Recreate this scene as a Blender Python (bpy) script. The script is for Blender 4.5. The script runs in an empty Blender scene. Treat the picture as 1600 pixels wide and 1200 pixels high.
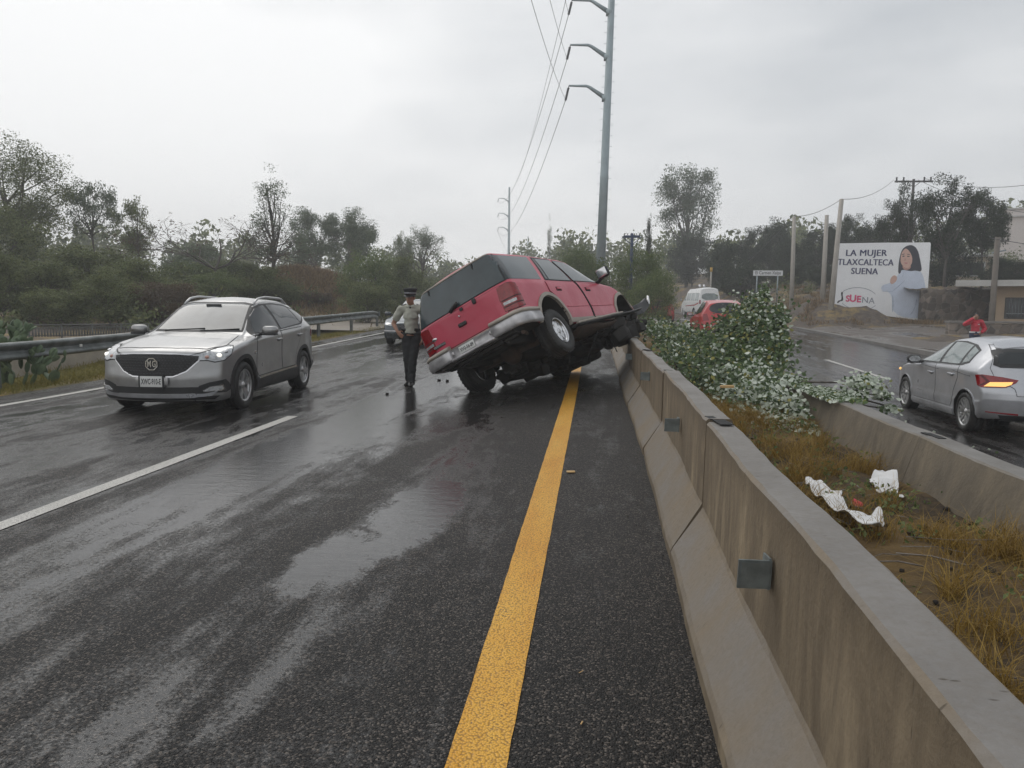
import bpy, bmesh, math, random
import numpy as np
from mathutils import Vector, Matrix, Euler
from mathutils.bvhtree import BVHTree
R_ = math.radians
scene = bpy.context.scene
col = scene.collection

# ------------------------------------------------------------------ camera
cam_d = bpy.data.cameras.new('camera'); cam = bpy.data.objects.new('camera', cam_d); col.objects.link(cam)
cam_d.sensor_width = 36; cam_d.sensor_fit = 'HORIZONTAL'; cam_d.lens = 27.0
cam_d.clip_start = 0.05; cam_d.clip_end = 3000
CAMH = 1.52
cam.matrix_world = Matrix(((0.99437993, -0.01996616, 0.10397075, 0),
                           (0.10549156, 0.10384325, -0.98898337, 0),
                           (0.00894954, 0.99439325, 0.10536591, CAMH), (0, 0, 0, 1)))
scene.camera = cam

# ------------------------------------------------------------------ sky, sun, exposure
SUN_EL, SUN_AZ = 52.0, -35.0      # a weak, very soft sun behind the overcast, ahead and to the left
world = bpy.data.worlds.new('World'); scene.world = world; world.use_nodes = True
wt = world.node_tree; wt.nodes.clear()
def wn(t, **k):
    n = wt.nodes.new(t)
    for a, b in k.items(): setattr(n, a, b)
    return n
sky = wn('ShaderNodeTexSky', sky_type='NISHITA', sun_disc=False, sun_elevation=R_(SUN_EL), sun_rotation=R_(SUN_AZ))
sky.air_density = 1.0; sky.dust_density = 4.0
hs = wn('ShaderNodeHueSaturation'); hs.inputs['Saturation'].default_value = 0.12; hs.inputs['Value'].default_value = 1.0
wt.links.new(sky.outputs[0], hs.inputs['Color'])
tc = wn('ShaderNodeTexCoord'); sp = wn('ShaderNodeSeparateXYZ'); wt.links.new(tc.outputs['Generated'], sp.inputs[0])
mr = wn('ShaderNodeMapRange'); mr.inputs['From Min'].default_value = -0.45; mr.inputs['From Max'].default_value = 0.65
mr.inputs['To Min'].default_value = 0.0; mr.inputs['To Max'].default_value = 1.0
wt.links.new(sp.outputs['X'], mr.inputs['Value'])
mp = wn('ShaderNodeMapping'); mp.inputs['Scale'].default_value = (1.3, 1.3, 4.0)
wt.links.new(tc.outputs['Generated'], mp.inputs['Vector'])
nz = wn('ShaderNodeTexNoise'); nz.inputs['Scale'].default_value = 1.7; nz.inputs['Detail'].default_value = 5; nz.inputs['Roughness'].default_value = 0.5
wt.links.new(mp.outputs[0], nz.inputs['Vector'])
ma = wn('ShaderNodeMath', operation='MULTIPLY_ADD'); ma.inputs[1].default_value = 1.9; ma.inputs[2].default_value = -0.95
wt.links.new(nz.outputs['Fac'], ma.inputs[0])
zz = wn('ShaderNodeMapRange'); zz.inputs['From Min'].default_value = 0.02; zz.inputs['From Max'].default_value = 0.62
zz.inputs['To Min'].default_value = -0.30; zz.inputs['To Max'].default_value = 0.38
wt.links.new(sp.outputs['Z'], zz.inputs['Value'])
ad0 = wn('ShaderNodeMath', operation='ADD'); wt.links.new(mr.outputs[0], ad0.inputs[0]); wt.links.new(zz.outputs[0], ad0.inputs[1])
ad = wn('ShaderNodeMath', operation='ADD', use_clamp=True); wt.links.new(ad0.outputs[0], ad.inputs[0]); wt.links.new(ma.outputs[0], ad.inputs[1])
cr = wn('ShaderNodeValToRGB')
cr.color_ramp.elements[0].position = 0; cr.color_ramp.elements[0].color = (9.6, 9.65, 9.7, 1)
cr.color_ramp.elements[1].position = 1; cr.color_ramp.elements[1].color = (5.2, 5.5, 5.85, 1)
wt.links.new(ad.outputs[0], cr.inputs[0])
mx = wn('ShaderNodeMix', data_type='RGBA'); mx.inputs['Factor'].default_value = 0.9
wt.links.new(hs.outputs[0], mx.inputs['A']); wt.links.new(cr.outputs[0], mx.inputs['B'])
bg = wn('ShaderNodeBackground'); bg.inputs['Strength'].default_value = 0.1
wt.links.new(mx.outputs['Result'], bg.inputs['Color'])
wo = wn('ShaderNodeOutputWorld'); wt.links.new(bg.outputs[0], wo.inputs['Surface'])

sd = bpy.data.lights.new('sun', 'SUN'); sd.energy = 0.6; sd.angle = R_(35); sd.color = (1.0, 0.96, 0.9)
sun = bpy.data.objects.new('sun', sd); col.objects.link(sun)
# azimuth measured from +Y towards +X
_d = Vector((math.cos(R_(SUN_EL)) * math.sin(R_(SUN_AZ)), math.cos(R_(SUN_EL)) * math.cos(R_(SUN_AZ)), math.sin(R_(SUN_EL))))
sun.rotation_euler = (-_d).to_track_quat('-Z', 'Y').to_euler()
vs = scene.view_settings
vs.view_transform = 'Standard'; vs.look = 'None'; vs.exposure = 0.18; vs.gamma = 1; vs.use_curve_mapping = False
scene.cycles.volume_bounces = 2; scene.cycles.max_bounces = 6
scene.cycles.volume_step_rate = 4

# ------------------------------------------------------------------ projection helper (pixels of the 1600x1200 photograph to places)
CM = np.array(((0.99437993, 0.01996616, -0.10397075), (0.10549156, -0.10384325, 0.98898337), (0.00894954, -0.99439325, -0.10536591)))
def at_y(px, py, Y):
    r = CM @ np.array((px - 800., py - 600., 1200.)); r = r * (Y / r[1]); return Vector((r[0], r[1], r[2] + CAMH))
def g(y):
    """grade of both carriageways"""
    y = np.asarray(y, float)
    t = np.clip(y - 11.0, 0, 130); q = np.where(t < 4, t * t / 8, t - 2.0)
    return 0.016 * q

# ------------------------------------------------------------------ mesh helpers
def link(o, parent=None):
    col.objects.link(o)
    if parent is not None: o.parent = parent
    return o
def tag(o, label=None, cat=None, group=None, kind=None):
    if label: o['label'] = label
    if cat: o['category'] = cat
    if group: o['group'] = group
    if kind: o['kind'] = kind
    return o
def empty(name, loc=(0, 0, 0), rot=(0, 0, 0), label=None, cat=None, group=None):
    o = bpy.data.objects.new(name, None); o.empty_display_size = 0.1; col.objects.link(o)
    o.location = loc; o.rotation_euler = rot
    return tag(o, label, cat, group)
def np_mesh(name, V, F, mats, mi=None, smooth=False, attr=None):
    """V (n,3), F (m,k) constant k"""
    V = np.asarray(V, np.float32); F = np.asarray(F, np.int32); k = F.shape[1]
    me = bpy.data.meshes.new(name)
    me.vertices.add(len(V)); me.vertices.foreach_set('co', V.ravel())
    me.loops.add(F.size); me.loops.foreach_set('vertex_index', F.ravel())
    me.polygons.add(len(F)); me.polygons.foreach_set('loop_start', np.arange(0, F.size, k, dtype=np.int32))
    me.polygons.foreach_set('loop_total', np.full(len(F), k, np.int32))
    if mi is not None: me.polygons.foreach_set('material_index', np.asarray(mi, np.int32))
    me.polygons.foreach_set('use_smooth', np.full(len(F), smooth))
    for m in (mats if isinstance(mats, (list, tuple)) else [mats]): me.materials.append(m)
    me.update(calc_edges=True); me.validate()
    return me
def rotm(rx=0, ry=0, rz=0): return Euler((rx, ry, rz)).to_matrix()
class MB:
    def __init__(s): s.v = []; s.f = []; s.m = []; s.sm = []
    def add(s, V, F, mi=0, smooth=False):
        b = len(s.v); s.v += [tuple(p) for p in V]; s.f += [tuple(b + i for i in f) for f in F]
        s.m += [mi] * len(F); s.sm += [smooth] * len(F); return s
    def box(s, c, d, rot=None, mi=0, taper=(1, 1)):
        c = Vector(c); x, y, z = d[0] / 2, d[1] / 2, d[2] / 2; tx, ty = taper
        P = [(-x, -y, -z), (x, -y, -z), (x, y, -z), (-x, y, -z), (-x * tx, -y * ty, z), (x * tx, -y * ty, z), (x * tx, y * ty, z), (-x * tx, y * ty, z)]
        P = [Vector(p) for p in P]
        if rot is not None: P = [rot @ p for p in P]
        return s.add([p + c for p in P], [(3, 2, 1, 0), (4, 5, 6, 7), (0, 1, 5, 4), (1, 2, 6, 5), (2, 3, 7, 6), (3, 0, 4, 7)], mi)
    def rbox(s, c, d, r=0.02, rot=None, mi=0, seg=2):
        """box with rounded edges"""
        bm = bmesh.new(); bmesh.ops.create_cube(bm, size=1)
        for v in bm.verts: v.co = Vector((v.co.x * d[0], v.co.y * d[1], v.co.z * d[2]))
        r = min(r, min(d) * .49)
        bmesh.ops.bevel(bm, geom=bm.edges[:], offset=r, segments=seg, affect='EDGES', profile=0.5)
        bm.verts.index_update(); c = Vector(c)
        V = [((rot @ v.co) if rot is not None else v.co) + c for v in bm.verts]
        F = [[v.index for v in f.verts] for f in bm.faces]; bm.free()
        return s.add(V, F, mi, True)
    def tube(s, pts, rad, n=8, mi=0, smooth=True, caps=True, up=None):
        P = [Vector(p) for p in pts]
        if not hasattr(rad, '__len__'): rad = [rad] * len(P)
        V = []; prev = None
        for i, p in enumerate(P):
            t = (P[min(i + 1, len(P) - 1)] - P[max(i - 1, 0)])
            if t.length < 1e-9: t = Vector((0, 0, 1))
            t.normalize()
            if prev is None:
                a = Vector((0, 0, 1)) if abs(t.z) < .9 else Vector((1, 0, 0))
                a = (a - t * a.dot(t)).normalized()
            else:
                a = prev - t * prev.dot(t)
                a = a.normalized() if a.length > 1e-6 else prev
            prev = a; b = t.cross(a)
            rr = rad[i]
            ra, rb = (rr if hasattr(rr, '__len__') else (rr, rr))
            for k in range(n):
                an = 2 * math.pi * k / n; V.append(p + a * (math.cos(an) * ra) + b * (math.sin(an) * rb))
        F = []
        for i in range(len(P) - 1):
            for k in range(n):
                k2 = (k + 1) % n; F.append((i * n + k, i * n + k2, (i + 1) * n + k2, (i + 1) * n + k))
        s.add(V, F, mi, smooth)
        if caps:
            b = len(s.v) - len(V)
            s.f.append(tuple(b + k for k in reversed(range(n)))); s.f.append(tuple(b + (len(P) - 1) * n + k for k in range(n)))
            s.m += [mi, mi]; s.sm += [False, False]
        return s
    def cyl(s, a, b, r, n=16, mi=0, r2=None, smooth=True):
        return s.tube([a, b], [r, r if r2 is None else r2], n, mi, smooth)
    def lathe(s, prof, c=(0, 0, 0), axis='Z', n=24, mi=0, smooth=True, rot=None):
        c = Vector(c); V = []
        for (r, h) in prof:
            for k in range(n):
                a = 2 * math.pi * k / n; x, y = r * math.cos(a), r * math.sin(a)
                p = Vector((x, y, h)) if axis == 'Z' else (Vector((x, h, y)) if axis == 'Y' else Vector((h, x, y)))
                V.append((rot @ p if rot is not None else p) + c)
        F = []
        for i in range(len(prof) - 1):
            for k in range(n):
                k2 = (k + 1) % n
                q = (i * n + k, i * n + k2, (i + 1) * n + k2, (i + 1) * n + k)
                F.append(q if axis != 'Y' else q[::-1])
        return s.add(V, F, mi, smooth)
    def ell(s, c, r, rot=None, mi=0, nu=14, nv=8):
        V = []; F = []; c = Vector(c)
        for j in range(nv + 1):
            th = math.pi * j / nv
            for i in range(nu):
                ph = 2 * math.pi * i / nu
                p = Vector((r[0] * math.sin(th) * math.cos(ph), r[1] * math.sin(th) * math.sin(ph), r[2] * math.cos(th)))
                V.append((rot @ p if rot is not None else p) + c)
        for j in range(nv):
            for i in range(nu):
                i2 = (i + 1) % nu; F.append((j * nu + i, (j + 1) * nu + i, (j + 1) * nu + i2, j * nu + i2))
        return s.add(V, F, mi, True)
    def prism(s, poly, z0, z1, mi=0, M=None):
        """poly in xy extruded from z0 to z1, M maps to place"""
        n = len(poly); a = sum(poly[i][0] * poly[(i + 1) % n][1] - poly[(i + 1) % n][0] * poly[i][1] for i in range(n))
        if a < 0: poly = poly[::-1]
        V = [Vector((x, y, z0)) for x, y in poly] + [Vector((x, y, z1)) for x, y in poly]
        if M is not None: V = [M @ v for v in V]
        F = [tuple(reversed(range(n))), tuple(range(n, 2 * n))] + [(i, (i + 1) % n, n + (i + 1) % n, n + i) for i in range(n)]
        return s.add(V, F, mi)
    def mesh(s, name, mats):
        me = bpy.data.meshes.new(name); me.from_pydata([tuple(p) for p in s.v], [], s.f)
        for m in (mats if isinstance(mats, (list, tuple)) else [mats]): me.materials.append(m)
        me.polygons.foreach_set('material_index', s.m); me.polygons.foreach_set('use_smooth', s.sm)
        me.validate(); me.update(); return me
    def build(s, name, mats, parent=None, clean=True):
        me = s.mesh(name, mats)
        if clean:
            bm = bmesh.new(); bm.from_mesh(me); bmesh.ops.remove_doubles(bm, verts=bm.verts, dist=1e-5)
            bmesh.ops.recalc_face_normals(bm, faces=bm.faces); bm.to_mesh(me); bm.free()
        return link(bpy.data.objects.new(name, me), parent)
def copy_tree(o, parent=None):
    c = o.copy(); col.objects.link(c); c.parent = parent
    for ch in [x for x in col.objects if x.parent == o]: copy_tree(ch, c)
    return c
def obj(name, me, parent=None): return link(bpy.data.objects.new(name, me), parent)

# ------------------------------------------------------------------ materials
class NT:
    def __init__(s, name):
        s.m = bpy.data.materials.new(name); s.m.use_nodes = True; s.t = s.m.node_tree
        s.p = s.t.nodes['Principled BSDF']; s.c = None
    def n(s, t, ins=None, **k):
        x = s.t.nodes.new(t)
        for a, b in k.items(): setattr(x, a, b)
        for a, b in (ins or {}).items():
            if hasattr(b, 'is_linked') or isinstance(b, bpy.types.NodeSocket): s.t.links.new(b, x.inputs[a])
            else: x.inputs[a].default_value = b
        return x
    def coord(s, which='Object'):
        if s.c is None: s.c = s.n('ShaderNodeTexCoord')
        return s.c.outputs[which]
    def mapped(s, scale=(1, 1, 1), which='Object', loc=(0, 0, 0)):
        return s.n('ShaderNodeMapping', {'Vector': s.coord(which), 'Scale': scale, 'Location': loc}).outputs[0]
    def noise(s, scale, detail=3, rough=.5, vec=None, dist=0):
        return s.n('ShaderNodeTexNoise', {'Vector': vec if vec is not None else s.coord(), 'Scale': scale, 'Detail': detail, 'Roughness': rough, 'Distortion': dist}).outputs['Fac']
    def ramp(s, fac, stops, inter='LINEAR'):
        r = s.n('ShaderNodeValToRGB', {'Fac': fac}); e = r.color_ramp.elements; r.color_ramp.interpolation = inter
        while len(e) < len(stops): e.new(.5)
        for i, (p, c) in enumerate(stops):
            e[i].position = p; e[i].color = (*(c if hasattr(c, '__len__') else (c, c, c)), 1)
        return r.outputs[0]
    def mix(s, f, a, b):
        x = s.n('ShaderNodeMix', data_type='RGBA')
        for k, v in (('Factor', f), ('A', a), ('B', b)):
            if isinstance(v, bpy.types.NodeSocket): s.t.links.new(v, x.inputs[k])
            elif k == 'Factor': x.inputs[k].default_value = v
            else: x.inputs[k].default_value = (*v, 1)
        return x.outputs['Result']
    def math(s, op, a, b=0, c=None, clamp=False):
        x = s.n('ShaderNodeMath', operation=op, use_clamp=clamp)
        for i, v in enumerate((a, b) if c is None else (a, b, c)):
            if isinstance(v, bpy.types.NodeSocket): s.t.links.new(v, x.inputs[i])
            else: x.inputs[i].default_value = v
        return x.outputs[0]
    def mr(s, v, a, b, c, d):
        return s.n('ShaderNodeMapRange', {'Value': v, 'From Min': a, 'From Max': b, 'To Min': c, 'To Max': d}).outputs[0]
    def bump(s, h, strength=.3, dist=.01):
        return s.n('ShaderNodeBump', {'Height': h, 'Strength': strength, 'Distance': dist}).outputs[0]
    def set(s, **k):
        nm = {'col': 'Base Color', 'rough': 'Roughness', 'metal': 'Metallic', 'normal': 'Normal', 'spec': 'Specular IOR Level', 'coat': 'Coat Weight', 'coatr': 'Coat Roughness', 'emit': 'Emission Color', 'emits': 'Emission Strength', 'trans': 'Transmission Weight', 'alpha': 'Alpha', 'ior': 'IOR', 'sheen': 'Sheen Weight'}
        for a, v in k.items():
            i = s.p.inputs[nm[a]]
            if isinstance(v, bpy.types.NodeSocket): s.t.links.new(v, i)
            else: i.default_value = (*v, 1) if hasattr(v, '__len__') else v
        return s.m
def simple(name, c, rough=.5, metal=0, var=.12, scale=8, bump=0, coat=0, spec=.5, detail=3):
    t = NT(name); n = t.noise(scale, detail)
    a = tuple(max(0, x * (1 - var)) for x in c); b = tuple(min(1, x * (1 + var)) for x in c)
    t.set(col=t.mix(t.mr(n, .3, .7, 0, 1), a, b), rough=t.mr(n, .3, .7, rough * .9, min(1, rough * 1.1)), metal=metal, coat=coat, spec=spec)
    if bump: t.set(normal=t.bump(t.noise(scale * 6, 4), bump, .01))
    return t.m
MAT = {}
# ------------------------------------------------------------------ setting: terrain, roads, barriers
def cv(y):
    y = np.asarray(y, float); t = np.clip(y - 42, 0, 90); return -0.0035 * t * t
_px = np.array([-400, -120, -60, -34, -20, -14, -12.6, -11.2, -10.2, -9.3, -8.9, -8.5, .6, 2.6, 11.15, 11.5, 13, 16, 20, 26, 40, 80, 140, 400])
_pz = np.array([14, 6, 1.6, .9, .25, .0, -.36, -.26, -.06, -.01, -.14, -.22, -.22, -.45, -.45, -.24, -.24, -.12, .12, .8, 2.2, 4.5, 9, 16])
def fbm(x, y, s, seed=0):
    r = np.random.RandomState(seed); v = 0
    for o in range(4):
        a = r.rand(6) * 6.28; k = s * 2 ** o
        v = v + (np.sin(x * k + a[0] + 1.3 * np.sin(y * k * .7 + a[1])) * np.sin(y * k * 1.1 + a[2] + 1.1 * np.sin(x * k * .8 + a[3]))) / 2 ** o
    return v / 1.6
def gau(x, y, cx, cy, rx, ry): return np.exp(-((x - cx) / rx) ** 2 - ((y - cy) / ry) ** 2)
def ss(v, a, b):
    t = np.clip((np.asarray(v, float) - a) / (b - a), 0, 1); return t * t * (3 - 2 * t)
def hgt(x, y):
    x = np.asarray(x, float); y = np.asarray(y, float); u = x - cv(y)
    z = g(y) + np.interp(u, _px, _pz)
    off = ss(-u, 9.6, 13) + ss(u, 11.6, 14)
    z = z + off * .10 * fbm(x, y, .55, 3)
    z = z + 1.45 * gau(x, y, 12.9, 47.5, 1.5, 3.6) + 1.0 * gau(x, y, 15.2, 45.5, 1.5, 1.6) * (1 + .2 * fbm(x, y, 2.5, 5))
    z = z + 2.1 * ss(u, 11.3, 15.5) * ss(y, 50, 62) * (1 + .15 * fbm(x, y, .8, 6))
    z = z + 2.0 * gau(x, y, -17.0, 47, 4.0, 6) * ss(-u, 11.5, 15)
    z = z + 1.3 * ss(-u, 13, 22) * ss(y, 26, 40)
    z = z - .28 * gau(x, y, 15.0, 30, 2.5, 3)
    return z

# dirt and grass of the open ground
t = NT('ground_soil')
sx = t.n('ShaderNodeSeparateXYZ', {0: t.coord('Object')}).outputs['X']
n1 = t.noise(.45, 5, .6); n2 = t.noise(3.5, 5, .6); n3 = t.noise(22, 3)
soil = t.mix(t.mr(n2, .35, .65, 0, 1), (.06, .047, .038), (.13, .105, .085))
dry = t.mix(t.mr(n3, .3, .7, 0, 1), (.17, .115, .04), (.30, .22, .085))
grn = t.mix(t.mr(n2, .35, .7, 0, 1), (.10, .11, .022), (.24, .18, .05))
gl = t.mix(t.mr(n1, .42, .58, 0, 1), grn, dry)
left = t.math('MULTIPLY', t.mr(sx, -9.6, -9, 1, 0), t.mr(sx, -15.5, -13.5, 0, 1))
c = t.mix(t.mr(t.math('ADD', n1, t.math('MULTIPLY', n2, .5)), .74, .86, 0, .8), soil, dry)
c = t.mix(left, c, gl)
t.set(col=c, rough=t.mr(n2, .3, .7, .75, .95), normal=t.bump(t.math('ADD', n2, t.math('MULTIPLY', n3, .5)), .6, .06), spec=.3)
MAT['soil'] = t.m
def axis(segs):
    a = []
    for lo, hi, st in segs: a += list(np.arange(lo, hi, st))
    return np.array(a + [segs[-1][1]])
gx = axis([(-400, -60, 20), (-60, -26, 2), (-26, -14, .7), (-14, -8.4, .22), (-8.4, 11, 3), (11, 18, .3), (18, 30, .7), (30, 60, 2), (60, 400, 20)])
gy = axis([(-40, 4, 4), (4, 14, .6), (14, 34, .6), (34, 66, .7), (66, 130, 3), (130, 1000, 45)])
X, Y = np.meshgrid(gx, gy); X2 = X + cv(Y) * (np.abs(X) < 61)
Z = hgt(X2, Y)
nx, ny = len(gx), len(gy)
I = np.arange(nx * ny).reshape(ny, nx)
F = np.stack([I[:-1, :-1], I[:-1, 1:], I[1:, 1:], I[1:, :-1]], -1).reshape(-1, 4)
ground = obj('ground', np_mesh('ground', np.stack([X2, Y, Z], -1).reshape(-1, 3), F, MAT['soil'], smooth=True)); tag(ground, kind='structure')

def strip(name, xs, zoff, y0, y1, mat, step=1.0, zf=None):
    ys = np.arange(y0, y1 + 1e-6, step); xs = np.array(xs, float)
    X, Y = np.meshgrid(xs, ys); Z = g(Y) + zoff
    if zf is not None: Z = Z + zf(X, Y)
    X = X + cv(Y); I = np.arange(X.size).reshape(X.shape)
    F = np.stack([I[:-1, :-1], I[:-1, 1:], I[1:, 1:], I[1:, :-1]], -1).reshape(-1, 4)
    return obj(name, np_mesh(name, np.stack([X, Y, Z], -1).reshape(-1, 3), F, mat, smooth=True))

def asphalt(name, tracks, lo, hi, bias=0.0, puddles=(), ripple=.16):
    t = NT(name); co = t.coord('Object')
    s = t.n('ShaderNodeSeparateXYZ', {0: co}); sx, sy = s.outputs['X'], s.outputs['Y']
    st = t.noise(1.0, 5, .62, t.mapped((1.5, .16, 1)), .6); st2 = t.noise(1.0, 4, .6, t.mapped((3.2, .7, 1)), .3)
    big = t.noise(.35, 3, .5)
    rip = t.noise(1.0, 5, .65, t.mapped((4, 11, 1)))
    tr = t.ramp(t.mr(sx, lo, hi, 0, 1), [((x - lo) / (hi - lo), v) for x, v in tracks], 'EASE')
    w = t.math('ADD', tr, t.math('MULTIPLY', t.math('SUBTRACT', st, .5), 3.4))
    w = t.math('ADD', w, t.math('MULTIPLY', t.math('SUBTRACT', st2, .5), 1.9))
    w = t.math('ADD', w, t.math('MULTIPLY', t.math('SUBTRACT', big, .5), .9))
    w = t.math('ADD', w, bias)
    for (cx, cy, rx, ry, k) in puddles:
        dx = t.math('DIVIDE', t.math('SUBTRACT', sx, cx), rx); dy = t.math('DIVIDE', t.math('SUBTRACT', sy, cy), ry)
        d = t.math('ADD', t.math('MULTIPLY', dx, dx), t.math('MULTIPLY', dy, dy))
        e = t.mr(t.math('ADD', t.math('ADD', d, t.math('MULTIPLY', t.math('SUBTRACT', st2, .5), 3.4)), t.math('MULTIPLY', t.math('SUBTRACT', t.noise(9, 4, .65), .5), 2.0)), .35, 1.35, k, 0)
        w = t.math('ADD', w, e)
    w = t.math('ADD', w, t.math('MULTIPLY', t.math('SUBTRACT', t.noise(5, 5, .65, t.mapped((1, .55, 1))), .5), 1.5))
    w = t.math('ADD', w, t.math('MULTIPLY', t.math('SUBTRACT', t.noise(45, 3, .7), .5), 1.9))
    w = t.math('ADD', w, t.math('ADD', t.mr(sy, 2, 6.0, -.16, .10), t.mr(sy, 7, 15, 0, .30)))
    wet = t.mr(w, .40, 1.15, 0, 1)
    vo = t.n('ShaderNodeTexVoronoi', {'Vector': co, 'Scale': 125.0, 'Randomness': 1.0})
    vd = vo.outputs['Distance']; vcol = t.n('ShaderNodeSeparateColor', {0: vo.outputs['Color']}).outputs[0]
    stone = t.ramp(vcol, [(0, (.004, .004, .004)), (.5, (.0155, .015, .0145)), (.8, (.042, .037, .033)), (1, (.20, .17, .145))])
    base = t.mix(t.mr(t.noise(.9, 4), .35, .65, .0, .35), stone, (.015, .0145, .0145))
    base = t.mix(t.math('MULTIPLY', wet, .55), base, (.013, .013, .014))
    hgt_ = t.math('ADD', t.math('MULTIPLY', vd, -1.0), t.math('MULTIPLY', t.noise(190, 2), .5))
    bs = t.mr(wet, 0, .9, .95, .06)
    bn = t.n('ShaderNodeBump', {'Height': hgt_, 'Strength': bs, 'Distance': .008})
    b2 = t.n('ShaderNodeBump', {'Height': rip, 'Strength': ripple, 'Distance': .02, 'Normal': bn.outputs[0]})
    t.set(col=base, rough=t.mr(wet, 0, 1, .52, .13), normal=b2.outputs[0], spec=t.mr(wet, 0, .8, .22, .55))
    return t.m
MAT['asphalt_left'] = asphalt('asphalt_left', [(-9.5, .35), (-8.0, .25), (-7.1, .85), (-6.1, .35), (-5.1, .65), (-4.3, .45), (-3.6, .5), (-3.0, .78), (-2.2, .42), (-1.4, .32), (-.8, -.08), (.6, -.15)], -9.5, .6, .14,
                                puddles=((-1.25, 5.35, .28, .95, 1.1), (-1.5, 4.3, .24, .55, .95), (-3.0, 7.4, .5, 2.6, .35), (-2.6, 11.0, .8, 3.4, .35)))
MAT['asphalt_right'] = asphalt('asphalt_right', [(2.6, .1), (3.7, .2), (5, .55), (6, .35), (7, .6), (8.4, .7), (9.4, .5), (10.4, .6), (11.5, .3)], 2.6, 11.5, .30, ripple=.06)
road_l = strip('road', list(np.linspace(-9.15, .72, 12)), 0, -30, 150, MAT['asphalt_left'])
rz = lambda X, Y: -.1 * (1 - ss(Y, 17, 36))
road_r = strip('road', list(np.linspace(2.55, 11.2, 10)), -.3, -30, 150, MAT['asphalt_right'], zf=rz)
tag(road_l, kind='structure'); tag(road_r, kind='structure')

def paint(name, c, c2, lowwear=.35):
    t = NT(name); co = t.coord('Object')
    n = t.noise(60, 4, .7); n2 = t.noise(4, 4, .6, t.mapped((1, .25, 1)))
    vo = t.n('ShaderNodeTexVoronoi', {'Vector': co, 'Scale': 95.0}); vd = vo.outputs['Distance']
    hole = t.mr(t.math('ADD', n, t.math('MULTIPLY', n2, .6)), .95, 1.08, 0, 1)
    hole = t.math('MULTIPLY', hole, t.mr(vd, .28, .45, .4, 1))
    base = t.mix(t.mr(n2, .35, .7, 0, 1), c, c2)
    base = t.mix(t.mr(t.math('ADD', vd, t.math('MULTIPLY', t.noise(25, 3), .25)), .62, .80, 0, .7), base, tuple(x * .35 for x in c))
    base = t.mix(hole, base, (.03, .028, .026))
    t.set(col=base, rough=.5, normal=t.bump(t.math('MULTIPLY', vd, -1), .55, .008)); return t.m
MAT['yellow_paint'] = paint('yellow_paint', (.66, .30, .008), (.80, .44, .05))
MAT['white_paint'] = paint('white_paint', (.50, .48, .44), (.62, .60, .56))
def wob(a): return lambda X, Y: 0 * X
def marking(name, x0, x1, y0, y1, mat, zoff, label, step=.12):
    ys = np.arange(y0, y1 + 1e-6, step); r = np.random.RandomState(int(abs(x0 * 100) + abs(y0)))
    a = x0 + (r.rand(len(ys)) - .5) * .004; b = x1 + (r.rand(len(ys)) - .5) * .004
    V = []; z = g(ys) + zoff + (rz(0, ys) if x0 > 2 else 0)
    for i in range(len(ys)): V += [(a[i] + cv(ys[i]), ys[i], z[i]), (b[i] + cv(ys[i]), ys[i], z[i])]
    F = [(2 * i, 2 * i + 1, 2 * i + 3, 2 * i + 2) for i in range(len(ys) - 1)]
    return tag(obj(name, np_mesh(name, V, F, mat)), kind='structure')
marking('yellow_line', -.455, -.255, -3, 90, MAT['yellow_paint'], .005, '')
marking('lane_line', -3.99, -3.85, 3.2, 9.75, MAT['white_paint'], .005, '')
for k in range(1, 5): marking('lane_line', -3.99, -3.85, 9.75 + 10 * k, 14.75 + 10 * k, MAT['white_paint'], .005, '')
marking('edge_line', -8.4, -8.26, -3, 90, MAT['white_paint'], .005, '')
for k in range(0, 6): marking('lane_line', 7.2, 7.34, 9.0 + 11 * k, 14.0 + 11 * k, MAT['white_paint'], -.295, '')
marking('yellow_line', 3.55, 3.68, 6, 90, MAT['yellow_paint'], -.295, '')

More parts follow.
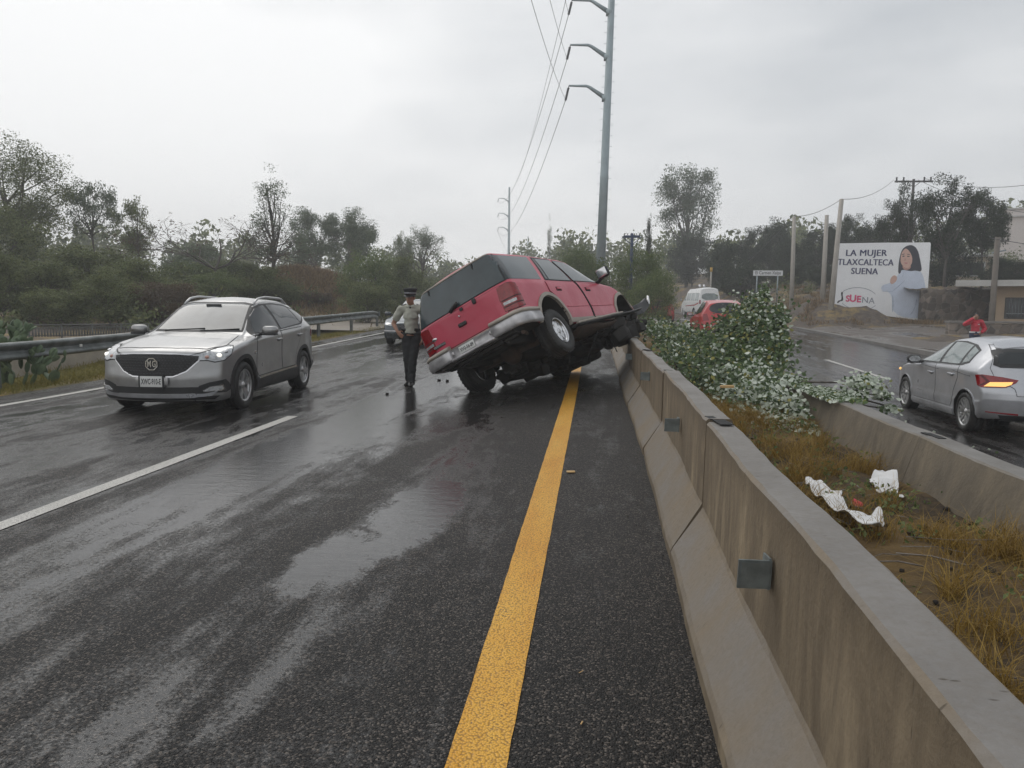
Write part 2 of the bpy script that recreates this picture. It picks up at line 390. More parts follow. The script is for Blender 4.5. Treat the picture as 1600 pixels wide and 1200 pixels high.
# ---- concrete median barriers
def concrete(name, base, lite, dark, top):
    t = NT(name); co = t.coord('Object'); s = t.n('ShaderNodeSeparateXYZ', {0: co})
    nrm = t.n('ShaderNodeNewGeometry').outputs['Normal']; nzc = t.n('ShaderNodeSeparateXYZ', {0: nrm}).outputs['Z']
    v1 = t.noise(1.0, 5, .65, t.mapped((2.6, 2.8, .9)), 1.2); v2 = t.noise(1.0, 5, .65, t.mapped((8, 9, 2.2)), 1.0)
    n3 = t.noise(2.2, 5, .6); n4 = t.noise(40, 4, .6)
    zz = s.outputs['Z']
    c = t.mix(t.mr(n3, .35, .65, 0, 1), base, tuple(x * .78 for x in base))
    f = t.math('MULTIPLY', t.mr(v1, .45, .68, 0, 1), t.mr(v2, .34, .64, .1, 1))
    c = t.mix(t.math('MULTIPLY', f, .8), c, lite)
    d = t.mr(t.math('ADD', t.math('MULTIPLY', v1, .6), t.math('MULTIPLY', v2, .4)), .50, .34, 0, .8)
    c = t.mix(d, c, dark)
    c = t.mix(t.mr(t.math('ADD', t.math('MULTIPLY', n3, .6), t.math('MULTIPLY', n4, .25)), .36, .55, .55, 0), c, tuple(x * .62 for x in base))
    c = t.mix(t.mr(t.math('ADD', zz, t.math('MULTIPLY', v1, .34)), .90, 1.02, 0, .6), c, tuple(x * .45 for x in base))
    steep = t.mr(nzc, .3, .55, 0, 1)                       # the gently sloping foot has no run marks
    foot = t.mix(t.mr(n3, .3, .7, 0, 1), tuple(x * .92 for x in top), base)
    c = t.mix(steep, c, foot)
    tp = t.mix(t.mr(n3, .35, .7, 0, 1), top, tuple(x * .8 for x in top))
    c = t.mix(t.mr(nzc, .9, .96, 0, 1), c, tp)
    c = t.mix(t.mr(n4, .35, .75, 0, .3), c, tuple(x * .6 for x in base))
    vo = t.n('ShaderNodeTexVoronoi', {'Vector': t.mapped((12, 30, 7)), 'Scale': 1.0}).outputs['Distance']
    pit = t.math('MULTIPLY', t.mr(vo, .06, .14, 1, 0), t.mr(n3, .5, .6, 0, 1))
    c = t.mix(t.math('MULTIPLY', pit, .8), c, tuple(x * .3 for x in base))
    t.set(col=c, rough=t.mr(n3, .3, .7, .55, .8), normal=t.bump(t.math('SUBTRACT', t.math('ADD', n4, t.math('MULTIPLY', n3, .6)), pit), .35, .012), spec=.35)
    return t.m
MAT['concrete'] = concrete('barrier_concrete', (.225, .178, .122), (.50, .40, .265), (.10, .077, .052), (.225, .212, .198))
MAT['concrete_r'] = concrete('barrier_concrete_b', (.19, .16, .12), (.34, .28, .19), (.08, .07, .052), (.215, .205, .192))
MAT['dark_gap'] = simple('dark_gap', (.01, .01, .01), .8)
MAT['galv'] = simple('galvanised_steel', (.26, .30, .31), .45, .75, .3, 14, .15)
prof_l = [(.47, -.3), (.47, .06), (.485, .09), (.635, .325), (.645, .345), (.652, .835), (.665, .85), (.79, .85), (.803, .838), (.85, .3), (.96, .06), (.98, -.3)]
def bsh(y): return .014 * min(3.6, max(-3.6, y - 4.5))
def barrier(name, y0, y1, xsh, zb, mat, label, group, prof, seed, slot=(False, False), dz=0, dx=0, slant=0.0):
    """one precast length; prof is (x, z); the ends carry a scupper slot"""
    ys = [y0 + .012] + list(np.arange(y0 + .13, y1 - .1, .13)) + [y1 - .012]
    V = []; n = len(prof); r = random.Random(seed)
    for y in ys:
        gz = float(g(y))
        for (x, z) in prof:
            e = (r.random() - .5) * .0035 + .004 * math.sin(3.1 * y + seed) + (.010 * min(0, r.random() - .06) * 8 if .8 < z < .84 else 0)
            V.append((x + xsh + dx + float(cv(y)) + e + (bsh(y) if prof is prof_l else 0), y + (slant * (z < .32)), z + zb + gz + dz * (z > .1) + e))
    F = []
    for i in range(len(ys) - 1):
        for k in range(n - 1): F.append((i * n + k, (i + 1) * n + k, (i + 1) * n + k + 1, i * n + k + 1))
    m = MB(); m.add(V, F); m.add(V[:n], [tuple(range(n))]); m.add(V[-n:], [tuple(reversed(range(n)))])
    bm = bmesh.new(); o = m.build(name, [mat]); 
    tag(o, label, 'barrier', group); return o
MAT['bolt'] = simple('bolt', (.2, .2, .2), .5, .8)
jl = [-2.4, 1.0, 4.5, 7.75, 11.3, 14.8, 18.2, 21.6, 25.0, 28.4, 31.8, 35.2, 38.6, 42]
bl_lab = ['near concrete barrier length behind the camera with a clean grey top', 'nearest long concrete barrier length carrying a single steel bracket low in the foreground',
          'stained concrete barrier length with a dark slot at its near top end', 'concrete barrier length with a small bracket right before the crashed truck',
          'concrete barrier length that the crashed red truck has climbed onto', 'concrete barrier length just past the crashed red truck', 'concrete barrier length beside the truck nose and its torn bumper']
bars = []
for i in range(len(jl) - 1):
    lab = bl_lab[i] if i < len(bl_lab) else 'far concrete barrier length hidden along the median beyond the crashed truck'
    rr = random.Random(i)
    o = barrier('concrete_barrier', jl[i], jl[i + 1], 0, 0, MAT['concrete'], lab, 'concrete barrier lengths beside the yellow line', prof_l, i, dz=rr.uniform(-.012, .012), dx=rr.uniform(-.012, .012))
    bars.append(o)
prof_r = [(2.44, -.1), (2.45, .05), (2.585, .49), (2.6, .5), (2.77, .5), (2.785, .49), (2.84, 0), (3.0, -.22), (3.0, -.5)]
jr = [-.5, 2.9, 6.3, 9.7, 13.1, 16.5, 19.9, 23.3, 26.7, 30.1, 33.5, 36.9]
br_lab = ['unseen near length of the far median barrier', 'right end length of the far median barrier at the photo edge', 'far median barrier length in front of the silver hatchback with a vertical joint',
          'far median barrier length behind the fallen white leaved branches']
for i in range(len(jr) - 1):
    lab = br_lab[i] if i < len(br_lab) else 'far median barrier length buried under the fallen tree leaves'
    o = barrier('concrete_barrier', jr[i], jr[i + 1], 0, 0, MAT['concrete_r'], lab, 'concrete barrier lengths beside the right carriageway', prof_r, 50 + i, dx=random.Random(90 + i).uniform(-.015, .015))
    bars.append(o)
# slots in the tops at the joints, seams of the slanted foot
def slot(x, y, z, parent, w=.07, l=.30, skew=0.0):
    m = MB(); m.box((0, 0, 0), (w, l, .006)); m.box((-.022, l * .32, .002), (w * .7, l * .4, .006))
    o = m.build('drain_slot', [MAT['dark_gap']], parent); o.location = (x, y, z); o.rotation_euler = (0, 0, skew); return o
for j, b in ((4.5, 2), (7.75, 3), (11.3, 4)):
    slot(.735 + bsh(j), j - .02, .850 + float(g(j)) + .004, bars[b], skew=.12)
for j, b in ((6.3, len(jl) - 1 + 2), (9.7, len(jl) - 1 + 3)):
    slot(2.69, j, .5 + float(g(j)) + .006, bars[b], .06, .26, .05)
# steel reflector brackets on the face
def bracket(y, z, s, label, par):
    m = MB()
    x = .645 + (z - .345) / .49 * .007 + bsh(y)
    m.box((-.055 * s, 0, 0), (.115 * s, .008, .10 * s)); m.box((-.003, .035, 0), (.008, .07, .11 * s)); m.box((-.055 * s, -.006, 0), (.10 * s, .003, .085 * s))
    m.lathe([(.0, .0), (.008, .0), (.008, .008), (0, .008)], (-.005, .045, .02), 'Z', 8)
    o = m.build('reflector_bracket', [MAT['galv']]); o.location = (x - .002, y, z); o.rotation_euler = (0, .03, .10)
    tag(o, label, 'bracket', 'steel brackets on the barrier face'); return o
for (y, z, sc, lab) in ((2.63, .60, 1, 'large looking grey steel bracket on the nearest barrier length'), (5.9, .60, 1, 'grey steel bracket low on the barrier below the dark top slot'),
                        (9.5, .635, 1, 'pale steel bracket on the barrier, third from the camera'), (13.8, .58, 1.05, 'small pale steel bracket close to the crashed truck front')):
    bracket(y, z, sc, lab, None)

# ---- median soil
MAT['median_soil'] = None
t = NT('median_soil'); n1 = t.noise(1.6, 5, .6); n2 = t.noise(14, 4, .6); n3 = t.noise(60, 3)
c = t.mix(t.mr(n2, .35, .65, 0, 1), (.035, .026, .018), (.085, .058, .03))
c = t.mix(t.mr(n1, .45, .62, 0, .85), c, (.15, .095, .035))
c = t.mix(t.mr(n1, .42, .34, 0, .9), c, (.022, .017, .014))
t.set(col=c, rough=.9, normal=t.bump(t.math('ADD', n2, t.math('MULTIPLY', n3, .5)), .8, .03), spec=.25); MAT['median_soil'] = t.m
def med_h(X, Y): return .035 * fbm(X, Y, 1.7, 11) + .02 * fbm(X, Y, 6, 12) + .05 * np.exp(-((X - 1.6) / .6) ** 2)
med = strip('median_ground', list(np.linspace(.84, 2.62, 22)), .13, -2, 62, MAT['median_soil'], .16, med_h); tag(med, kind='structure')
def med_z(x, y): return float(g(y)) + .13 + float(med_h(np.array(x), np.array(y)))

# ---- guard rail
t = NT('guard_rail_steel'); n1 = t.noise(3, 4, .6); n2 = t.noise(1, 4, .6, t.mapped((9, 9, 1.2)))
t.set(col=t.mix(t.mr(n1, .35, .65, 0, 1), (.11, .12, .115), (.22, .235, .23)), metal=.55, rough=t.mr(n2, .3, .7, .42, .62)); MAT['rail'] = t.m
wprof = [(0, -.155), (.03, -.15), (.08, -.125), (.083, -.09), (.03, -.03), (.0, -.012), (.0, .012), (.03, .03), (.083, .09), (.08, .125), (.03, .15), (0, .155)]
gr = empty('guard_rail', (-9.8, 12, 0), label='long grey steel W-beam guard rail along the grassy left verge', cat='guard rail')
ys = list(np.arange(2, 33.5, 1.0)) + [33.5, 34.6, 35.6]
V = []
for y in ys:
    e = max(0, y - 33.5)
    for (a, b) in wprof: V.append((-9.8 + a - .25 * e * e * .4 + 9.8, y - 12, .62 + float(g(y)) + b - .06 * e))
n = len(wprof); F = [(i * n + k, i * n + k + 1, (i + 1) * n + k + 1, (i + 1) * n + k) for i in range(len(ys) - 1) for k in range(n - 1)]
mb = MB(); mb.add(V, F, 0, True); b = mb.build('rail_beam', [MAT['rail']], gr)
md = b.modifiers.new('s', 'SOLIDIFY'); md.thickness = .005
for y in np.arange(4.2, 35, 3.81):
    m = MB(); zt = .70 + float(g(y)); zb = float(hgt(-10.0, y)) - .1
    for dx in (-.045, .045): m.box((dx, 0, (zt + zb) / 2), (.006, .11, zt - zb))
    m.box((0, 0, (zt + zb) / 2), (.09, .006, zt - zb)); m.box((.09, 0, zt - .09), (.09, .1, .2))
    o = m.build('post', [MAT['rail']], gr); o.location = (-.13, y - 12, 0)
for y in np.arange(6.1, 33, 7.62):
    m = MB(); m.box((0, 0, 0), (.02, .06, .05)); o = m.build('reflector', [simple('reflector_white', (.7, .7, .66), .3)], gr); o.location = (.07, y - 12, .62 + float(g(y)))

# ---- low concrete parapet, pale side road and looped wire fence behind the guard rail
MAT['pale_concrete'] = simple('pale_concrete', (.36, .32, .27), .8, 0, .12, 3, .2)
MAT['brick_red'] = simple('brick_cap', (.24, .12, .07), .85, 0, .2, 6)
pw = empty('parapet_wall', (-13.1, 16, 0), label='low pale concrete parapet with reddish cap beyond the guard rail', cat='wall')
m = MB()
for k in range(9):
    y0 = 11 + 3.0 * k; y1 = y0 + 2.9; gz = float(g((y0 + y1) / 2))
    m.box((0, (y0 + y1) / 2 - 16, gz - .20), (.18, 2.97, .74))
    m.box((.03, y1 + .05 - 16, gz - .2), (.26, .22, .80))
m.build('wall', [MAT['pale_concrete']], pw)
m = MB()
for k in range(9):
    y0 = 11 + 3.0 * k; m.box((0, y0 + 1.45 - 16, float(g(y0 + 1.45)) + .20), (.22, 2.7, .05))
m.build('coping', [MAT['brick_red']], pw)
m = MB(); ysr = np.arange(10, 44, 1.0); V = []; 
for y in ysr:
    for x in (-13.2, -14.2, -15.2): V.append((x, y, float(hgt(x, y)) * .2 + .22 + float(g(y))))
F = [(3 * i + k, 3 * i + k + 1, 3 * i + k + 4, 3 * i + k + 3) for i in range(len(ysr) - 1) for k in range(2)]
MAT['pale_road'] = simple('pale_road', (.27, .235, .195), .8, 0, .2, .8, .2, detail=5)
m.add(V, F, 0, True); tag(m.build('side_road', [MAT['pale_road']]), kind='structure')
MAT['fence_steel'] = simple('fence_steel', (.13, .135, .13), .6, .5, .2, 5)
def loop_fence():
    A = at_y(45, 509, 21.5); B = at_y(232, 507, 24.5); n = 44
    f = empty('wire_fence', (A.x, A.y, A.z - .34), label='low fence of looped grey wire hoops beyond the parapet', cat='fence')
    O = Vector(f.location); L = MB(); rails = MB()
    for i in range(n):
        t0 = i / n; p = A.lerp(B, t0) - O; q = A.lerp(B, (i + 1.35) / n) - O
        w = (q - p); pts = [p + w * (.5 - .5 * math.cos(a)) * (1 if a <= math.pi else 1) + Vector((0, 0, -.34 + .30 * math.sin(a))) for a in np.linspace(0, math.pi, 9)]
        L.tube(pts, .014, 5)
    for dz in (0.02, -.30): rails.tube([A - O + Vector((0, 0, dz)), B - O + Vector((0, 0, dz))], .016, 5)
    L.build('hoops', [MAT['fence_steel']], f); rails.build('rail', [MAT['fence_steel']], f)
    for k in range(5):
        p = A.lerp(B, k / 4) - O; m = MB(); m.tube([p + Vector((0, 0, .04)), p + Vector((0, 0, -.6))], .025, 6); m.build('post', [MAT['fence_steel']], f)
loop_fence()
# pale concrete pad at the guard rail end
V = []; 
for y in np.arange(31, 46.1, 1.5):
    for x in (-15.5, -12.5, -10.6, -9.35): V.append((x + float(cv(y)), y, float(g(y)) + .02 + .012 * max(0, -x - 9.35)))
F = [(4 * i + k, 4 * i + k + 1, 4 * i + k + 5, 4 * i + k + 4) for i in range(10) for k in range(3)]
m = MB(); m.add(V, F, 0, True); tag(m.build('side_road', [MAT['pale_road']]), kind='structure')

# ---- kerb of the right carriageway
MAT['kerb'] = simple('kerb_concrete', (.17, .16, .15), .7, 0, .2, 3, .2)
ys = np.arange(-5, 100, 2.0); V = []
for y in ys:
    for (x, z) in ((11.15, -.4), (11.16, -.20), (11.19, -.185), (11.36, -.185), (11.38, -.3)): V.append((x + float(cv(y)), y, z + float(g(y))))
F = [(5 * i + k, 5 * i + k + 1, 5 * i + k + 6, 5 * i + k + 5) for i in range(len(ys) - 1) for k in range(4)]
m = MB(); m.add(V, F); tag(m.build('kerb', [MAT['kerb']]), kind='structure')
# wet packed-earth apron beyond the kerb
t = NT('wet_apron'); n1 = t.noise(1.0, 5, .6, t.mapped((.5, .18, 1)), .5); n2 = t.noise(7, 5, .6)
t.set(col=t.mix(t.mr(n2, .3, .7, 0, 1), (.085, .07, .06), (.15, .13, .115)), rough=t.mr(n1, .46, .6, .75, .16), normal=t.bump(n2, .3, .02)); MAT['apron'] = t.m
xs = np.linspace(11.38, 17.5, 14); ys = np.arange(4, 43, .8); X, Y = np.meshgrid(xs, ys); Z = np.maximum(hgt(X, Y) * 0 + g(Y) - .19, hgt(X, Y) + .01) - .28 * gau(X, Y, 15.0, 30, 2.5, 3)
I = np.arange(X.size).reshape(X.shape); F = np.stack([I[:-1, :-1], I[:-1, 1:], I[1:, 1:], I[1:, :-1]], -1).reshape(-1, 4)
tag(obj('dirt_lot', np_mesh('dirt_lot', np.stack([X, Y, Z + .004], -1).reshape(-1, 3), F, MAT['apron'], smooth=True)), kind='structure')

# ---- poles
MAT['pole_steel'] = simple('pole_steel', (.30, .36, .38), .5, .35, .12, 1.5)
MAT['insulator'] = simple('insulator', (.05, .05, .055), .35)
def tower(base, H, r0, r1, arms, label, bend=Vector((0, 0, 0)), detail=True, first=None):
    o = empty('transmission_pole', base, label=label, cat='power pole', group='steel transmission poles along the median')
    m = MB(); m.tube([(0, 0, -.5), (0, 0, H * .34), (0, 0, H * .345), (0, 0, H * .348), (0, 0, H)], [r0, r0 + (r1 - r0) * .34, (r0 + (r1 - r0) * .34) * 1.06, (r0 + (r1 - r0) * .34) * .97, r1], 12)
    m.build('shaft', [MAT['pole_steel']], o); tips = []
    for za in arms:
        m = MB(); rr = r0 + (r1 - r0) * za / H; k = H / 26.0
        p = [(-rr * .8, 0, za), (-1.15 * k, 0, za + .62 * k), (-1.35 * k, 0, za + .70 * k), (-2.45 * k, 0, za + .72 * k)]
        m.tube(p, [.15 * k, .10 * k, .09 * k, .06 * k], 8); m.tube([(-rr * 1.5, 0, za - .06), (rr * .2, 0, za - .06)], .22 * k, 8)
        a = m.build('crossarm', [MAT['pole_steel']], o)
        m = MB(); e = Vector((-2.45 * k, 0, za + .72 * k)); q = e + Vector((-.16, -.35, -.95)) * k
        m.tube([e, e.lerp(q, .2)], .03 * k, 6)
        for s in np.linspace(.2, 1, 9): m.ell(e.lerp(q, s), (.09 * k, .09 * k, .05 * k), None, 0, 8, 4)
        m.build('insulator', [MAT['insulator']], a); tips.append(Vector(base) + q)
    if detail:
        m = MB(); z = 3.0; i = 0
        while z < H:
            rr = r0 + (r1 - r0) * z / H; s = 1 if i % 2 else -1
            m.tube([(s * rr * .9, 0, z), (s * (rr + .17), 0, z), (s * (rr + .18), 0, z + .04)], .014, 5); z += .38; i += 1
        sb = m.build('step_bolts', [MAT['pole_steel']], o); sb['kind'] = 'stuff'
    return o, tips
pb = at_y(937, 395, 58); lean = 0.0
P1, tips1 = tower((pb.x, 58, float(g(58)) - .3), 30.0, .37, .19, (at_y(946, 148, 58).z - float(g(58)) + .1, at_y(948, 84, 58).z - float(g(58)) + .1, at_y(950, 14, 58).z - float(g(58)) + .1), 'tall grey steel transmission pole rising out of the median shrubs')
P1.rotation_euler = (0, .021, 0)
pb2 = at_y(795, 395, 180)
P2, tips2 = tower((pb2.x, 180, 2.0), 26.0, .40, .2, (16.2, 19.4, 22.8), 'distant steel transmission pole left of the tall grey pole', detail=False)
pb3 = at_y(825, 395, 300)
P3, tips3 = tower((pb3.x, 300, 2.0), 25.0, .42, .2, (16.0, 19.0, 22.0), 'farthest faint transmission pole above the red truck roof', detail=False)
MAT['wire'] = simple('wire', (.09, .09, .095), .5)
def wire(a, b, sag, r, label, cat='cable', group=None, n=24):
    pts = [Vector(a).lerp(Vector(b), t) - Vector((0, 0, sag * 4 * t * (1 - t))) for t in np.linspace(0, 1, n)]
    m = MB(); m.tube(pts, r, 4); o = m.build('power_line', [MAT['wire']]); return tag(o, label, cat, group)
rl = Matrix.Rotation(.021, 3, 'Y')
def tipw(v): return Vector(P1.location) + rl @ (Vector(v) - Vector(P1.location))
tips1 = [tipw(v) for v in tips1]
for i, nm in enumerate(('lowest', 'middle', 'upper')):
    wire(tips1[i], tips2[i], 4.2, .022, nm + ' power line sagging from the tall pole to the distant pole', group='power lines between the transmission poles')
    q = Vector((tips1[i].x - 2.0, -6, tips1[i].z + 3)); wire(tips1[i], q, 2.6, .014, nm + ' power line running from the tall pole arm up over the camera', group='power lines over the camera')
wire(tips2[0], tips3[0], 3, .03, 'faint power line between the two farthest transmission poles', group='far power lines')
wire(Vector((pb2.x, 180, 27.6)), Vector((at_y(884, 0, 40).x, 40, at_y(884, 0, 40).z)), 3.0, .012, 'thin shield wire high above the other power lines')

MAT['post_conc'] = simple('post_concrete', (.42, .39, .35), .8, 0, .1, 3, .15)
def cpost(px, pyb, pyt, Y, r, label, lean=0):
    b = at_y(px, pyb, Y); tt = at_y(px + lean, pyt, Y); m = MB()
    zb = min(b.z, float(hgt(b.x, Y))) - .4
    d = Vector((tt.x - b.x, 0, 0))
    m.tube([(0, 0, zb - b.z), (d.x * .5, 0, (tt.z - b.z) * .5), (d.x, 0, tt.z - b.z)], [r, r * .86, r * .7], 4 if r > .1 else 8)
    o = m.build('concrete_post', [MAT['post_conc']]); o.location = b; tag(o, label, 'post', 'bare concrete utility posts on the right roadside'); return o, tt
c1, t1 = cpost(1296, 505, 311, 45, .17, 'nearest bare concrete post, leaning at the left edge of the billboard', 19)
c2, t2 = cpost(1285, 474, 336, 50, .17, 'bare concrete post standing in the gap left of the billboard post', 7)
c3, t3 = cpost(1237, 474, 338, 52, .16, 'leftmost bare concrete post beside the white place sign', 4)
# utility pole with crossarm behind the billboard
def util_pole(px, pyb, pyt, Y, label, mat, r=.13, arm=1.7):
    b = at_y(px, pyb, Y); tt = at_y(px, pyt, Y); o = empty('utility_pole', b, label=label, cat='power pole'); H = tt.z - b.z
    m = MB(); m.tube([(0, 0, -3), (0, 0, H + .05)], [r, r * .75], 8); m.build('shaft', [mat], o)
    if arm:
        m = MB(); m.box((0, -.02, H - .12), (arm * 1.5, .11, .12)); m.tube([(-.5, -.05, H - .12), (0, -.05, H - .55)], .02, 5); m.tube([(.5, -.05, H - .12), (0, -.05, H - .55)], .02, 5)
        a = m.build('crossarm', [mat], o)
        for dx in (-.68, -.40, .42, .68):
            m = MB()
            for s in range(3): m.ell((arm * dx, 0, H - .02 + .05 * arm * s), (.043 * arm, .043 * arm, .029 * arm), None, 0, 8, 4)
            m.ell((arm * dx, -.18, H - .16), (.04 * arm, .11 * arm, .04 * arm), None, 0, 8, 4)
            m.tube([(arm * dx, 0, H + .10 * arm), (arm * dx, 0, H - .1), (arm * dx, -.18, H - .16)], .02 * arm, 5); m.build('insulator', [MAT['insulator']], a)
    return o, tt
MAT['wood_pole'] = simple('dark_pole', (.07, .065, .06), .8, 0, .2, 4)
u1, ut1 = util_pole(1419, 420, 281, 60, 'dark utility pole with crossarm among the trees behind the billboard', MAT['wood_pole'], .13, 1.75)
MAT['old_pole'] = simple('old_pole', (.16, .14, .12), .85, 0, .15, 3)
u2, ut2 = util_pole(1549, 505, 372, 41, 'weathered concrete pole in front of the tan house corner', MAT['old_pole'], .17, 0)
m = MB(); bb_ = at_y(1556, 432, 44); m.tube([bb_, at_y(1557, 398, 44)], .05, 6); m.tube([at_y(1550, 395, 44), at_y(1572, 391, 44)], .04, 6)
tag(m.build('lamp_bracket', [MAT['galv']]), 'thin metal standard with short arm on the house roof', 'mast')
MAT['blue_pole'] = simple('blue_pole', (.03, .05, .11), .5, 0, .2, 3)
u3, ut3 = util_pole(985, 470, 366, 40, 'thin dark blue pole standing among the median shrubs', MAT['blue_pole'], .10, .55)
for (a, b, sg, lab) in ((t1, ut1 + Vector((-1, 0, 0)), .4, 'cable from the leaning post top to the utility pole'), (ut1 + Vector((1.1, 0, .1)), at_y(1640, 283, 50), .5, 'upper cable running right from the utility pole crossarm'),
                        (ut2, at_y(1720, 392, 38), .1, 'lower cable crossing the pale building at the right edge'), (t3, t1, .25, 'short cable linking the leftmost and nearest concrete posts'),
                        (ut1 + Vector((.7, 0, 0)), at_y(1660, 338, 48), .5, 'middle cable sloping right across the pale building'), (t3, at_y(1090, 470, 100), .5, 'thin cable running far down the road from the leftmost post')):
    wire(a, b, sg, .016, lab, group='roadside cables on the right')

# ---- billboard
MAT['vinyl'] = simple('vinyl_white', (.88, .885, .90), .45, 0, .03, 2)
MAT['navy'] = simple('print_navy', (.035, .04, .12), .5); MAT['pink'] = simple('print_pink', (.72, .07, .20), .5); MAT['pgrey'] = simple('print_grey', (.30, .31, .36), .5)
MAT['pblack'] = simple('print_black', (.02, .02, .024), .5); MAT['skin_print'] = simple('print_skin', (.62, .40, .33), .5, 0, .05); MAT['hair_print'] = simple('print_hair', (.03, .03, .045), .5)
MAT['coat_print'] = simple('print_coat', (.62, .68, .80), .5, 0, .06, 2); MAT['coat_line'] = simple('print_coat_line', (.42, .48, .60), .5); MAT['lip_print'] = simple('print_lip', (.52, .20, .20), .5); MAT['blush'] = simple('print_skin_dark', (.48, .27, .22), .5)
BY = 47.0
tl, tr, bl_, br = at_y(1309, 380, BY), at_y(1454, 378, BY), at_y(1301, 480, BY), at_y(1445, 490, BY)
bbd = empty('billboard', (tl + br) / 2, label='white election billboard with a long haired woman in a white coat', cat='billboard')
BO = Vector(bbd.location)
def bp(u, v, d=0.0):
    """u right 0..1, v down 0..1 on the sheet"""
    return tl.lerp(tr, u).lerp(bl_.lerp(br, u), v) + Vector((0, -d, 0)) - BO
SH = 1477., 1200.     # crop pixels used for the print, crop offset and scale
def cp(x, y):
    px = 1300 + x / 9.231; py = 370 + y / 9.231
    # invert the (nearly affine) quad
    q = at_y(px, py, BY); a, b, c_ = tl, tr - tl, bl_ - tl
    det = b.x * c_.z - b.z * c_.x; dx, dz = q.x - a.x, q.z - a.z
    return (dx * c_.z - dz * c_.x) / det, (b.x * dz - b.z * dx) / det
outline = [(90, 95), (700, 85), (1415, 80), (1425, 100), (1380, 700), (1330, 1080), (1310, 1105), (700, 1075), (120, 1062), (40, 1020), (8, 985)]
m = MB(); pts = [cp(*p) for p in outline]; n = len(pts)
V = [bp(u, v, 0) for u, v in pts] + [bp(u, v, -.05) for u, v in pts]
m.add(V, [tuple(range(n)), tuple(reversed(range(n, 2 * n)))] + [(i, n + i, n + (i + 1) % n, (i + 1) % n) for i in range(n)])
sheet = m.build('sheet', [MAT['vinyl']], bbd)
def smooth_poly(P, it=2):
    for _ in range(it):
        Q = []
        for i in range(len(P)):
            a, b = P[i], P[(i + 1) % len(P)]; Q += [(a[0] * .75 + b[0] * .25, a[1] * .75 + b[1] * .25), (a[0] * .25 + b[0] * .75, a[1] * .25 + b[1] * .75)]
        P = Q
    return P
def flat(name, P, mat, d, sm=2):
    P = smooth_poly(P, sm); me = MB(); me.add([bp(*cp(*p), d) for p in P], [tuple(range(len(P)))])
    o = me.build(name, [mat], sheet, False); bm = bmesh.new(); bm.from_mesh(o.data); bmesh.ops.triangulate(bm, faces=bm.faces, ngon_method='EAR_CLIP'); bm.to_mesh(o.data); bm.free(); return o
flat('printed_coat', [(985, 455), (1040, 425), (1150, 420), (1290, 450), (1345, 640), (1365, 820), (1340, 1090), (860, 1070), (870, 760), (700, 740), (720, 660), (830, 640), (940, 540)], MAT['coat_print'], .006)
for P in ([(850, 750), (1060, 575), (1040, 600), (930, 700), (870, 745)], [(1215, 800), (1230, 850), (1170, 1000), (1100, 1060), (1190, 950)], [(1010, 540), (1035, 470), (1030, 500), (1012, 550)], [(700, 740), (870, 745), (850, 752), (720, 750)], [(870, 760), (890, 900), (870, 1060), (862, 900)]):
    flat('printed_fold', P, MAT['coat_line'], .009, 1)
flat('printed_hair', [(985, 500), (950, 500), (960, 340), (1000, 180), (1080, 120), (1170, 115), (1240, 180), (1275, 330), (1300, 470), (1200, 450), (1130, 465), (1000, 440)], MAT['hair_print'], .009)
flat('printed_neck', [(1010, 390), (1140, 380), (1130, 430), (1060, 455), (1020, 430)], MAT['blush'], .011)
flat('printed_face', [(985, 300), (1000, 220), (1060, 150), (1120, 200), (1160, 280), (1150, 370), (1090, 430), (1030, 410), (990, 360)], MAT['skin_print'], .013)
flat('printed_hand', [(830, 620), (850, 550), (900, 520), (940, 545), (930, 600), (860, 655)], MAT['skin_print'], .011)
flat('printed_lip', [(1030, 352), (1060, 348), (1100, 350), (1070, 372)], MAT['lip_print'], .015, 1)
for P in ([(1010, 262), (1045, 256), (1045, 272), (1015, 274)], [(1080, 258), (1118, 264), (1116, 276), (1082, 272)]): flat('printed_eye', P, MAT['hair_print'], .015, 1)
for P in ([(1003, 240), (1048, 230), (1048, 238), (1006, 248)], [(1078, 232), (1125, 242), (1122, 250), (1080, 240)]): flat('printed_brow', P, MAT['hair_print'], .015, 1)
flat('printed_nose', [(1052, 280), (1062, 320), (1048, 328), (1040, 322)], MAT['blush'], .0145, 1)
def text(s, mat, parent, M, size, bold=.0, align='CENTER', shear=0, sx=1.0):
    cu = bpy.data.curves.new('t', 'FONT'); cu.body = s; cu.size = size; cu.align_x = align; cu.align_y = 'CENTER'; cu.offset = bold; cu.shear = shear; cu.resolution_u = 3; cu.space_character = 1.05
    ob = bpy.data.objects.new('t', cu); col.objects.link(ob); dg = bpy.context.evaluated_depsgraph_get()
    me = bpy.data.meshes.new_from_object(ob.evaluated_get(dg)); bpy.data.objects.remove(ob)
    for v in me.vertices: v.co = M @ Vector((v.co.x * sx, v.co.y, 0))
    me.materials.clear(); me.materials.append(mat); o = bpy.data.objects.new('lettering', me); return link(o, parent)
def sheetM(cx, cy, d):
    u, v = cp(cx, cy); P = bp(u, v, d); ux = (bp(u + .02, v, d) - P).normalized(); vy = -(bp(u, v + .02, d) - P).normalized()
    M = Matrix((ux, vy, ux.cross(vy))).transposed().to_4x4(); M.translation = P; return M
PXM = BY / 1200 / 9.231 * 1.0
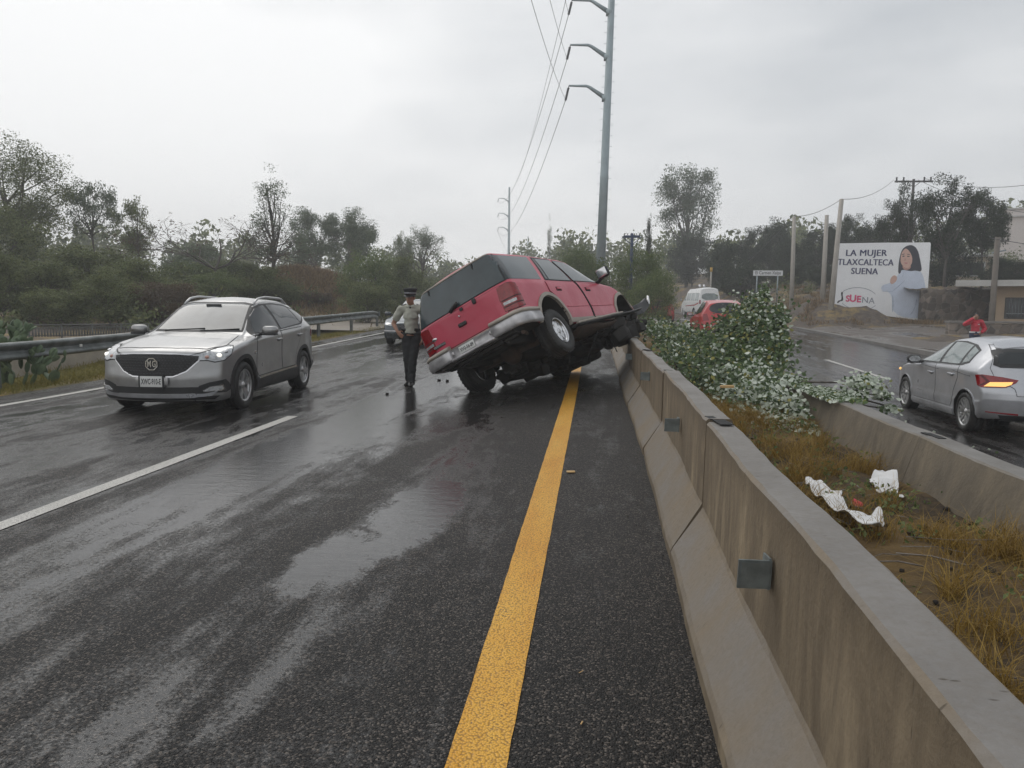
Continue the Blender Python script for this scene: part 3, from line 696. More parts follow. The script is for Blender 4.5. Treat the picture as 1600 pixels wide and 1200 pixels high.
for s, cx, cy, w in (('LA MUJER', 492, 232, 540), ('TLAXCALTECA', 482, 362, 735), ('SUENA', 466, 487, 355)):
    o = text(s, MAT['navy'], sheet, sheetM(cx, cy, .012), 84 / .70 * PXM, 0)
    base_v = [v.co.copy() for v in o.data.vertices]; bmx = bmesh.new(); bmx.from_mesh(o.data); nz_ = sheetM(cx, cy, .012).to_3x3().col[2]; ax_ = sheetM(cx, cy, .012).to_3x3().col[0]
    for q_ in (-1, 1):
        dup_ = bmesh.ops.duplicate(bmx, geom=[f for f in bmx.faces[:len(o.data.polygons)]] + bmx.verts[:len(o.data.vertices)])['geom']
        for v in [v for v in dup_ if isinstance(v, bmesh.types.BMVert)]: v.co += ax_ * (.014 * q_) + nz_ * (.0015 * (q_ + 2))
        bmx.faces.ensure_lookup_table(); bmx.verts.ensure_lookup_table()
    bmx.to_mesh(o.data); bmx.free()
    xs = [(v.co - sheetM(cx, cy, .012).translation).dot(sheetM(cx, cy, .012).to_3x3().col[0]) for v in o.data.vertices]
    k = w * PXM / (max(xs) - min(xs)); ax = sheetM(cx, cy, .012).to_3x3().col[0]; T = sheetM(cx, cy, .012).translation
    for v in o.data.vertices: v.co = v.co + ax * ((v.co - T).dot(ax) * (k - 1))
text('S', MAT['pink'], sheet, sheetM(225, 882, .012), 82 / .7 * PXM, .014); text('U', MAT['pink'], sheet, sheetM(300, 875, .012), 92 / .7 * PXM, .020); text('E', MAT['pink'], sheet, sheetM(385, 880, .012), 84 / .7 * PXM, .02)
text('N', MAT['pgrey'], sheet, sheetM(475, 885, .012), 80 / .7 * PXM, .003, sx=1.05); text('A', MAT['pgrey'], sheet, sheetM(570, 890, .012), 80 / .7 * PXM, .003, sx=1.05)
flat('map_emblem', [(130, 790), (160, 790), (150, 830), (162, 880), (155, 915), (110, 925), (85, 955), (68, 945), (90, 915), (130, 905), (138, 860), (130, 830)], MAT['pblack'], .012, 1)
for sgn, a0, a1, wd in ((-1, 200, 330, 7), (1, 30, 150, 7)):
    P = [(385 + 275 * math.cos(R_(a)), 870 + (155 + wd * sgn * 0) * math.sin(R_(a))) for a in np.linspace(a0, a1, 20)]
    me = MB()
    V = []
    for (x, y) in P: V += [bp(*cp(x, y - 4), .012), bp(*cp(x, y + 4), .012)]
    me.add(V, [(2 * i, 2 * i + 1, 2 * i + 3, 2 * i + 2) for i in range(19)]); me.build('logo_arc', [MAT['pgrey']], sheet, False)
m = MB()
for u in (.12, .5, .9):
    p = bp(u, .1, -.14); q = bp(u, 1.0, -.14); m.box(((p.x + q.x) / 2, p.y, (p.z + q.z - 1.6) / 2), (.1, .1, abs(p.z - q.z) + 1.8))
for v in (.15, .5, .85):
    p = bp(.02, v, -.08); q = bp(.98, v, -.08); m.tube([p, q], .03, 4)
m.build('frame', [MAT['galv']], bbd)

# ---- white place-name sign on two posts
b0 = at_y(1177, 422.5, 58); b1 = at_y(1223, 431, 58); sg = empty('place_sign', ((b0.x + b1.x) / 2, 58, (b0.z + b1.z) / 2), label='white place name sign on two posts before the dry bank', cat='sign')
W, Hh = b1.x - b0.x, b0.z - b1.z
m = MB(); m.box((0, 0, 0), (W, .03, Hh)); pan = m.build('panel', [simple('sign_white', (.72, .73, .74), .4, 0, .05)], sg)
Ms = Matrix.Rotation(R_(90), 4, 'X'); Ms.translation = Vector((0, -.018, .01))
text('El Carmen Xalpa', MAT['pblack'], pan, Ms, Hh * .85, .003, sx=W * .88 / (Hh * .85 * 7.3))
for dx in (-.36, .34):
    m = MB(); m.tube([(W * dx, .03, Hh * .4), (W * dx, .03, -2.6)], .05, 6); m.build('post', [MAT['galv']], sg)
# yellow topped marker post far down the road
m = MB(); p = at_y(1110, 462, 66); q = at_y(1111.5, 418, 66); m.tube([p - Vector((0, 0, .6)), p.lerp(q, .85)], .07, 8, 0); m.tube([p.lerp(q, .85), q], .10, 8, 1)
tag(m.build('marker_post', [MAT['post_conc'], simple('marker_yellow', (.55, .33, .05), .6)]), 'slim grey post with a yellow top beyond the white van', 'post')

# ---- house, walls and pale building at the right edge
MAT['stucco'] = simple('stucco_tan', (.44, .335, .235), .9, 0, .08, 2, .15); MAT['pale_wall'] = simple('pale_wall', (.62, .57, .545), .85, 0, .04, .5)
MAT['roof_slab'] = simple('roof_slab', (.50, .49, .47), .7, 0, .1, 2); MAT['win_dark'] = simple('window_glass_dark', (.02, .024, .03), .12, 0, .2, 3); MAT['white_frame'] = simple('white_frame', (.6, .6, .58), .5); MAT['dark_frame'] = simple('dark_frame', (.03, .03, .032), .5)
h0 = at_y(1549, 505, 42); h1 = at_y(1549, 441, 42); house = empty('house', (h0.x, 42, h0.z - .3), label='tan single storey house with barred dark window at the right edge', cat='house'); house.rotation_euler = (0, 0, R_(-25)); HH = h1.z - h0.z + .3
wx0 = at_y(1569, 465, 42).x - h0.x; wx1 = at_y(1599, 465, 42).x - h0.x; wz1 = at_y(1569, 465, 42).z - h0.z + .3; wz0 = at_y(1569, 498, 42).z - h0.z + .3; LW = 6.0
m = MB()
m.box((wx0 / 2, 2.5, HH / 2), (wx0, 5, HH)); m.box(((wx1 + LW) / 2, 2.5, HH / 2), (LW - wx1, 5, HH)); m.box(((wx0 + wx1) / 2, 2.5, wz0 / 2), (wx1 - wx0, 5, wz0)); m.box(((wx0 + wx1) / 2, 2.5, (wz1 + HH) / 2), (wx1 - wx0, 5, HH - wz1)); m.box(((wx0 + wx1) / 2, 2.65, (wz0 + wz1) / 2), (wx1 - wx0, 4.7, wz1 - wz0))
m.build('wall', [MAT['stucco']], house)
m = MB(); m.box((LW / 2 - .6, 2.2, HH + .02), (LW + 2.2, 6.6, .13)); m.box((LW / 2 - .6, -1.04, HH - .12), (LW + 2.2, .1, .2)); m.build('roof', [MAT['roof_slab']], house)
m = MB(); cxw, czw, ww, hw = (wx0 + wx1) / 2, (wz0 + wz1) / 2, wx1 - wx0, wz1 - wz0
for dx in (-.5, .5): m.box((cxw + dx * (ww - .08), .06, czw), (.09, .14, hw))
for dz in (-.5, .5): m.box((cxw, .06, czw + dz * (hw - .08)), (ww - .17, .13, .09))
wf = m.build('window', [MAT['dark_frame']], house)
m = MB(); m.box((cxw, .16, czw), (ww - .16, .02, hw - .16)); m.build('pane', [MAT['win_dark']], wf)
m = MB()
for i in range(7): m.tube([(cxw - ww / 2 + ww * (i + .5) / 7, .03, czw - hw / 2 + .08), (cxw - ww / 2 + ww * (i + .5) / 7, .03, czw + hw / 2 - .08)], .012, 5)
m.box((cxw, .03, czw - hw * .25), (ww - .1, .02, .03)); m.build('bars', [MAT['galv']], wf)
t = NT('rubble_stone'); vo = t.n('ShaderNodeTexVoronoi', {'Vector': t.coord('Object'), 'Scale': 2.6}); ve = t.n('ShaderNodeTexVoronoi', {'Vector': t.coord('Object'), 'Scale': 2.6}, feature='DISTANCE_TO_EDGE')
vc = t.n('ShaderNodeSeparateColor', {0: vo.outputs['Color']}).outputs[0]
c = t.ramp(vc, [(0, (.08, .068, .06)), (.5, (.17, .14, .115)), (1, (.30, .25, .21))]); n1 = t.noise(1.2, 4, .6)
c = t.mix(t.mr(ve.outputs['Distance'], .0, .06, 1, 0), c, (.20, .18, .155)); c = t.mix(t.mr(n1, .5, .7, 0, .7), c, (.07, .06, .05))
t.set(col=c, rough=.9, normal=t.bump(t.mr(ve.outputs['Distance'], 0, .1, 0, 1), .5, .05)); MAT['rubble'] = t.m
def wallbox(name, px0, px1, pyt, pyb, Y, th, mat, label, cap=None):
    a = at_y(px0, pyt, Y); b = at_y(px1, pyb, Y); o = empty(name, ((a.x + b.x) / 2, Y, b.z), label=label, cat='wall'); W = b.x - a.x; H = a.z - b.z
    bm = bmesh.new(); bmesh.ops.create_grid(bm, x_segments=24, y_segments=8, size=.5); r = random.Random(int(px0))
    for v in bm.verts:
        e = (r.random() - .5) * .06; top = (v.co.y > .49)
        v.co = Vector((v.co.x * W, (r.random() - .5) * .04, (v.co.y + .5) * (H + .5) - .5 + (e if top else 0)))
    me = bpy.data.meshes.new('wall'); ex = bmesh.ops.extrude_face_region(bm, geom=bm.faces[:]); bmesh.ops.translate(bm, verts=[v for v in ex['geom'] if isinstance(v, bmesh.types.BMVert)], vec=(0, th, 0))
    bmesh.ops.recalc_face_normals(bm, faces=bm.faces); bm.to_mesh(me); bm.free(); me.materials.append(mat); obj('wall', me, o)
    if cap: m = MB(); m.box((0, th / 2, H + .06), (W + .06, th + .1, .09)); m.build('coping', [cap], o)
    return o
wallbox('stone_wall', 1444, 1552, 452, 506, 46, .6, MAT['rubble'], 'old rubble stone retaining wall under the trees beside the billboard')
wallbox('stone_wall', 1484, 1700, 505, 530, 36, .4, MAT['rubble'], 'low capped stone wall behind the man in the red jacket', simple('wall_cap', (.20, .185, .17), .8))
# earth bank on the retaining wall
a = at_y(1446, 452, 46.5); b = at_y(1552, 452, 46.5); m = MB(); nxx, nyy = 30, 14; V = []
for j in range(nyy):
    for i in range(nxx):
        x = a.x - 1.0 + (b.x - a.x + 1.5) * i / (nxx - 1); y = 46.3 + 12 * j / (nyy - 1); V.append((x, y, a.z - .15 + .05 * (y - 46) + .25 * math.exp(-((y - 47.5) / 1.2) ** 2) + .16 * float(fbm(np.array(x), np.array(y), 1.6, 8))))
m.add(V, [(j * nxx + i, j * nxx + i + 1, (j + 1) * nxx + i + 1, (j + 1) * nxx + i) for j in range(nyy - 1) for i in range(nxx - 1)], 0, True)
tag(m.build('earth_bank', [MAT['soil']]), kind='structure')
p0 = at_y(1556, 470, 72); p1 = at_y(1556, 340, 72); bd = empty('building', (p0.x, 72, p0.z), (0, 0, R_(-27)), label='tall pale pink building with stepped roofline behind the trees', cat='building')
m = MB(); H1 = p1.z - p0.z; m.box((6, 5, H1 / 2 - 1), (12, 10, H1 + 2)); m.box((1.7, 4.5, H1 + .35), (3.0, 8, .7)); m.build('wall', [MAT['pale_wall']], bd)
m = MB(); m.box((6, 4.9, H1 + .06), (12.3, 10.2, .12)); m.box((1.7, 4.4, H1 + .76), (3.3, 8.2, .12)); m.build('roof', [MAT['roof_slab']], bd)
for k in range(3):
    m = MB(); m.box((2.4 + 3.0 * k, -.02, H1 * .45), (1.1, .12, 1.3)); w = m.build('window', [MAT['white_frame']], bd); m = MB(); m.box((2.4 + 3.0 * k, -.09, H1 * .45), (.9, .03, 1.1)); m.build('pane', [MAT['win_dark']], w)
# small white house seen between the trunks
p0 = at_y(1466, 445, 58); p1 = at_y(1466, 402, 58); p2 = at_y(1540, 402, 58); sh = empty('house', (p0.x, 58, p0.z), (0, 0, R_(-25)), label='small cream house with white window glimpsed between dark tree trunks', cat='house')
m = MB(); W = p2.x - p0.x; H = p1.z - p0.z; m.box((W / 2, 2, H / 2 - .8), (W, 4, H + 1.6)); m.build('wall', [simple('cream_wall', (.50, .43, .33), .9, 0, .08)], sh)
m = MB(); m.box((W / 2, 2, H + .05), (W + .5, 4.6, .14)); m.build('roof', [MAT['roof_slab']], sh)
for k, (u, wd) in enumerate(((.35, .9), (.72, 1.2))):
    m = MB(); m.box((W * u, -.03, H * .55), (wd, .1, 1.0)); w = m.build('window', [MAT['white_frame']], sh); m = MB(); m.box((W * u, -.095, H * .55), (wd - .2, .03, .8)); m.build('pane', [MAT['win_dark']], w)
# ------------------------------------------------------------------ vegetation
def foliage(name, dark, lite, hue=(.10, .075, .02), scale=1.2, trans=.32, rough=.6, hf=.5):
    t = NT(name); oi = t.n('ShaderNodeObjectInfo').outputs['Random']
    n1 = t.noise(scale, 3, .6, t.coord('Object')); geo = t.n('ShaderNodeNewGeometry'); pr = geo.outputs['Random Per Island']
    c = t.mix(t.mr(t.math('ADD', t.math('MULTIPLY', pr, .55), t.math('MULTIPLY', n1, .45)), .25, .75, 0, 1), dark, lite)
    c = t.mix(t.math('MULTIPLY', t.mr(pr, .72, .95, 0, 1), hf), c, hue)
    c = t.mix(t.mr(oi, 0, 1, 0, .25), c, tuple(x * .6 for x in dark))
    t.set(col=c, rough=rough, spec=.25)
    tr = t.n('ShaderNodeBsdfTranslucent', {'Color': c}); ms = t.n('ShaderNodeMixShader', {0: trans, 1: t.p.outputs[0], 2: tr.outputs[0]})
    out = [n for n in t.t.nodes if n.type == 'OUTPUT_MATERIAL'][0]; t.t.links.new(ms.outputs[0], out.inputs['Surface']); return t.m
MAT['leaf_olive'] = foliage('leaf_olive', (.070, .092, .040), (.255, .29, .125), (.17, .135, .05), hf=.35)
MAT['leaf_grey'] = foliage('leaf_greygreen', (.080, .108, .072), (.245, .295, .19), (.12, .10, .07))
MAT['leaf_dark'] = foliage('leaf_dark', (.016, .028, .014), (.058, .080, .038), (.06, .06, .03), hf=.3)
MAT['leaf_light'] = foliage('leaf_light', (.08, .12, .04), (.25, .31, .13), (.24, .22, .08))
MAT['leaf_brown'] = foliage('leaf_brown', (.07, .05, .035), (.17, .12, .08), (.13, .11, .05))
t = NT('bark'); n1 = t.noise(1.0, 5, .6, t.mapped((9, 9, 2))); t.set(col=t.mix(t.mr(n1, .35, .65, 0, 1), (.05, .042, .036), (.13, .115, .10)), rough=.9); MAT['bark'] = t.m
t = NT('bark_pale'); n1 = t.noise(1.0, 5, .6, t.mapped((9, 9, 2))); t.set(col=t.mix(t.mr(n1, .35, .65, 0, 1), (.12, .10, .085), (.26, .235, .21)), rough=.9); MAT['bark_pale'] = t.m

def leaf_cards(P, rng, size, aspect=.5, droop=0.0, jit=.4, flat=0.0):
    """one leaf-sized face at each point"""
    n = len(P); d = rng.normal(size=(n, 3)); d[:, 2] = d[:, 2] * (1 - flat) - droop; d /= np.linalg.norm(d, axis=1)[:, None]
    e = rng.normal(size=(n, 3)); e = e - d * (e * d).sum(1)[:, None]; e /= np.linalg.norm(e, axis=1)[:, None]
    s = size * (1 + jit * (rng.rand(n) * 2 - 1)); L = d * s[:, None]; W = e * (s * aspect * .5)[:, None]
    nn = np.cross(d, e) * (s * .10)[:, None]
    V = np.stack([P - L * .5, P - W * 1.0 + nn, P + L * .5, P + W + nn], 1).reshape(-1, 3); F = np.arange(4 * n).reshape(n, 4); return V, F
def unit_tree(kind, seed, leaf=.030, mat='leaf_olive', bark='bark'):
    rng = np.random.RandomState(seed); blobs = []
    def ellp(c, r, n, shell=.5):
        d = rng.normal(size=(n, 3)); d /= np.linalg.norm(d, axis=1)[:, None]; q = rng.rand(n) ** (1 / 3.) * (1 - shell) + shell * (.75 + .25 * rng.rand(n)); return np.array(c) + d * q[:, None] * np.array(r)
    per = 300; base = .22; lean = rng.uniform(-.06, .06)
    if kind == 'dense': C = ellp((0, 0, .53), (.40, .40, .38), 34, .55); R = rng.uniform(.09, .17, 34); per = 420; base = .06
    elif kind == 'airy': C = ellp((0, 0, .66), (.40, .40, .27), 24, .6); R = rng.uniform(.08, .15, 24); per = 900; base = .28
    elif kind == 'sparse': C = ellp((0, 0, .70), (.36, .36, .24), 15, .65); R = rng.uniform(.07, .13, 15); per = 620; base = .40
    elif kind == 'conic':
        z = rng.uniform(.22, .97, 40); rr = .40 * (1.02 - z) ** .75 * rng.rand(40) ** .5; a = rng.rand(40) * 6.28; C = np.stack([rr * np.cos(a), rr * np.sin(a), z], 1); R = rng.uniform(.05, .10, 40); per = 330; base = .15
    elif kind == 'umbrella':
        a = rng.rand(24) * 6.28; rr = .42 * rng.rand(24) ** .5; C = np.stack([rr * np.cos(a), rr * np.sin(a), .90 - .9 * rr ** 2 - .16 * rng.rand(24) ** 2], 1); R = rng.uniform(.07, .12, 24); per = 520; base = .30
    elif kind == 'pine':
        C = np.concatenate([ellp((.02, 0, .82), (.34, .34, .15), 16, .4), ellp((0, 0, .55), (.28, .28, .22), 12, .6)]); R = rng.uniform(.07, .12, 28); per = 820; base = .25
    else: C = np.zeros((0, 3)); R = np.zeros(0)
    m = MB(); top = .62 if kind != 'dense' else .45
    if kind in ('conic',): top = .95
    T = [Vector((lean * q + .015 * math.sin(5 * q + seed), .015 * math.cos(6 * q + seed), q * top)) for q in np.linspace(0, 1, 8)]
    T[0].z = -.06
    r0 = {'dense': .016, 'bare': .011}.get(kind, .020)
    m.tube(T, [r0 * (1 - .72 * q) for q in np.linspace(0, 1, 8)], 7)
    for c in C:
        z0 = rng.uniform(base, max(base + .02, min(top * .98, c[2] * .85))); q = min(.99, z0 / top); i = int(q * 7); p = T[i].lerp(T[min(7, i + 1)], q * 7 - i); e = Vector(c)
        mid = p.lerp(e, .5) + Vector((0, 0, -.03 + .05 * rng.rand())) + Vector(rng.normal(size=3) * .02)
        m.tube([p, p.lerp(mid, .5) + Vector((0, 0, .008)), mid, mid.lerp(e, .6), e], [r0 * .42, r0 * .34, r0 * .26, r0 * .17, r0 * .07], 5, caps=False)
        for k in range(3):
            w = e + Vector(rng.normal(size=3) * .06); m.tube([mid.lerp(e, .5 + .15 * k), mid.lerp(w, .6), w], [r0 * .13, r0 * .10, r0 * .04], 4, caps=False)
    if kind == 'bare':
        def br(p, d, l, r, dep):
            q = p + d * l; mid = p + d * l * .5 + Vector(rng.normal(size=3) * l * .06); m.tube([p, mid, q], [r, r * .8, r * .62], 5 if dep > 2 else 4, caps=False); blobs.append(q)
            if dep == 0: return
            for k in range(3 if dep > 2 else 2 + (rng.rand() < .5)):
                nd = (d * .8 + Vector(rng.normal(size=3) * .48) + Vector((0, 0, .10))).normalized(); br(q, nd, l * rng.uniform(.62, .86), r * .62, dep - 1)
        for k in range(6): br(T[3], (Vector((math.cos(k * 1.7), math.sin(k * 1.7), 0)) * .8 + Vector((0, 0, .8))).normalized(), .21, .0065, 4)
        P = np.array([b[:] for b in blobs]); P = P[rng.rand(len(P)) < .5]; P = np.repeat(P, 4, 0) + rng.normal(size=(len(P) * 4, 3)) * .018
    else:
        P = []
        for c, r in zip(C, R):
            k = 5; sub = c + rng.normal(size=(k, 3)) * r * .55
            n = int(per * (r / .12) ** 2); w = rng.randint(0, k, n); q = np.clip(rng.normal(size=(n, 3)), -1.5, 1.5); q = sub[w] + q * r * np.array((.40, .40, .30)); P.append(q)
        P = np.concatenate(P); P = P[P[:, 2] > .02]
    V, F = leaf_cards(P, rng, leaf, .5, .25, .45)
    return m.mesh('trunk', [MAT[bark]]), np_mesh('crown', V, F, MAT[mat])
KINDS = {}
def kind(key, *a):
    if key not in KINDS: KINDS[key] = unit_tree(*a)
    return KINDS[key]
kdef = {'dense1': ('dense', 1, .027, 'leaf_olive'), 'dense2': ('dense', 2, .027, 'leaf_olive'), 'denseg': ('dense', 3, .024, 'leaf_grey'), 'densed1': ('dense', 4, .027, 'leaf_dark'), 'densed2': ('dense', 5, .027, 'leaf_dark'), 'densel1': ('dense', 6, .024, 'leaf_light'), 'densel2': ('dense', 7, .024, 'leaf_light'),
        'denseb': ('dense', 8, .027, 'leaf_brown'), 'airy1': ('airy', 11, .019, 'leaf_grey', 'bark_pale'), 'airy2': ('airy', 12, .014, 'leaf_olive'), 'airy3': ('airy', 13, .019, 'leaf_grey', 'bark_pale'), 'airyd': ('airy', 14, .020, 'leaf_dark'), 'sparse1': ('sparse', 21, .022, 'leaf_grey', 'bark'), 'sparse2': ('sparse', 22, .022, 'leaf_olive'),
        'conic1': ('conic', 31, .017, 'leaf_grey', 'bark'), 'conicd': ('conic', 32, .022, 'leaf_dark'), 'umb': ('umbrella', 41, .016, 'leaf_grey'), 'pine': ('pine', 51, .017, 'leaf_grey', 'bark'), 'pined': ('pine', 52, .019, 'leaf_dark'), 'bare': ('bare', 61, .016, 'leaf_brown', 'bark')}
def tree(name, k, px0, px1, pyt, Y, label, pyb=None, group=None, rot=0, cat='tree', depthk=1.0, lean=0):
    a = at_y(px0, pyt, Y); b = at_y(px1, pyt, Y); x = (a.x + b.x) / 2; zb = float(hgt(x, Y)) if pyb is None else at_y((px0 + px1) / 2, pyb, Y).z; H = a.z - zb; W = b.x - a.x
    tm, cm = kind(k, *kdef[k]); o = empty(name, (x, Y, zb - .05), (0, lean, rot), label, cat, group); o.scale = (W * 1.15, W * 1.15 * depthk, H)
    obj('trunk', tm, o); obj('crown', cm, o); return o
LG = 'trees beyond the left guard rail'; RG = 'trees on the right hillside'
tree('tree', 'airy2', -75, 112, 226, 38, 'tallest big grey-green tree filling the left edge of the photo', group=LG, rot=.4)
tree('tree', 'dense1', -60, 60, 330, 34, 'dark olive tree standing below the tallest tree at the left edge', group=LG, rot=1.0)
tree('tree', 'sparse1', 98, 188, 272, 40, 'slim grey-green tree with thin round crown right of the tallest left tree', group=LG, rot=2.0)
tree('tree', 'sparse2', 180, 250, 306, 40, 'small round-headed tree on a thin stem standing against the sky left of the bare tree', group=LG, rot=3.0, lean=R_(4))
tree('tree', 'dense2', 70, 205, 368, 33, 'broad dark olive tree under the two slim round-headed trees', group=LG, rot=2.2)
tree('tree', 'dense1', 160, 262, 405, 31, 'low olive tree directly behind the wire hoop fence near the silver SUV', group=LG, rot=4.2)
tree('tree', 'dense2', 10, 120, 392, 29, 'low olive shrub tree left of the fence behind the cactus', group=LG, rot=5.2)
tree('bush', 'denseb', 205, 300, 428, 29, 'brownish bush behind the silver SUV roof on its left', group='bushes beyond the guard rail', rot=.3, cat='bush')
tree('bush', 'dense1', 120, 215, 430, 27.5, 'olive bush just behind the right half of the hoop fence', group='bushes beyond the guard rail', rot=.8, cat='bush')
tree('bush', 'dense2', 40, 135, 440, 27, 'olive bush just behind the left half of the hoop fence', group='bushes beyond the guard rail', rot=1.9, cat='bush')
tree('tree', 'denseg', 265, 345, 374, 50, 'round grey-green tree seen through the bare tree branches', group=LG, rot=.1)
tree('bare_tree', 'bare', 205, 455, 318, 39, 'leafless pinkish brown tree with spreading twigs above the silver SUV', rot=.9)
tree('tree', 'densel1', 255, 330, 405, 41, 'greenish tree behind the silver SUV roof', group=LG, rot=1.5)
tree('tree', 'dense2', 325, 405, 400, 42, 'olive tree under the right half of the bare tree', group=LG, rot=3.5)
tree('tree', 'conic1', 352, 498, 286, 44, 'tall feathery pointed tree right of the bare tree', group=LG, rot=.6)
tree('tree', 'dense1', 370, 450, 418, 38, 'olive shrub tree at the foot of the tall feathery tree', group=LG, rot=2.9)
tree('tree', 'airy1', 450, 535, 322, 60, 'grey-green eucalyptus on the brown bank, left of a pair', group=LG, rot=1.1)
tree('tree', 'airy3', 505, 592, 320, 60, 'grey-green eucalyptus on the brown bank, right of a pair', group=LG, rot=2.5)
tree('bush', 'densel1', 535, 622, 384, 44, 'light green bush between the brown bank and the policeman', group='bushes beyond the guard rail', rot=.4, cat='bush')
tree('bush', 'dense1', 590, 668, 405, 42, 'olive bush right behind the policeman', group='bushes beyond the guard rail', rot=1.7, cat='bush')
tree('bush', 'dense2', 535, 612, 428, 38, 'low olive bush just behind the guard rail end', group='bushes beyond the guard rail', rot=3.1, cat='bush')
tree('bush', 'denseb', 462, 520, 452, 41, 'brown dry bush at the foot of the brown bank', group='bushes beyond the guard rail', rot=.9, cat='bush')
tree('umbrella_tree', 'umb', 618, 706, 352, 70, 'umbrella shaped tree with bare lower limbs left of the red truck', rot=.7)
tree('tree', 'sparse2', 608, 648, 362, 72, 'thin tree touching the umbrella shaped tree on its left', group=LG, rot=1.7)
tree('tree', 'dense2', 640, 720, 425, 66, 'dark low tree under the umbrella shaped tree', group=LG, rot=2.7)
tree('tree', 'conic1', 846, 872, 358, 75, 'small lone feathery tree above the red truck roof', group=LG, rot=.2)
tree('bush', 'densel2', 868, 965, 380, 44, 'pale green bush left of the tall steel pole base', group='median bushes', rot=.5, cat='bush', depthk=.7)
tree('bush', 'densel1', 935, 1062, 372, 41, 'large pale green bush around the dark blue pole', group='median bushes', rot=1.4, cat='bush', depthk=.6)
tree('bush', 'densel2', 985, 1060, 415, 37, 'lower pale green bush beside the torn truck bumper', group='median bushes', rot=3.4, cat='bush', depthk=.6)
tree('cypress', 'conicd', 1000, 1030, 342, 64, 'small dark pointed tree just right of the blue pole', rot=.4)
tree('pine_tree', 'pine', 1012, 1142, 262, 92, 'tallest tree right of the steel pole with high open crown', rot=.5)
tree('tree', 'densed1', 1050, 1118, 365, 90, 'dark green tree around the foot of the tallest open-crowned pine', group=RG, rot=1.5)
for (a, b, yt, Y, k, lab) in ((1105, 1170, 372, 70, 'densed2', 'dark tree right above the white van'), (1140, 1205, 356, 76, 'airyd', 'dark tree with ragged top left of the place sign'), (1180, 1240, 342, 80, 'densed1', 'dark tree rising highest behind the place sign'),
                            (1215, 1275, 372, 72, 'densed2', 'dark tree right behind the leftmost concrete post'), (1250, 1312, 352, 74, 'densed1', 'dark tree filling the gap between two concrete posts'), (1290, 1362, 330, 72, 'airyd', 'dark tree topping the left corner of the billboard'), (1335, 1400, 342, 68, 'densed2', 'dark tree above the middle of the billboard'),
                            (1120, 1200, 410, 64, 'densed1', 'low dark tree behind the yellow topped post'), (1195, 1265, 408, 66, 'densed2', 'low dark tree behind the place sign panel'), (1262, 1318, 412, 62, 'densed1', 'low dark tree left of the billboard edge')):
    tree('tree', k, a, b, yt, Y, lab, group=RG, rot=a * .1)
for (a, b, yt, Y, k, lab, pb) in ((1368, 1432, 322, 56, 'pined', 'dark tree just left of the utility pole crossarm', None), (1395, 1465, 294, 55, 'pined', 'dark tree behind the dark utility pole', None), (1432, 1545, 284, 50, 'pined', 'biggest dark tree right of the utility pole with bare trunks below', 447), (1505, 1582, 288, 51, 'airyd', 'dark tree leaning over the pale building', 447), (1448, 1520, 345, 54, 'densed1', 'dark bushy tree behind the right billboard edge', None)):
    tree('tree', k, a, b, yt, Y, lab, pb, RG, rot=a * .2)
for (a, b, yt, lab) in ((1528, 1580, 398, 'dark clipped hedge clump above the tan house roof, left part'), (1565, 1640, 402, 'dark clipped hedge clump above the tan house roof at the photo edge')):
    tree('bush', 'densed2', a, b, yt, 50, lab, 448, 'hedge clumps above the house', rot=a * .3, cat='bush')
for (a, b, yt, Y, k, lab) in ((398, 470, 430, 39, 'dense2', 'olive bush covering the left flank of the brown bank'), (-40, 40, 400, 27, 'dense1', 'dark olive bush right behind the prickly pear at the left edge'), (300, 372, 420, 36, 'densel1', 'green bush behind the middle of the silver SUV roof')):
    tree('bush', k, a, b, yt, Y, lab, group='bushes beyond the guard rail', rot=a * .1, cat='bush')
# distant woods closing the horizon
rng = np.random.RandomState(77); P = []
for k in range(240):
    an = rng.uniform(-1.25, 1.15); d = rng.uniform(105, 150); x = d * math.sin(an); y = d * math.cos(an)
    if y < 30: continue
    h = rng.uniform(4.5, 8.5) * (1.15 if x < 0 else 1.0); w = rng.uniform(3, 6); z = float(hgt(x, y))
    n = 260; q = rng.normal(size=(n, 3)); q /= np.linalg.norm(q, axis=1)[:, None]; q *= (rng.rand(n) ** .4)[:, None]
    P.append(q * np.array((w * .6, w * .6, h * .5)) + np.array((x, y, z + h * .48)))
P = np.concatenate(P); V, F = leaf_cards(P, rng, .75, .55, .1)
tag(obj('distant_woods', np_mesh('distant_woods', V, F, MAT['leaf_olive'])), kind='stuff')
# scrub between the fence and the trees, on the bank and the right hillside
P = []
for k in range(520):
    if k < 300: x = rng.uniform(-45, -15); y = rng.uniform(25, 60)
    elif k < 380: x = rng.uniform(-26, -12.5); y = rng.uniform(36, 62)
    else: x = rng.uniform(12, 40); y = rng.uniform(56, 90)
    if -20 < x < -12 and 41 < y < 54 and rng.rand() < .8: continue
    h = rng.uniform(.4, 1.5); n = 110; q = rng.normal(size=(n, 3)) * np.array((.35, .35, .3)) * h; P.append(q + np.array((x, y, float(hgt(x, y)) + h * .35)))
P = np.concatenate(P); V, F = leaf_cards(P, rng, .17, .5, 0)
tag(obj('undergrowth', np_mesh('undergrowth', V, F, MAT['leaf_olive'])), kind='stuff')

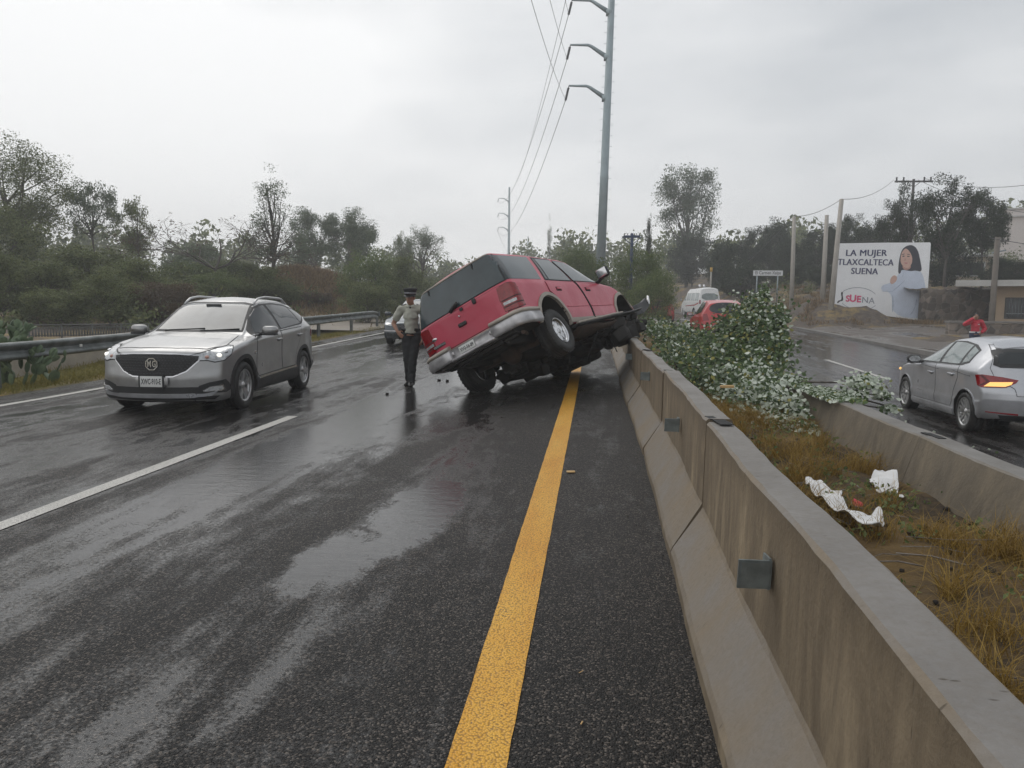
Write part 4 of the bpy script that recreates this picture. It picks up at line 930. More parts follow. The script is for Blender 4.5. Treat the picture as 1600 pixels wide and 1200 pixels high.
# ---- grass
def blades(P, rng, h, w, lean=.5, jit=.5):
    n = len(P); a = rng.rand(n) * 6.283; hh = h * (1 + jit * (rng.rand(n) * 2 - 1)); d = rng.normal(size=(n, 2)) * lean * hh[:, None]
    ca, sa = np.cos(a) * w / 2, np.sin(a) * w / 2; z0 = np.zeros(n)
    b0 = P - np.stack([ca, sa, z0], 1); b1 = P + np.stack([ca, sa, z0], 1); mid = P + np.stack([d[:, 0] * .35, d[:, 1] * .35, hh * .6], 1); top = P + np.stack([d[:, 0], d[:, 1], hh * .92], 1)
    m0 = mid - np.stack([ca, sa, z0], 1) * .7; m1 = mid + np.stack([ca, sa, z0], 1) * .7
    V = np.stack([b0, b1, m1, m0, top, top + np.stack([ca, sa, z0], 1) * .1], 1).reshape(-1, 3); i = np.arange(n)[:, None] * 6
    F = np.concatenate([i + np.array([0, 1, 2, 3]), i + np.array([3, 2, 5, 4])]); return V, F
MAT['grass_dry'] = foliage('grass_dry', (.17, .10, .022), (.50, .34, .09), (.13, .07, .018), .9, .2, .7)
MAT['grass_mix'] = foliage('grass_mix', (.13, .125, .022), (.34, .27, .07), (.10, .13, .03), .5, .2, .7)
P = []
for k in range(520):     # clumps in the median
    y = rng.uniform(1.2, 13) if k < 430 else rng.uniform(13, 40); x = rng.uniform(.90, 2.45)
    dens = fbm(np.array(x), np.array(y), 1.5, 21)
    if dens < -.12 and rng.rand() < .8: continue
    n = rng.randint(40, 170); r = rng.uniform(.025, .10); q = rng.normal(size=(n, 2)) * r; xx = np.clip(x + q[:, 0], .86, 2.5); yy = y + q[:, 1]
    P.append(np.stack([xx, yy, g(yy) + .125 + med_h(xx, yy)], 1))
P = np.concatenate(P); V, F = blades(P, rng, .15, .004, .8)
tag(obj('dry_grass', np_mesh('dry_grass', V, F, MAT['grass_dry'])), kind='stuff')
n = 26000; yy = 4 + 34 * rng.rand(n) ** 1.3; xx = -9.22 - 1.75 * rng.rand(n) ** .8; ok = (fbm(xx, yy, 1.1, 31) > -.45) & (xx < -9.3 + .14 * fbm(yy, xx * 0, 2.1, 32)); xx, yy = xx[ok], yy[ok]
V, F = blades(np.stack([xx, yy, hgt(xx, yy) - .01], 1), rng, .10, .012, .7)
n = 26000; x2 = rng.uniform(-13, -10.9, n); y2 = 4 + 36 * rng.rand(n); V2, F2 = blades(np.stack([x2, y2, hgt(x2, y2) - .02], 1), rng, .16, .014, .7)
n = 14000; x3 = rng.normal(-17, 3, n); y3 = rng.normal(45, 4, n); V3, F3 = blades(np.stack([x3, y3, hgt(x3, y3) - .02], 1), rng, .42, .05, .5)
n = 24000; x4 = rng.uniform(11.6, 19, n); y4 = rng.uniform(43, 66, n); ok = (fbm(x4, y4, .9, 41) > .05) & (gau(x4, y4, 15.2, 45.5, 1.6, 1.7) < .3); x4, y4 = x4[ok], y4[ok]; x4 = x4 + cv(y4); V4, F4 = blades(np.stack([x4, y4, hgt(x4, y4) - .02], 1), rng, .24, .035, .6)
b = [0, len(V), len(V) + len(V2)]
tag(obj('verge_grass', np_mesh('verge_grass', np.concatenate([V, V2]), np.concatenate([F, F2 + len(V)]), MAT['grass_mix'])), kind='stuff')
tag(obj('bank_grass', np_mesh('bank_grass', np.concatenate([V3, V4]), np.concatenate([F3, F4 + len(V3)]), foliage('grass_bank', (.15, .10, .055), (.38, .28, .16), (.24, .13, .07), .6, .15, .8))), kind='stuff')

# ---- prickly pear at the left edge
t = NT('cactus'); n1 = t.noise(6, 4); vo = t.n('ShaderNodeTexVoronoi', {'Vector': t.coord('Object'), 'Scale': 22.0}).outputs['Distance']
t.set(col=t.mix(t.mr(vo, .08, .14, 1, 0), t.mix(t.mr(n1, .35, .65, 0, 1), (.07, .11, .06), (.13, .18, .09)), (.35, .33, .24)), rough=.55); MAT['cactus'] = t.m
cb = at_y(24, 596, 12.6); cac = empty('cactus', cb, label='prickly pear cactus with flat pads behind the guard rail at the left edge', cat='cactus'); rr = random.Random(3); pads = []
def pad(p, d, s, dep):
    d = d.normalized(); m = MB(); e = Vector((rr.gauss(0, 1), rr.gauss(0, 1), .2)); x = d.cross(e).normalized(); y = d.cross(x); Mx = Matrix((x, y, d)).transposed(); m.ell(p + d * s * .5, (s * .36, s * .085, s * .52), Mx, 0, 12, 8)
    m.build('pad', [MAT['cactus']], cac)
    if dep > 0:
        for k in range(rr.choice((1, 2, 2, 3))): pad(p + d * s * .92 + x * rr.uniform(-.2, .2) * s, d + Vector((rr.gauss(0, .6), rr.gauss(0, .5), rr.uniform(.0, .5))), s * rr.uniform(.7, .95), dep - 1)
for k in range(30): pad(Vector((rr.uniform(-1.2, .36), rr.uniform(-.4, .6), rr.choice((-.05, -.05, .2, .42)))), Vector((rr.gauss(0, .45), rr.gauss(0, .4), 1)), .25, 3)

# ---- tree fallen across the median, its leaves white beneath and green above
t = NT('poplar_leaf'); geo = t.n('ShaderNodeNewGeometry'); pr = geo.outputs['Random Per Island']
gr_ = t.mix(pr, (.022, .045, .016), (.095, .15, .045)); gr_ = t.mix(t.mr(pr, .88, .95, 0, .7), gr_, (.32, .27, .06)); wh = t.mix(pr, (.40, .46, .36), (.66, .70, .61)); c = t.mix(geo.outputs['Backfacing'], gr_, wh); t.set(col=c, rough=.5, spec=.35)
tr = t.n('ShaderNodeBsdfTranslucent', {'Color': t.mix(.5, c, (.15, .2, .06))}); ms = t.n('ShaderNodeMixShader', {0: .2, 1: t.p.outputs[0], 2: tr.outputs[0]}); t.t.links.new(ms.outputs[0], [n for n in t.t.nodes if n.type == 'OUTPUT_MATERIAL'][0].inputs['Surface']); MAT['poplar'] = t.m
clus = [(1020, 512, 17, .30, .8, .16, 300, .2), (1045, 522, 15.5, .40, 1.0, .22, 520, .25), (1080, 532, 14, .50, .9, .26, 620, .2), (1060, 555, 13, .35, .8, .18, 360, .3), (1118, 543, 13, .45, .8, .20, 620, .15), (1158, 512, 12.8, .30, .6, .34, 700, .2), (1188, 505, 12.5, .36, .7, .40, 760, .25), (1135, 560, 12.2, .55, .8, .32, 800, .15), (1178, 555, 12, .50, .8, .36, 900, .25), (1205, 545, 12, .24, .5, .36, 420, .3),
        (1100, 575, 11.8, .40, .8, .25, 520, .2), (1135, 600, 11, .42, .7, .26, 560, .3), (1185, 598, 10.8, .42, .6, .28, 700, .5), (1160, 622, 10.2, .34, .5, .20, 520, .65), (1205, 622, 9.9, .36, .5, .24, 620, .8), (1240, 640, 9.4, .32, .45, .20, 560, .85), (1285, 648, 9.1, .30, .4, .20, 480, .85), (1318, 668, 8.8, .20, .3, .18, 300, .8), (1275, 676, 8.7, .28, .35, .14, 340, .75), (1222, 662, 9.0, .30, .4, .12, 360, .85), (1180, 648, 9.6, .26, .4, .10, 260, .8),
        (1350, 598, 9.2, .20, .25, .09, 170, .95), (1378, 618, 9.3, .10, .15, .05, 50, .95), (1335, 618, 9.1, .12, .2, .12, 80, .9), (1330, 692, 8.5, .14, .2, .12, 110, .4), (1245, 610, 10.5, .18, .3, .10, 90, .5), (1195, 462, 12.4, .09, .15, .20, 60, .4), (1132, 512, 13.6, .22, .4, .14, 150, .2), (1178, 470, 12.8, .14, .3, .12, 70, .3), (1215, 500, 12.3, .14, .3, .22, 150, .3), (1392, 640, 9.2, .10, .2, .05, 40, .9)]
P = []; U = []
for (px, py, Y, rx, ry, rz, n, wp) in clus:
    c = at_y(px, py, Y); n = int(n * (1.9 if Y > 10 else 2.3)); wp = max(0, wp - .12) if wp < .45 else wp * .72; q = rng.normal(size=(n, 3)) * np.array((rx, ry, rz)) * .52 + np.array(c[:])
    q[:, 2] = np.maximum(q[:, 2], np.where(q[:, 0] > 2.85, g(q[:, 1]) - .28, np.where(q[:, 0] > 2.45, g(q[:, 1]) + .5, g(q[:, 1]) + .15)) + .03)
    q[:, 0] = np.maximum(q[:, 0], .74)
    P.append(q); U.append(rng.rand(n) < wp)
P = np.concatenate(P); U = np.concatenate(U); n = len(P)
nv = rng.normal(size=(n, 3)) * .42 + np.array((-.1, -.62, .72)); nv /= np.linalg.norm(nv, axis=1)[:, None]; nv[U] *= -1
e = rng.normal(size=(n, 3)); e -= nv * (e * nv).sum(1)[:, None]; e /= np.linalg.norm(e, axis=1)[:, None]; f = np.cross(nv, e); s = np.where(P[:, 1] < 10, .043, .052) * (1 + .4 * (rng.rand(n) * 2 - 1))
k = [(-.55, 0, 0), (-.15, -.42, .08), (.30, -.30, .04), (.6, 0, -.05), (.30, .30, .04), (-.15, .42, .08)]
V = np.stack([P + s[:, None] * (e * a + f * b_ + nv * c_) for a, b_, c_ in k], 1).reshape(-1, 3); F = np.arange(6 * n).reshape(n, 6)
fb_ = at_y(1120, 600, 11.5); fallen = empty('fallen_tree', (1.7, 11, float(g(11)) + .15), label='uprooted leafy tree lying in the median with white undersides showing', cat='tree'); FO = Vector(fallen.location)
obj('foliage', np_mesh('foliage', V - np.array(FO[:]), F, MAT['poplar'], smooth=True), fallen)
m = MB(); root_p = at_y(1075, 575, 13.2); root_p.z = .35
for (px, py, Y, rx, ry, rz, n, wp) in clus:
    c = at_y(px, py, Y); md_ = root_p.lerp(c, .55) + Vector((rng.normal() * .12, 0, rng.normal() * .06 - .04)); m.tube([p - FO for p in (root_p, root_p.lerp(md_, .5), md_, md_.lerp(c, .6), c)], [.038, .030, .022, .014, .006], 6)
for (pts, r) in (([(1290, 665, 8.9), (1310, 640, 9.0), (1335, 622, 9.1), (1350, 600, 9.2), (1372, 606, 9.3)], .013), ([(1295, 660, 8.9), (1325, 628, 9.1), (1355, 626, 9.25), (1385, 634, 9.3)], .010), ([(1190, 520, 12.5), (1194, 490, 12.4), (1196, 445, 12.4)], .007)):
    m.tube([at_y(*p) - FO for p in pts], [r] * len(pts), 6)
m.build('branches', [MAT['bark']], fallen)
# leaf litter and stems thrown on the right carriageway
n = 520; yy = rng.uniform(8.5, 16, n); xx = 3.05 + np.abs(rng.normal(0, .75, n)); P = np.stack([xx, yy, g(yy) - .285 + .03 * rng.rand(n)], 1); V, F = leaf_cards(P, rng, .065, .7, 0, .4, .8)
tag(obj('leaf_litter', np_mesh('leaf_litter', V, F, MAT['poplar'])), kind='stuff')

# sticks, green weeds and dark clods in the median
m = MB()
for k in range(70):
    y = rng.uniform(1.6, 9); x = rng.uniform(1.05, 2.35); a = rng.uniform(0, 6.28); l = rng.uniform(.10, .45); z = med_z(x, y) + .02
    m.tube([(x, y, z), (x + .5 * l * math.cos(a), y + .5 * l * math.sin(a), z + .03 * rng.rand()), (x + l * math.cos(a + .2), y + l * math.sin(a + .2), z + .05 * rng.rand())], rng.uniform(.002, .005), 4)
tag(m.build('twigs', [MAT['bark_pale']]), kind='stuff')
P = []
for k in range(60):
    y = rng.uniform(2, 9.5); x = rng.uniform(1.0, 2.35); q = rng.normal(size=(26, 3)) * np.array((.06, .06, .03)); P.append(q + np.array((x, y, med_z(x, y) + .06)))
P = np.concatenate(P); V, F = leaf_cards(P, rng, .035, .6, 0); tag(obj('weeds', np_mesh('weeds', V, F, MAT['leaf_light'])), kind='stuff')
m = MB(); MAT['clod'] = simple('dark_clod', (.022, .018, .016), .95, 0, .4, 20, .5)
for k in range(160):
    y = rng.uniform(1.4, 9.5); x = rng.uniform(1.0, 2.45); s_ = rng.uniform(.01, .035)
    if fbm(np.array(x), np.array(y), 1.5, 21) > 0: continue
    m.rbox((x, y, med_z(x, y) + s_ * .2), (s_ * 1.6, s_ * 1.3, s_), s_ * .35, rotm(rng.rand() * 3, rng.rand() * 3, rng.rand() * 3))
tag(m.build('soil_clods', [MAT['clod']]), kind='stuff')
# ------------------------------------------------------------------ vehicles
def paint_mat(name, c, rough=.32, metal=.0, flake=0, dirt=.15, coat=.6, dent=0):
    t = NT(name); n1 = t.noise(2.2, 5, .6); n2 = t.noise(30, 3); z = t.n('ShaderNodeSeparateXYZ', {0: t.coord('Object')}).outputs['Z']
    base = t.mix(t.mr(n2, .3, .7, 0, flake), c, tuple(x * .75 for x in c))
    d = t.math('MULTIPLY', t.mr(n1, .4, .7, .2, 1), dirt)
    base = t.mix(d, base, (.11, .10, .09))
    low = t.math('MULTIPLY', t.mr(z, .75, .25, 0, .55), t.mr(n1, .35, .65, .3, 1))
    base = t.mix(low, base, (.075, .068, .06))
    dr = t.n('ShaderNodeTexVoronoi', {'Vector': t.coord('Object'), 'Scale': 55.0}).outputs['Distance']
    t.set(col=base, rough=t.mr(n1, .3, .7, rough * .8, rough * 1.35), metal=metal, coat=coat, coatr=.08, normal=t.bump(t.mr(dr, .05, .22, 1, 0), .10, .004))
    if dent:
        b0 = t.p.inputs['Normal'].links[0].from_node; b1 = t.n('ShaderNodeBump', {'Height': t.math('ADD', t.noise(2.6, 2, .5), t.math('MULTIPLY', t.noise(9, 3), .12)), 'Strength': dent, 'Distance': .05}); t.t.links.new(b1.outputs[0], b0.inputs['Normal'])
    return t.m
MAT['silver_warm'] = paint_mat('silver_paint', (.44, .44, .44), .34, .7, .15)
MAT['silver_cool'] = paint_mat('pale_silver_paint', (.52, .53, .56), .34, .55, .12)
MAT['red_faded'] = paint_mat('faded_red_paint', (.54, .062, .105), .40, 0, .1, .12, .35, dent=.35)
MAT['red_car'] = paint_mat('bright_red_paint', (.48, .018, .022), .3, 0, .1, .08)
MAT['white_van'] = paint_mat('white_paint_body', (.86, .86, .85), .3, 0, .03, .03)
MAT['dark_car'] = paint_mat('dark_blue_paint', (.045, .065, .08), .25, .3, .1, .1)
MAT['glass_dark'] = simple('tinted_glass', (.018, .022, .024), .06, 0, .15, 2, 0, 0, .6)
MAT['glass_light'] = simple('opaque_pale_glass', (.20, .235, .23), .06, 0, .35, 2.0, 0, .3, .7)  # opaque; pale base colour stands in for light seen through the panes
MAT['glass_shield'] = simple('windshield_glass', (.09, .10, .105), .06, 0, .4, 1.8, 0, .25, .55)
MAT['glass_truck'] = simple('truck_glass', (.036, .052, .058), .10, 0, .2, 3, 0, .3, .5)
MAT['seam'] = simple('seam_rubber', (.008, .008, .008), .7)
MAT['plastic'] = simple('black_plastic', (.022, .022, .023), .55, 0, .2, 6)
MAT['chrome'] = simple('chrome', (.62, .62, .63), .18, 1, .1, 8)
MAT['chrome_dull'] = simple('worn_chrome', (.46, .45, .455), .33, .40, .35, 5, .1)
MAT['alloy'] = simple('alloy', (.50, .50, .50), .35, .8, .15, 8)
MAT['alloy_dark'] = simple('alloy_dark', (.10, .10, .105), .35, .8, .15, 8)
t = NT('tyre_rubber'); n1 = t.noise(9, 4); t.set(col=t.mix(t.mr(n1, .35, .7, 0, 1), (.012, .012, .012), (.035, .033, .03)), rough=.65, normal=t.bump(t.noise(80, 3), .2, .004)); MAT['tyre'] = t.m
MAT['tail_red'] = simple('tail_lens', (.24, .003, .008), .12, 0, .25, 30, 0, .6)
MAT['lens'] = simple('headlamp_lens', (.42, .43, .44), .10, .3, .35, 26, 0, 1)
MAT['lamp_lit'] = NT('lamp_lit').set(col=(.9, .9, .85), emit=(1, .95, .85), emits=.8)
MAT['amber_lit'] = NT('amber_lit').set(col=(.8, .4, .1), emit=(1, .62, .20), emits=.75)
MAT['beige'] = simple('beige_trim', (.34, .30, .255), .5, 0, .15, 6)
MAT['under'] = simple('underbody_grime', (.022, .019, .017), .8, 0, .45, 7, .4)
MAT['rust'] = simple('rusty_metal', (.075, .048, .034), .75, .2, .4, 9, .4)
MAT['plate'] = simple('plate_white', (.68, .68, .66), .4, 0, .05)

def interp(tab, x):
    t = np.array(tab, float); o = np.argsort(t[:, 0]); return np.interp(x, t[o, 0], t[o, 1])
def smoothed(tab, xs, sig):
    f = np.linspace(xs.min() - .3, xs.max() + .3, 900); y = interp(tab, f); d = f[1] - f[0]; k = np.arange(-int(3 * sig / d) - 1, int(3 * sig / d) + 2) * d
    w = np.exp(-.5 * (k / sig) ** 2); w /= w.sum(); yp = np.pad(y, len(k) // 2, mode='edge'); return np.interp(xs, f, np.convolve(yp, w, 'valid'))
class Car:
    """a car body lofted from section tables; panels, glass and lamps are laid on it by casting their outlines onto the shell"""
    def __init__(s, P, mat, root):
        s.P = P; s.root = root; xr, xf = P['x']
        d = xf - xr; u = np.linspace(0, 1, P.get('n', 96)); e = P.get('edge', .05)
        xs = np.concatenate([[xr + a for a in (0, .006, .02, .045)], np.linspace(xr + .08, xf - .08, P.get('n', 96)), [xf - a for a in (.045, .02, .006, 0)]])
        inset = np.zeros(len(xs)); inset[:4] = [.045, .022, .009, .002]; inset[-4:] = [.002, .009, .022, .045]; inset *= P.get('round', 1)
        sg = P.get('sig', .035)
        zt = smoothed(P['zt'], xs, sg) - inset; zb = smoothed(P['zb'], xs, sg) + inset; zl = smoothed(P['belt'], xs, .06)
        wb = smoothed(P['wb'], xs, .05) - inset; wr = smoothed(P['wr'], xs, .05) - inset; cw = smoothed(P['crown'], xs, .05)
        side = P['side']; bulge = P.get('tumble', .02)
        rings = []
        for i in range(len(xs)):
            top = zt[i]; edge = top - cw[i]; belt = min(zl[i], edge - .02); bot = zb[i]; h = belt - bot
            C = [(0, top), (wr[i] * .45, top - cw[i] * .16), (wr[i] * .80, top - cw[i] * .55), (wr[i] * .955, edge + cw[i] * .12), (wr[i], edge - .012)]
            for q in (.12, .5, .88):
                C.append((wr[i] + (wb[i] - wr[i]) * q + bulge * math.sin(math.pi * q) * min(1, (edge - belt) / .3), edge - .012 + (belt - edge + .012) * q))
            for (q, dy) in side: C.append((wb[i] + dy, belt - h * q))
            C.append((wb[i] + side[-1][1] - .10, bot)); C.append((wb[i] * .5, bot)); C.append((0, bot))
            C = np.array(C)
            for _ in range(2):
                a, b = C[:-1], C[1:]; Q = np.empty((2 * len(a), 2)); Q[0::2] = a * .75 + b * .25; Q[1::2] = a * .25 + b * .75
                C = np.concatenate([C[:1], Q, C[-1:]])
            rings.append(C)
        R = np.array(rings); n = R.shape[1]
        def deform(x, y, z):
            W = P['W']
            f = np.clip((x - (xf - P['Lf'])) / P['Lf'], 0, 1); r = np.clip(((xr + P['Lr']) - x) / P['Lr'], 0, 1)
            x = x - f ** 1.5 * P['cf'] * np.abs(y / W) ** P.get('pf', 2.4) + r ** 1.5 * P['cr'] * np.abs(y / W) ** P.get('pr', 3)
            x = x + f * interp(P['pff'], z) + r * interp(P['prr'], z)
            return x
        V = []; F = []; idx = {}
        for i in range(len(xs)):
            for k in range(n): V.append((xs[i], R[i, k, 0], R[i, k, 1]))
        for i in range(len(xs)):
            for k in range(n): V.append((xs[i], -R[i, k, 0], R[i, k, 1]))
        M_ = len(xs) * n
        for i in range(len(xs) - 1):
            for k in range(n - 1):
                a, b, c, d_ = i * n + k, i * n + k + 1, (i + 1) * n + k + 1, (i + 1) * n + k
                F.append((a, d_, c, b)); F.append((M_ + a, M_ + b, M_ + c, M_ + d_))
        for (i, fl) in ((0, False), (len(xs) - 1, True)):
            fr = (1, .9, .7, .45, .2, 0, -.2, -.45, -.7, -.9, -1); b0 = len(V)
            for k in range(n):
                for q in fr: V.append((xs[i], R[i, k, 0] * q, R[i, k, 1]))
            m = len(fr)
            for k in range(n - 1):
                for j in range(m - 1):
                    q = (b0 + k * m + j, b0 + k * m + j + 1, b0 + (k + 1) * m + j + 1, b0 + (k + 1) * m + j)
                    F.append(q if not fl else q[::-1])
        V = np.array(V); V[:, 0] = deform(V[:, 0], V[:, 1], V[:, 2])
        if 'post' in P: V = P['post'](V)
        me = bpy.data.meshes.new('body'); me.from_pydata(V.tolist(), [], F)
        bm = bmesh.new(); bm.from_mesh(me); bmesh.ops.remove_doubles(bm, verts=bm.verts, dist=3e-4); bmesh.ops.dissolve_degenerate(bm, edges=bm.edges, dist=1e-5); bmesh.ops.recalc_face_normals(bm, faces=bm.faces)
        s.bvh = BVHTree.FromBMesh(bm); bm.to_mesh(me); bm.free()
        ob = bpy.data.objects.new('body', me); col.objects.link(ob)
        cut = MB(); s.axles = P['axles']; r = P['arch']
        for (ax, az) in P['axles']:
            for sg_ in (1, -1):
                y0, y1 = .50 * sg_, 1.3 * sg_
                ring = [(ax + r * math.cos(a), az + r * math.sin(a)) for a in np.linspace(0, 2 * math.pi, 40, endpoint=False)]
                Vc = [(x, y0, z) for x, z in ring] + [(x, y1, z) for x, z in ring]; nn = 40
                cut.add(Vc, [tuple(range(nn)), tuple(reversed(range(nn, 2 * nn)))] + [(q, nn + q, nn + (q + 1) % nn, (q + 1) % nn) for q in range(nn)])
        co = cut.build('cut', [mat]); md = ob.modifiers.new('b', 'BOOLEAN'); md.operation = 'DIFFERENCE'; md.object = co; md.solver = 'EXACT'
        dg = bpy.context.evaluated_depsgraph_get(); m2 = bpy.data.meshes.new_from_object(ob.evaluated_get(dg))
        bpy.data.objects.remove(ob); bpy.data.objects.remove(co)
        m2.name = 'body'; m2.materials.clear(); m2.materials.append(mat); m2.materials.append(MAT['under'])
        zlow = P.get('darkbelow', -1)
        for p in m2.polygons:
            c = p.center; p.use_smooth = True; p.material_index = 0
            if any((c.x - ax) ** 2 + (c.z - az) ** 2 < (r + .002) ** 2 for ax, az in P['axles']): p.material_index = 1; 
            elif p.normal.z < -.75 and c.z < .6: p.material_index = 1
        s.body = obj('body', m2, root)
        try: m2.set_sharp_from_angle(angle=R_(38))
        except Exception: pass
        s.mat = mat
    # --- conformal panels
    def panel(s, name, poly, view, mat, off=.004, th=.012, parent=None, grid=.03, label=None, smooth=0, rim=True, holes_ok=True):
        """poly: outline in (u, v); view 'L'/'R' uses (x, z), 'F'/'B' uses (y, z), 'T' uses (x, y); a number is a yaw in degrees (u = across)"""
        if smooth: poly = smooth_poly(poly, smooth)
        if view == 'L': o0 = lambda u, v: (Vector((u, 3, v)), Vector((0, -1, 0)))
        elif view == 'R': o0 = lambda u, v: (Vector((u, -3, v)), Vector((0, 1, 0)))
        elif view == 'F': o0 = lambda u, v: (Vector((5, u, v)), Vector((-1, 0, 0)))
        elif view == 'B': o0 = lambda u, v: (Vector((-5, u, v)), Vector((1, 0, 0)))
        elif view == 'T': o0 = lambda u, v: (Vector((u, v, 4)), Vector((0, 0, -1)))
        else:
            a = R_(view); dv = Vector((math.cos(a), math.sin(a), 0)); ux = Vector((-math.sin(a), math.cos(a), 0))
            o0 = lambda u, v: (dv * 6 + ux * u + Vector((0, 0, v)), -dv)
        bm = bmesh.new(); vs_ = [bm.verts.new((u, v, 0)) for u, v in poly]; bm.faces.new(vs_)
        us = [p[0] for p in poly]; vv = [p[1] for p in poly]
        for lo, hi, nrm in ((min(us), max(us), (1, 0, 0)), (min(vv), max(vv), (0, 1, 0))):
            k = max(2, int((hi - lo) / grid))
            for i in range(1, k):
                q = lo + (hi - lo) * i / k
                bmesh.ops.bisect_plane(bm, geom=bm.verts[:] + bm.edges[:] + bm.faces[:], plane_co=[nrm[0] * q, nrm[1] * q, 0], plane_no=nrm)
        bad = []
        for v in bm.verts:
            o_, d_ = o0(v.co.x, v.co.y); hit = s.bvh.ray_cast(o_, d_)
            if hit[0] is None: bad.append(v); continue
            nrm = hit[1]
            if nrm.dot(d_) > 0: nrm = -nrm
            w = (nrm - d_ * .6).normalized(); v.co = hit[0] + w * off
        if bad: bmesh.ops.delete(bm, geom=bad, context='VERTS')
        if view not in ('L', 'R', 'F', 'B', 'T'): view_d = o0(0, 0)[1]
        else: view_d = o0(0, 0)[1]
        bm.normal_update()
        for f in bm.faces:
            if f.normal.dot(view_d) > 0: f.normal_flip()
        for f in bm.faces: f.smooth = True
        if rim:
            be = [e for e in bm.edges if e.is_boundary]; ex = bmesh.ops.extrude_edge_only(bm, edges=be)
            nv = [v for v in ex['geom'] if isinstance(v, bmesh.types.BMVert)]
            for v in nv: v.co += view_d * th
            for f in [f for f in ex['geom'] if isinstance(f, bmesh.types.BMFace)]: f.smooth = False
            bmesh.ops.recalc_face_normals(bm, faces=bm.faces)
            # keep outward
        me = bpy.data.meshes.new(name); bm.to_mesh(me); bm.free(); me.materials.append(mat)
        try: me.set_sharp_from_angle(angle=R_(40))
        except Exception: pass
        o = obj(name, me, parent if parent is not None else s.root)
        if label: o['label'] = label
        return o
    def hit(s, view, u, v):
        o_, d_ = {'L': (Vector((u, 3, v)), Vector((0, -1, 0))), 'R': (Vector((u, -3, v)), Vector((0, 1, 0))), 'F': (Vector((5, u, v)), Vector((-1, 0, 0))), 'B': (Vector((-5, u, v)), Vector((1, 0, 0))), 'T': (Vector((u, v, 4)), Vector((0, 0, -1)))}[view]
        return s.bvh.ray_cast(o_, d_)
    def line(s, name, pts, view, rad, mat, parent=None, off=0.0, n=6):
        P = []
        for i in range(len(pts) - 1):
            k = max(2, int(math.dist(pts[i], pts[i + 1]) / .05))
            for j in range(k): P.append((pts[i][0] + (pts[i + 1][0] - pts[i][0]) * j / k, pts[i][1] + (pts[i + 1][1] - pts[i][1]) * j / k))
        P.append(pts[-1]); Q = []
        for u, v in P:
            h = s.hit(view, u, v)
            if h[0] is not None:
                nr = h[1]; 
                Q.append(h[0] + nr * off)
        m = MB()
        if len(Q) > 1: m.tube(Q, rad, n)
        return m.build(name, [mat], parent if parent is not None else s.root)
def inset_poly(P, d):
    n = len(P); A = sum(P[i][0] * P[(i + 1) % n][1] - P[(i + 1) % n][0] * P[i][1] for i in range(n)); sgn = 1 if A > 0 else -1; Q = []
    for i in range(n):
        a, b, c = Vector(P[i - 1]), Vector(P[i]), Vector(P[(i + 1) % n])
        e1 = (b - a).normalized(); e2 = (c - b).normalized(); n1 = Vector((-e1.y, e1.x)) * sgn; n2 = Vector((-e2.y, e2.x)) * sgn
        k = n1 + n2; l = max(.3, 1 + n1.dot(n2)); q = b + k * (d / l); Q.append((q.x, q.y))
    return Q
def arc_poly(cx, cz, r0, r1, a0, a1, n=24):
    A = np.linspace(R_(a0), R_(a1), n)
    return [(cx + r1 * math.cos(a), cz + r1 * math.sin(a)) for a in A] + [(cx + r0 * math.cos(a), cz + r0 * math.sin(a)) for a in A[::-1]]
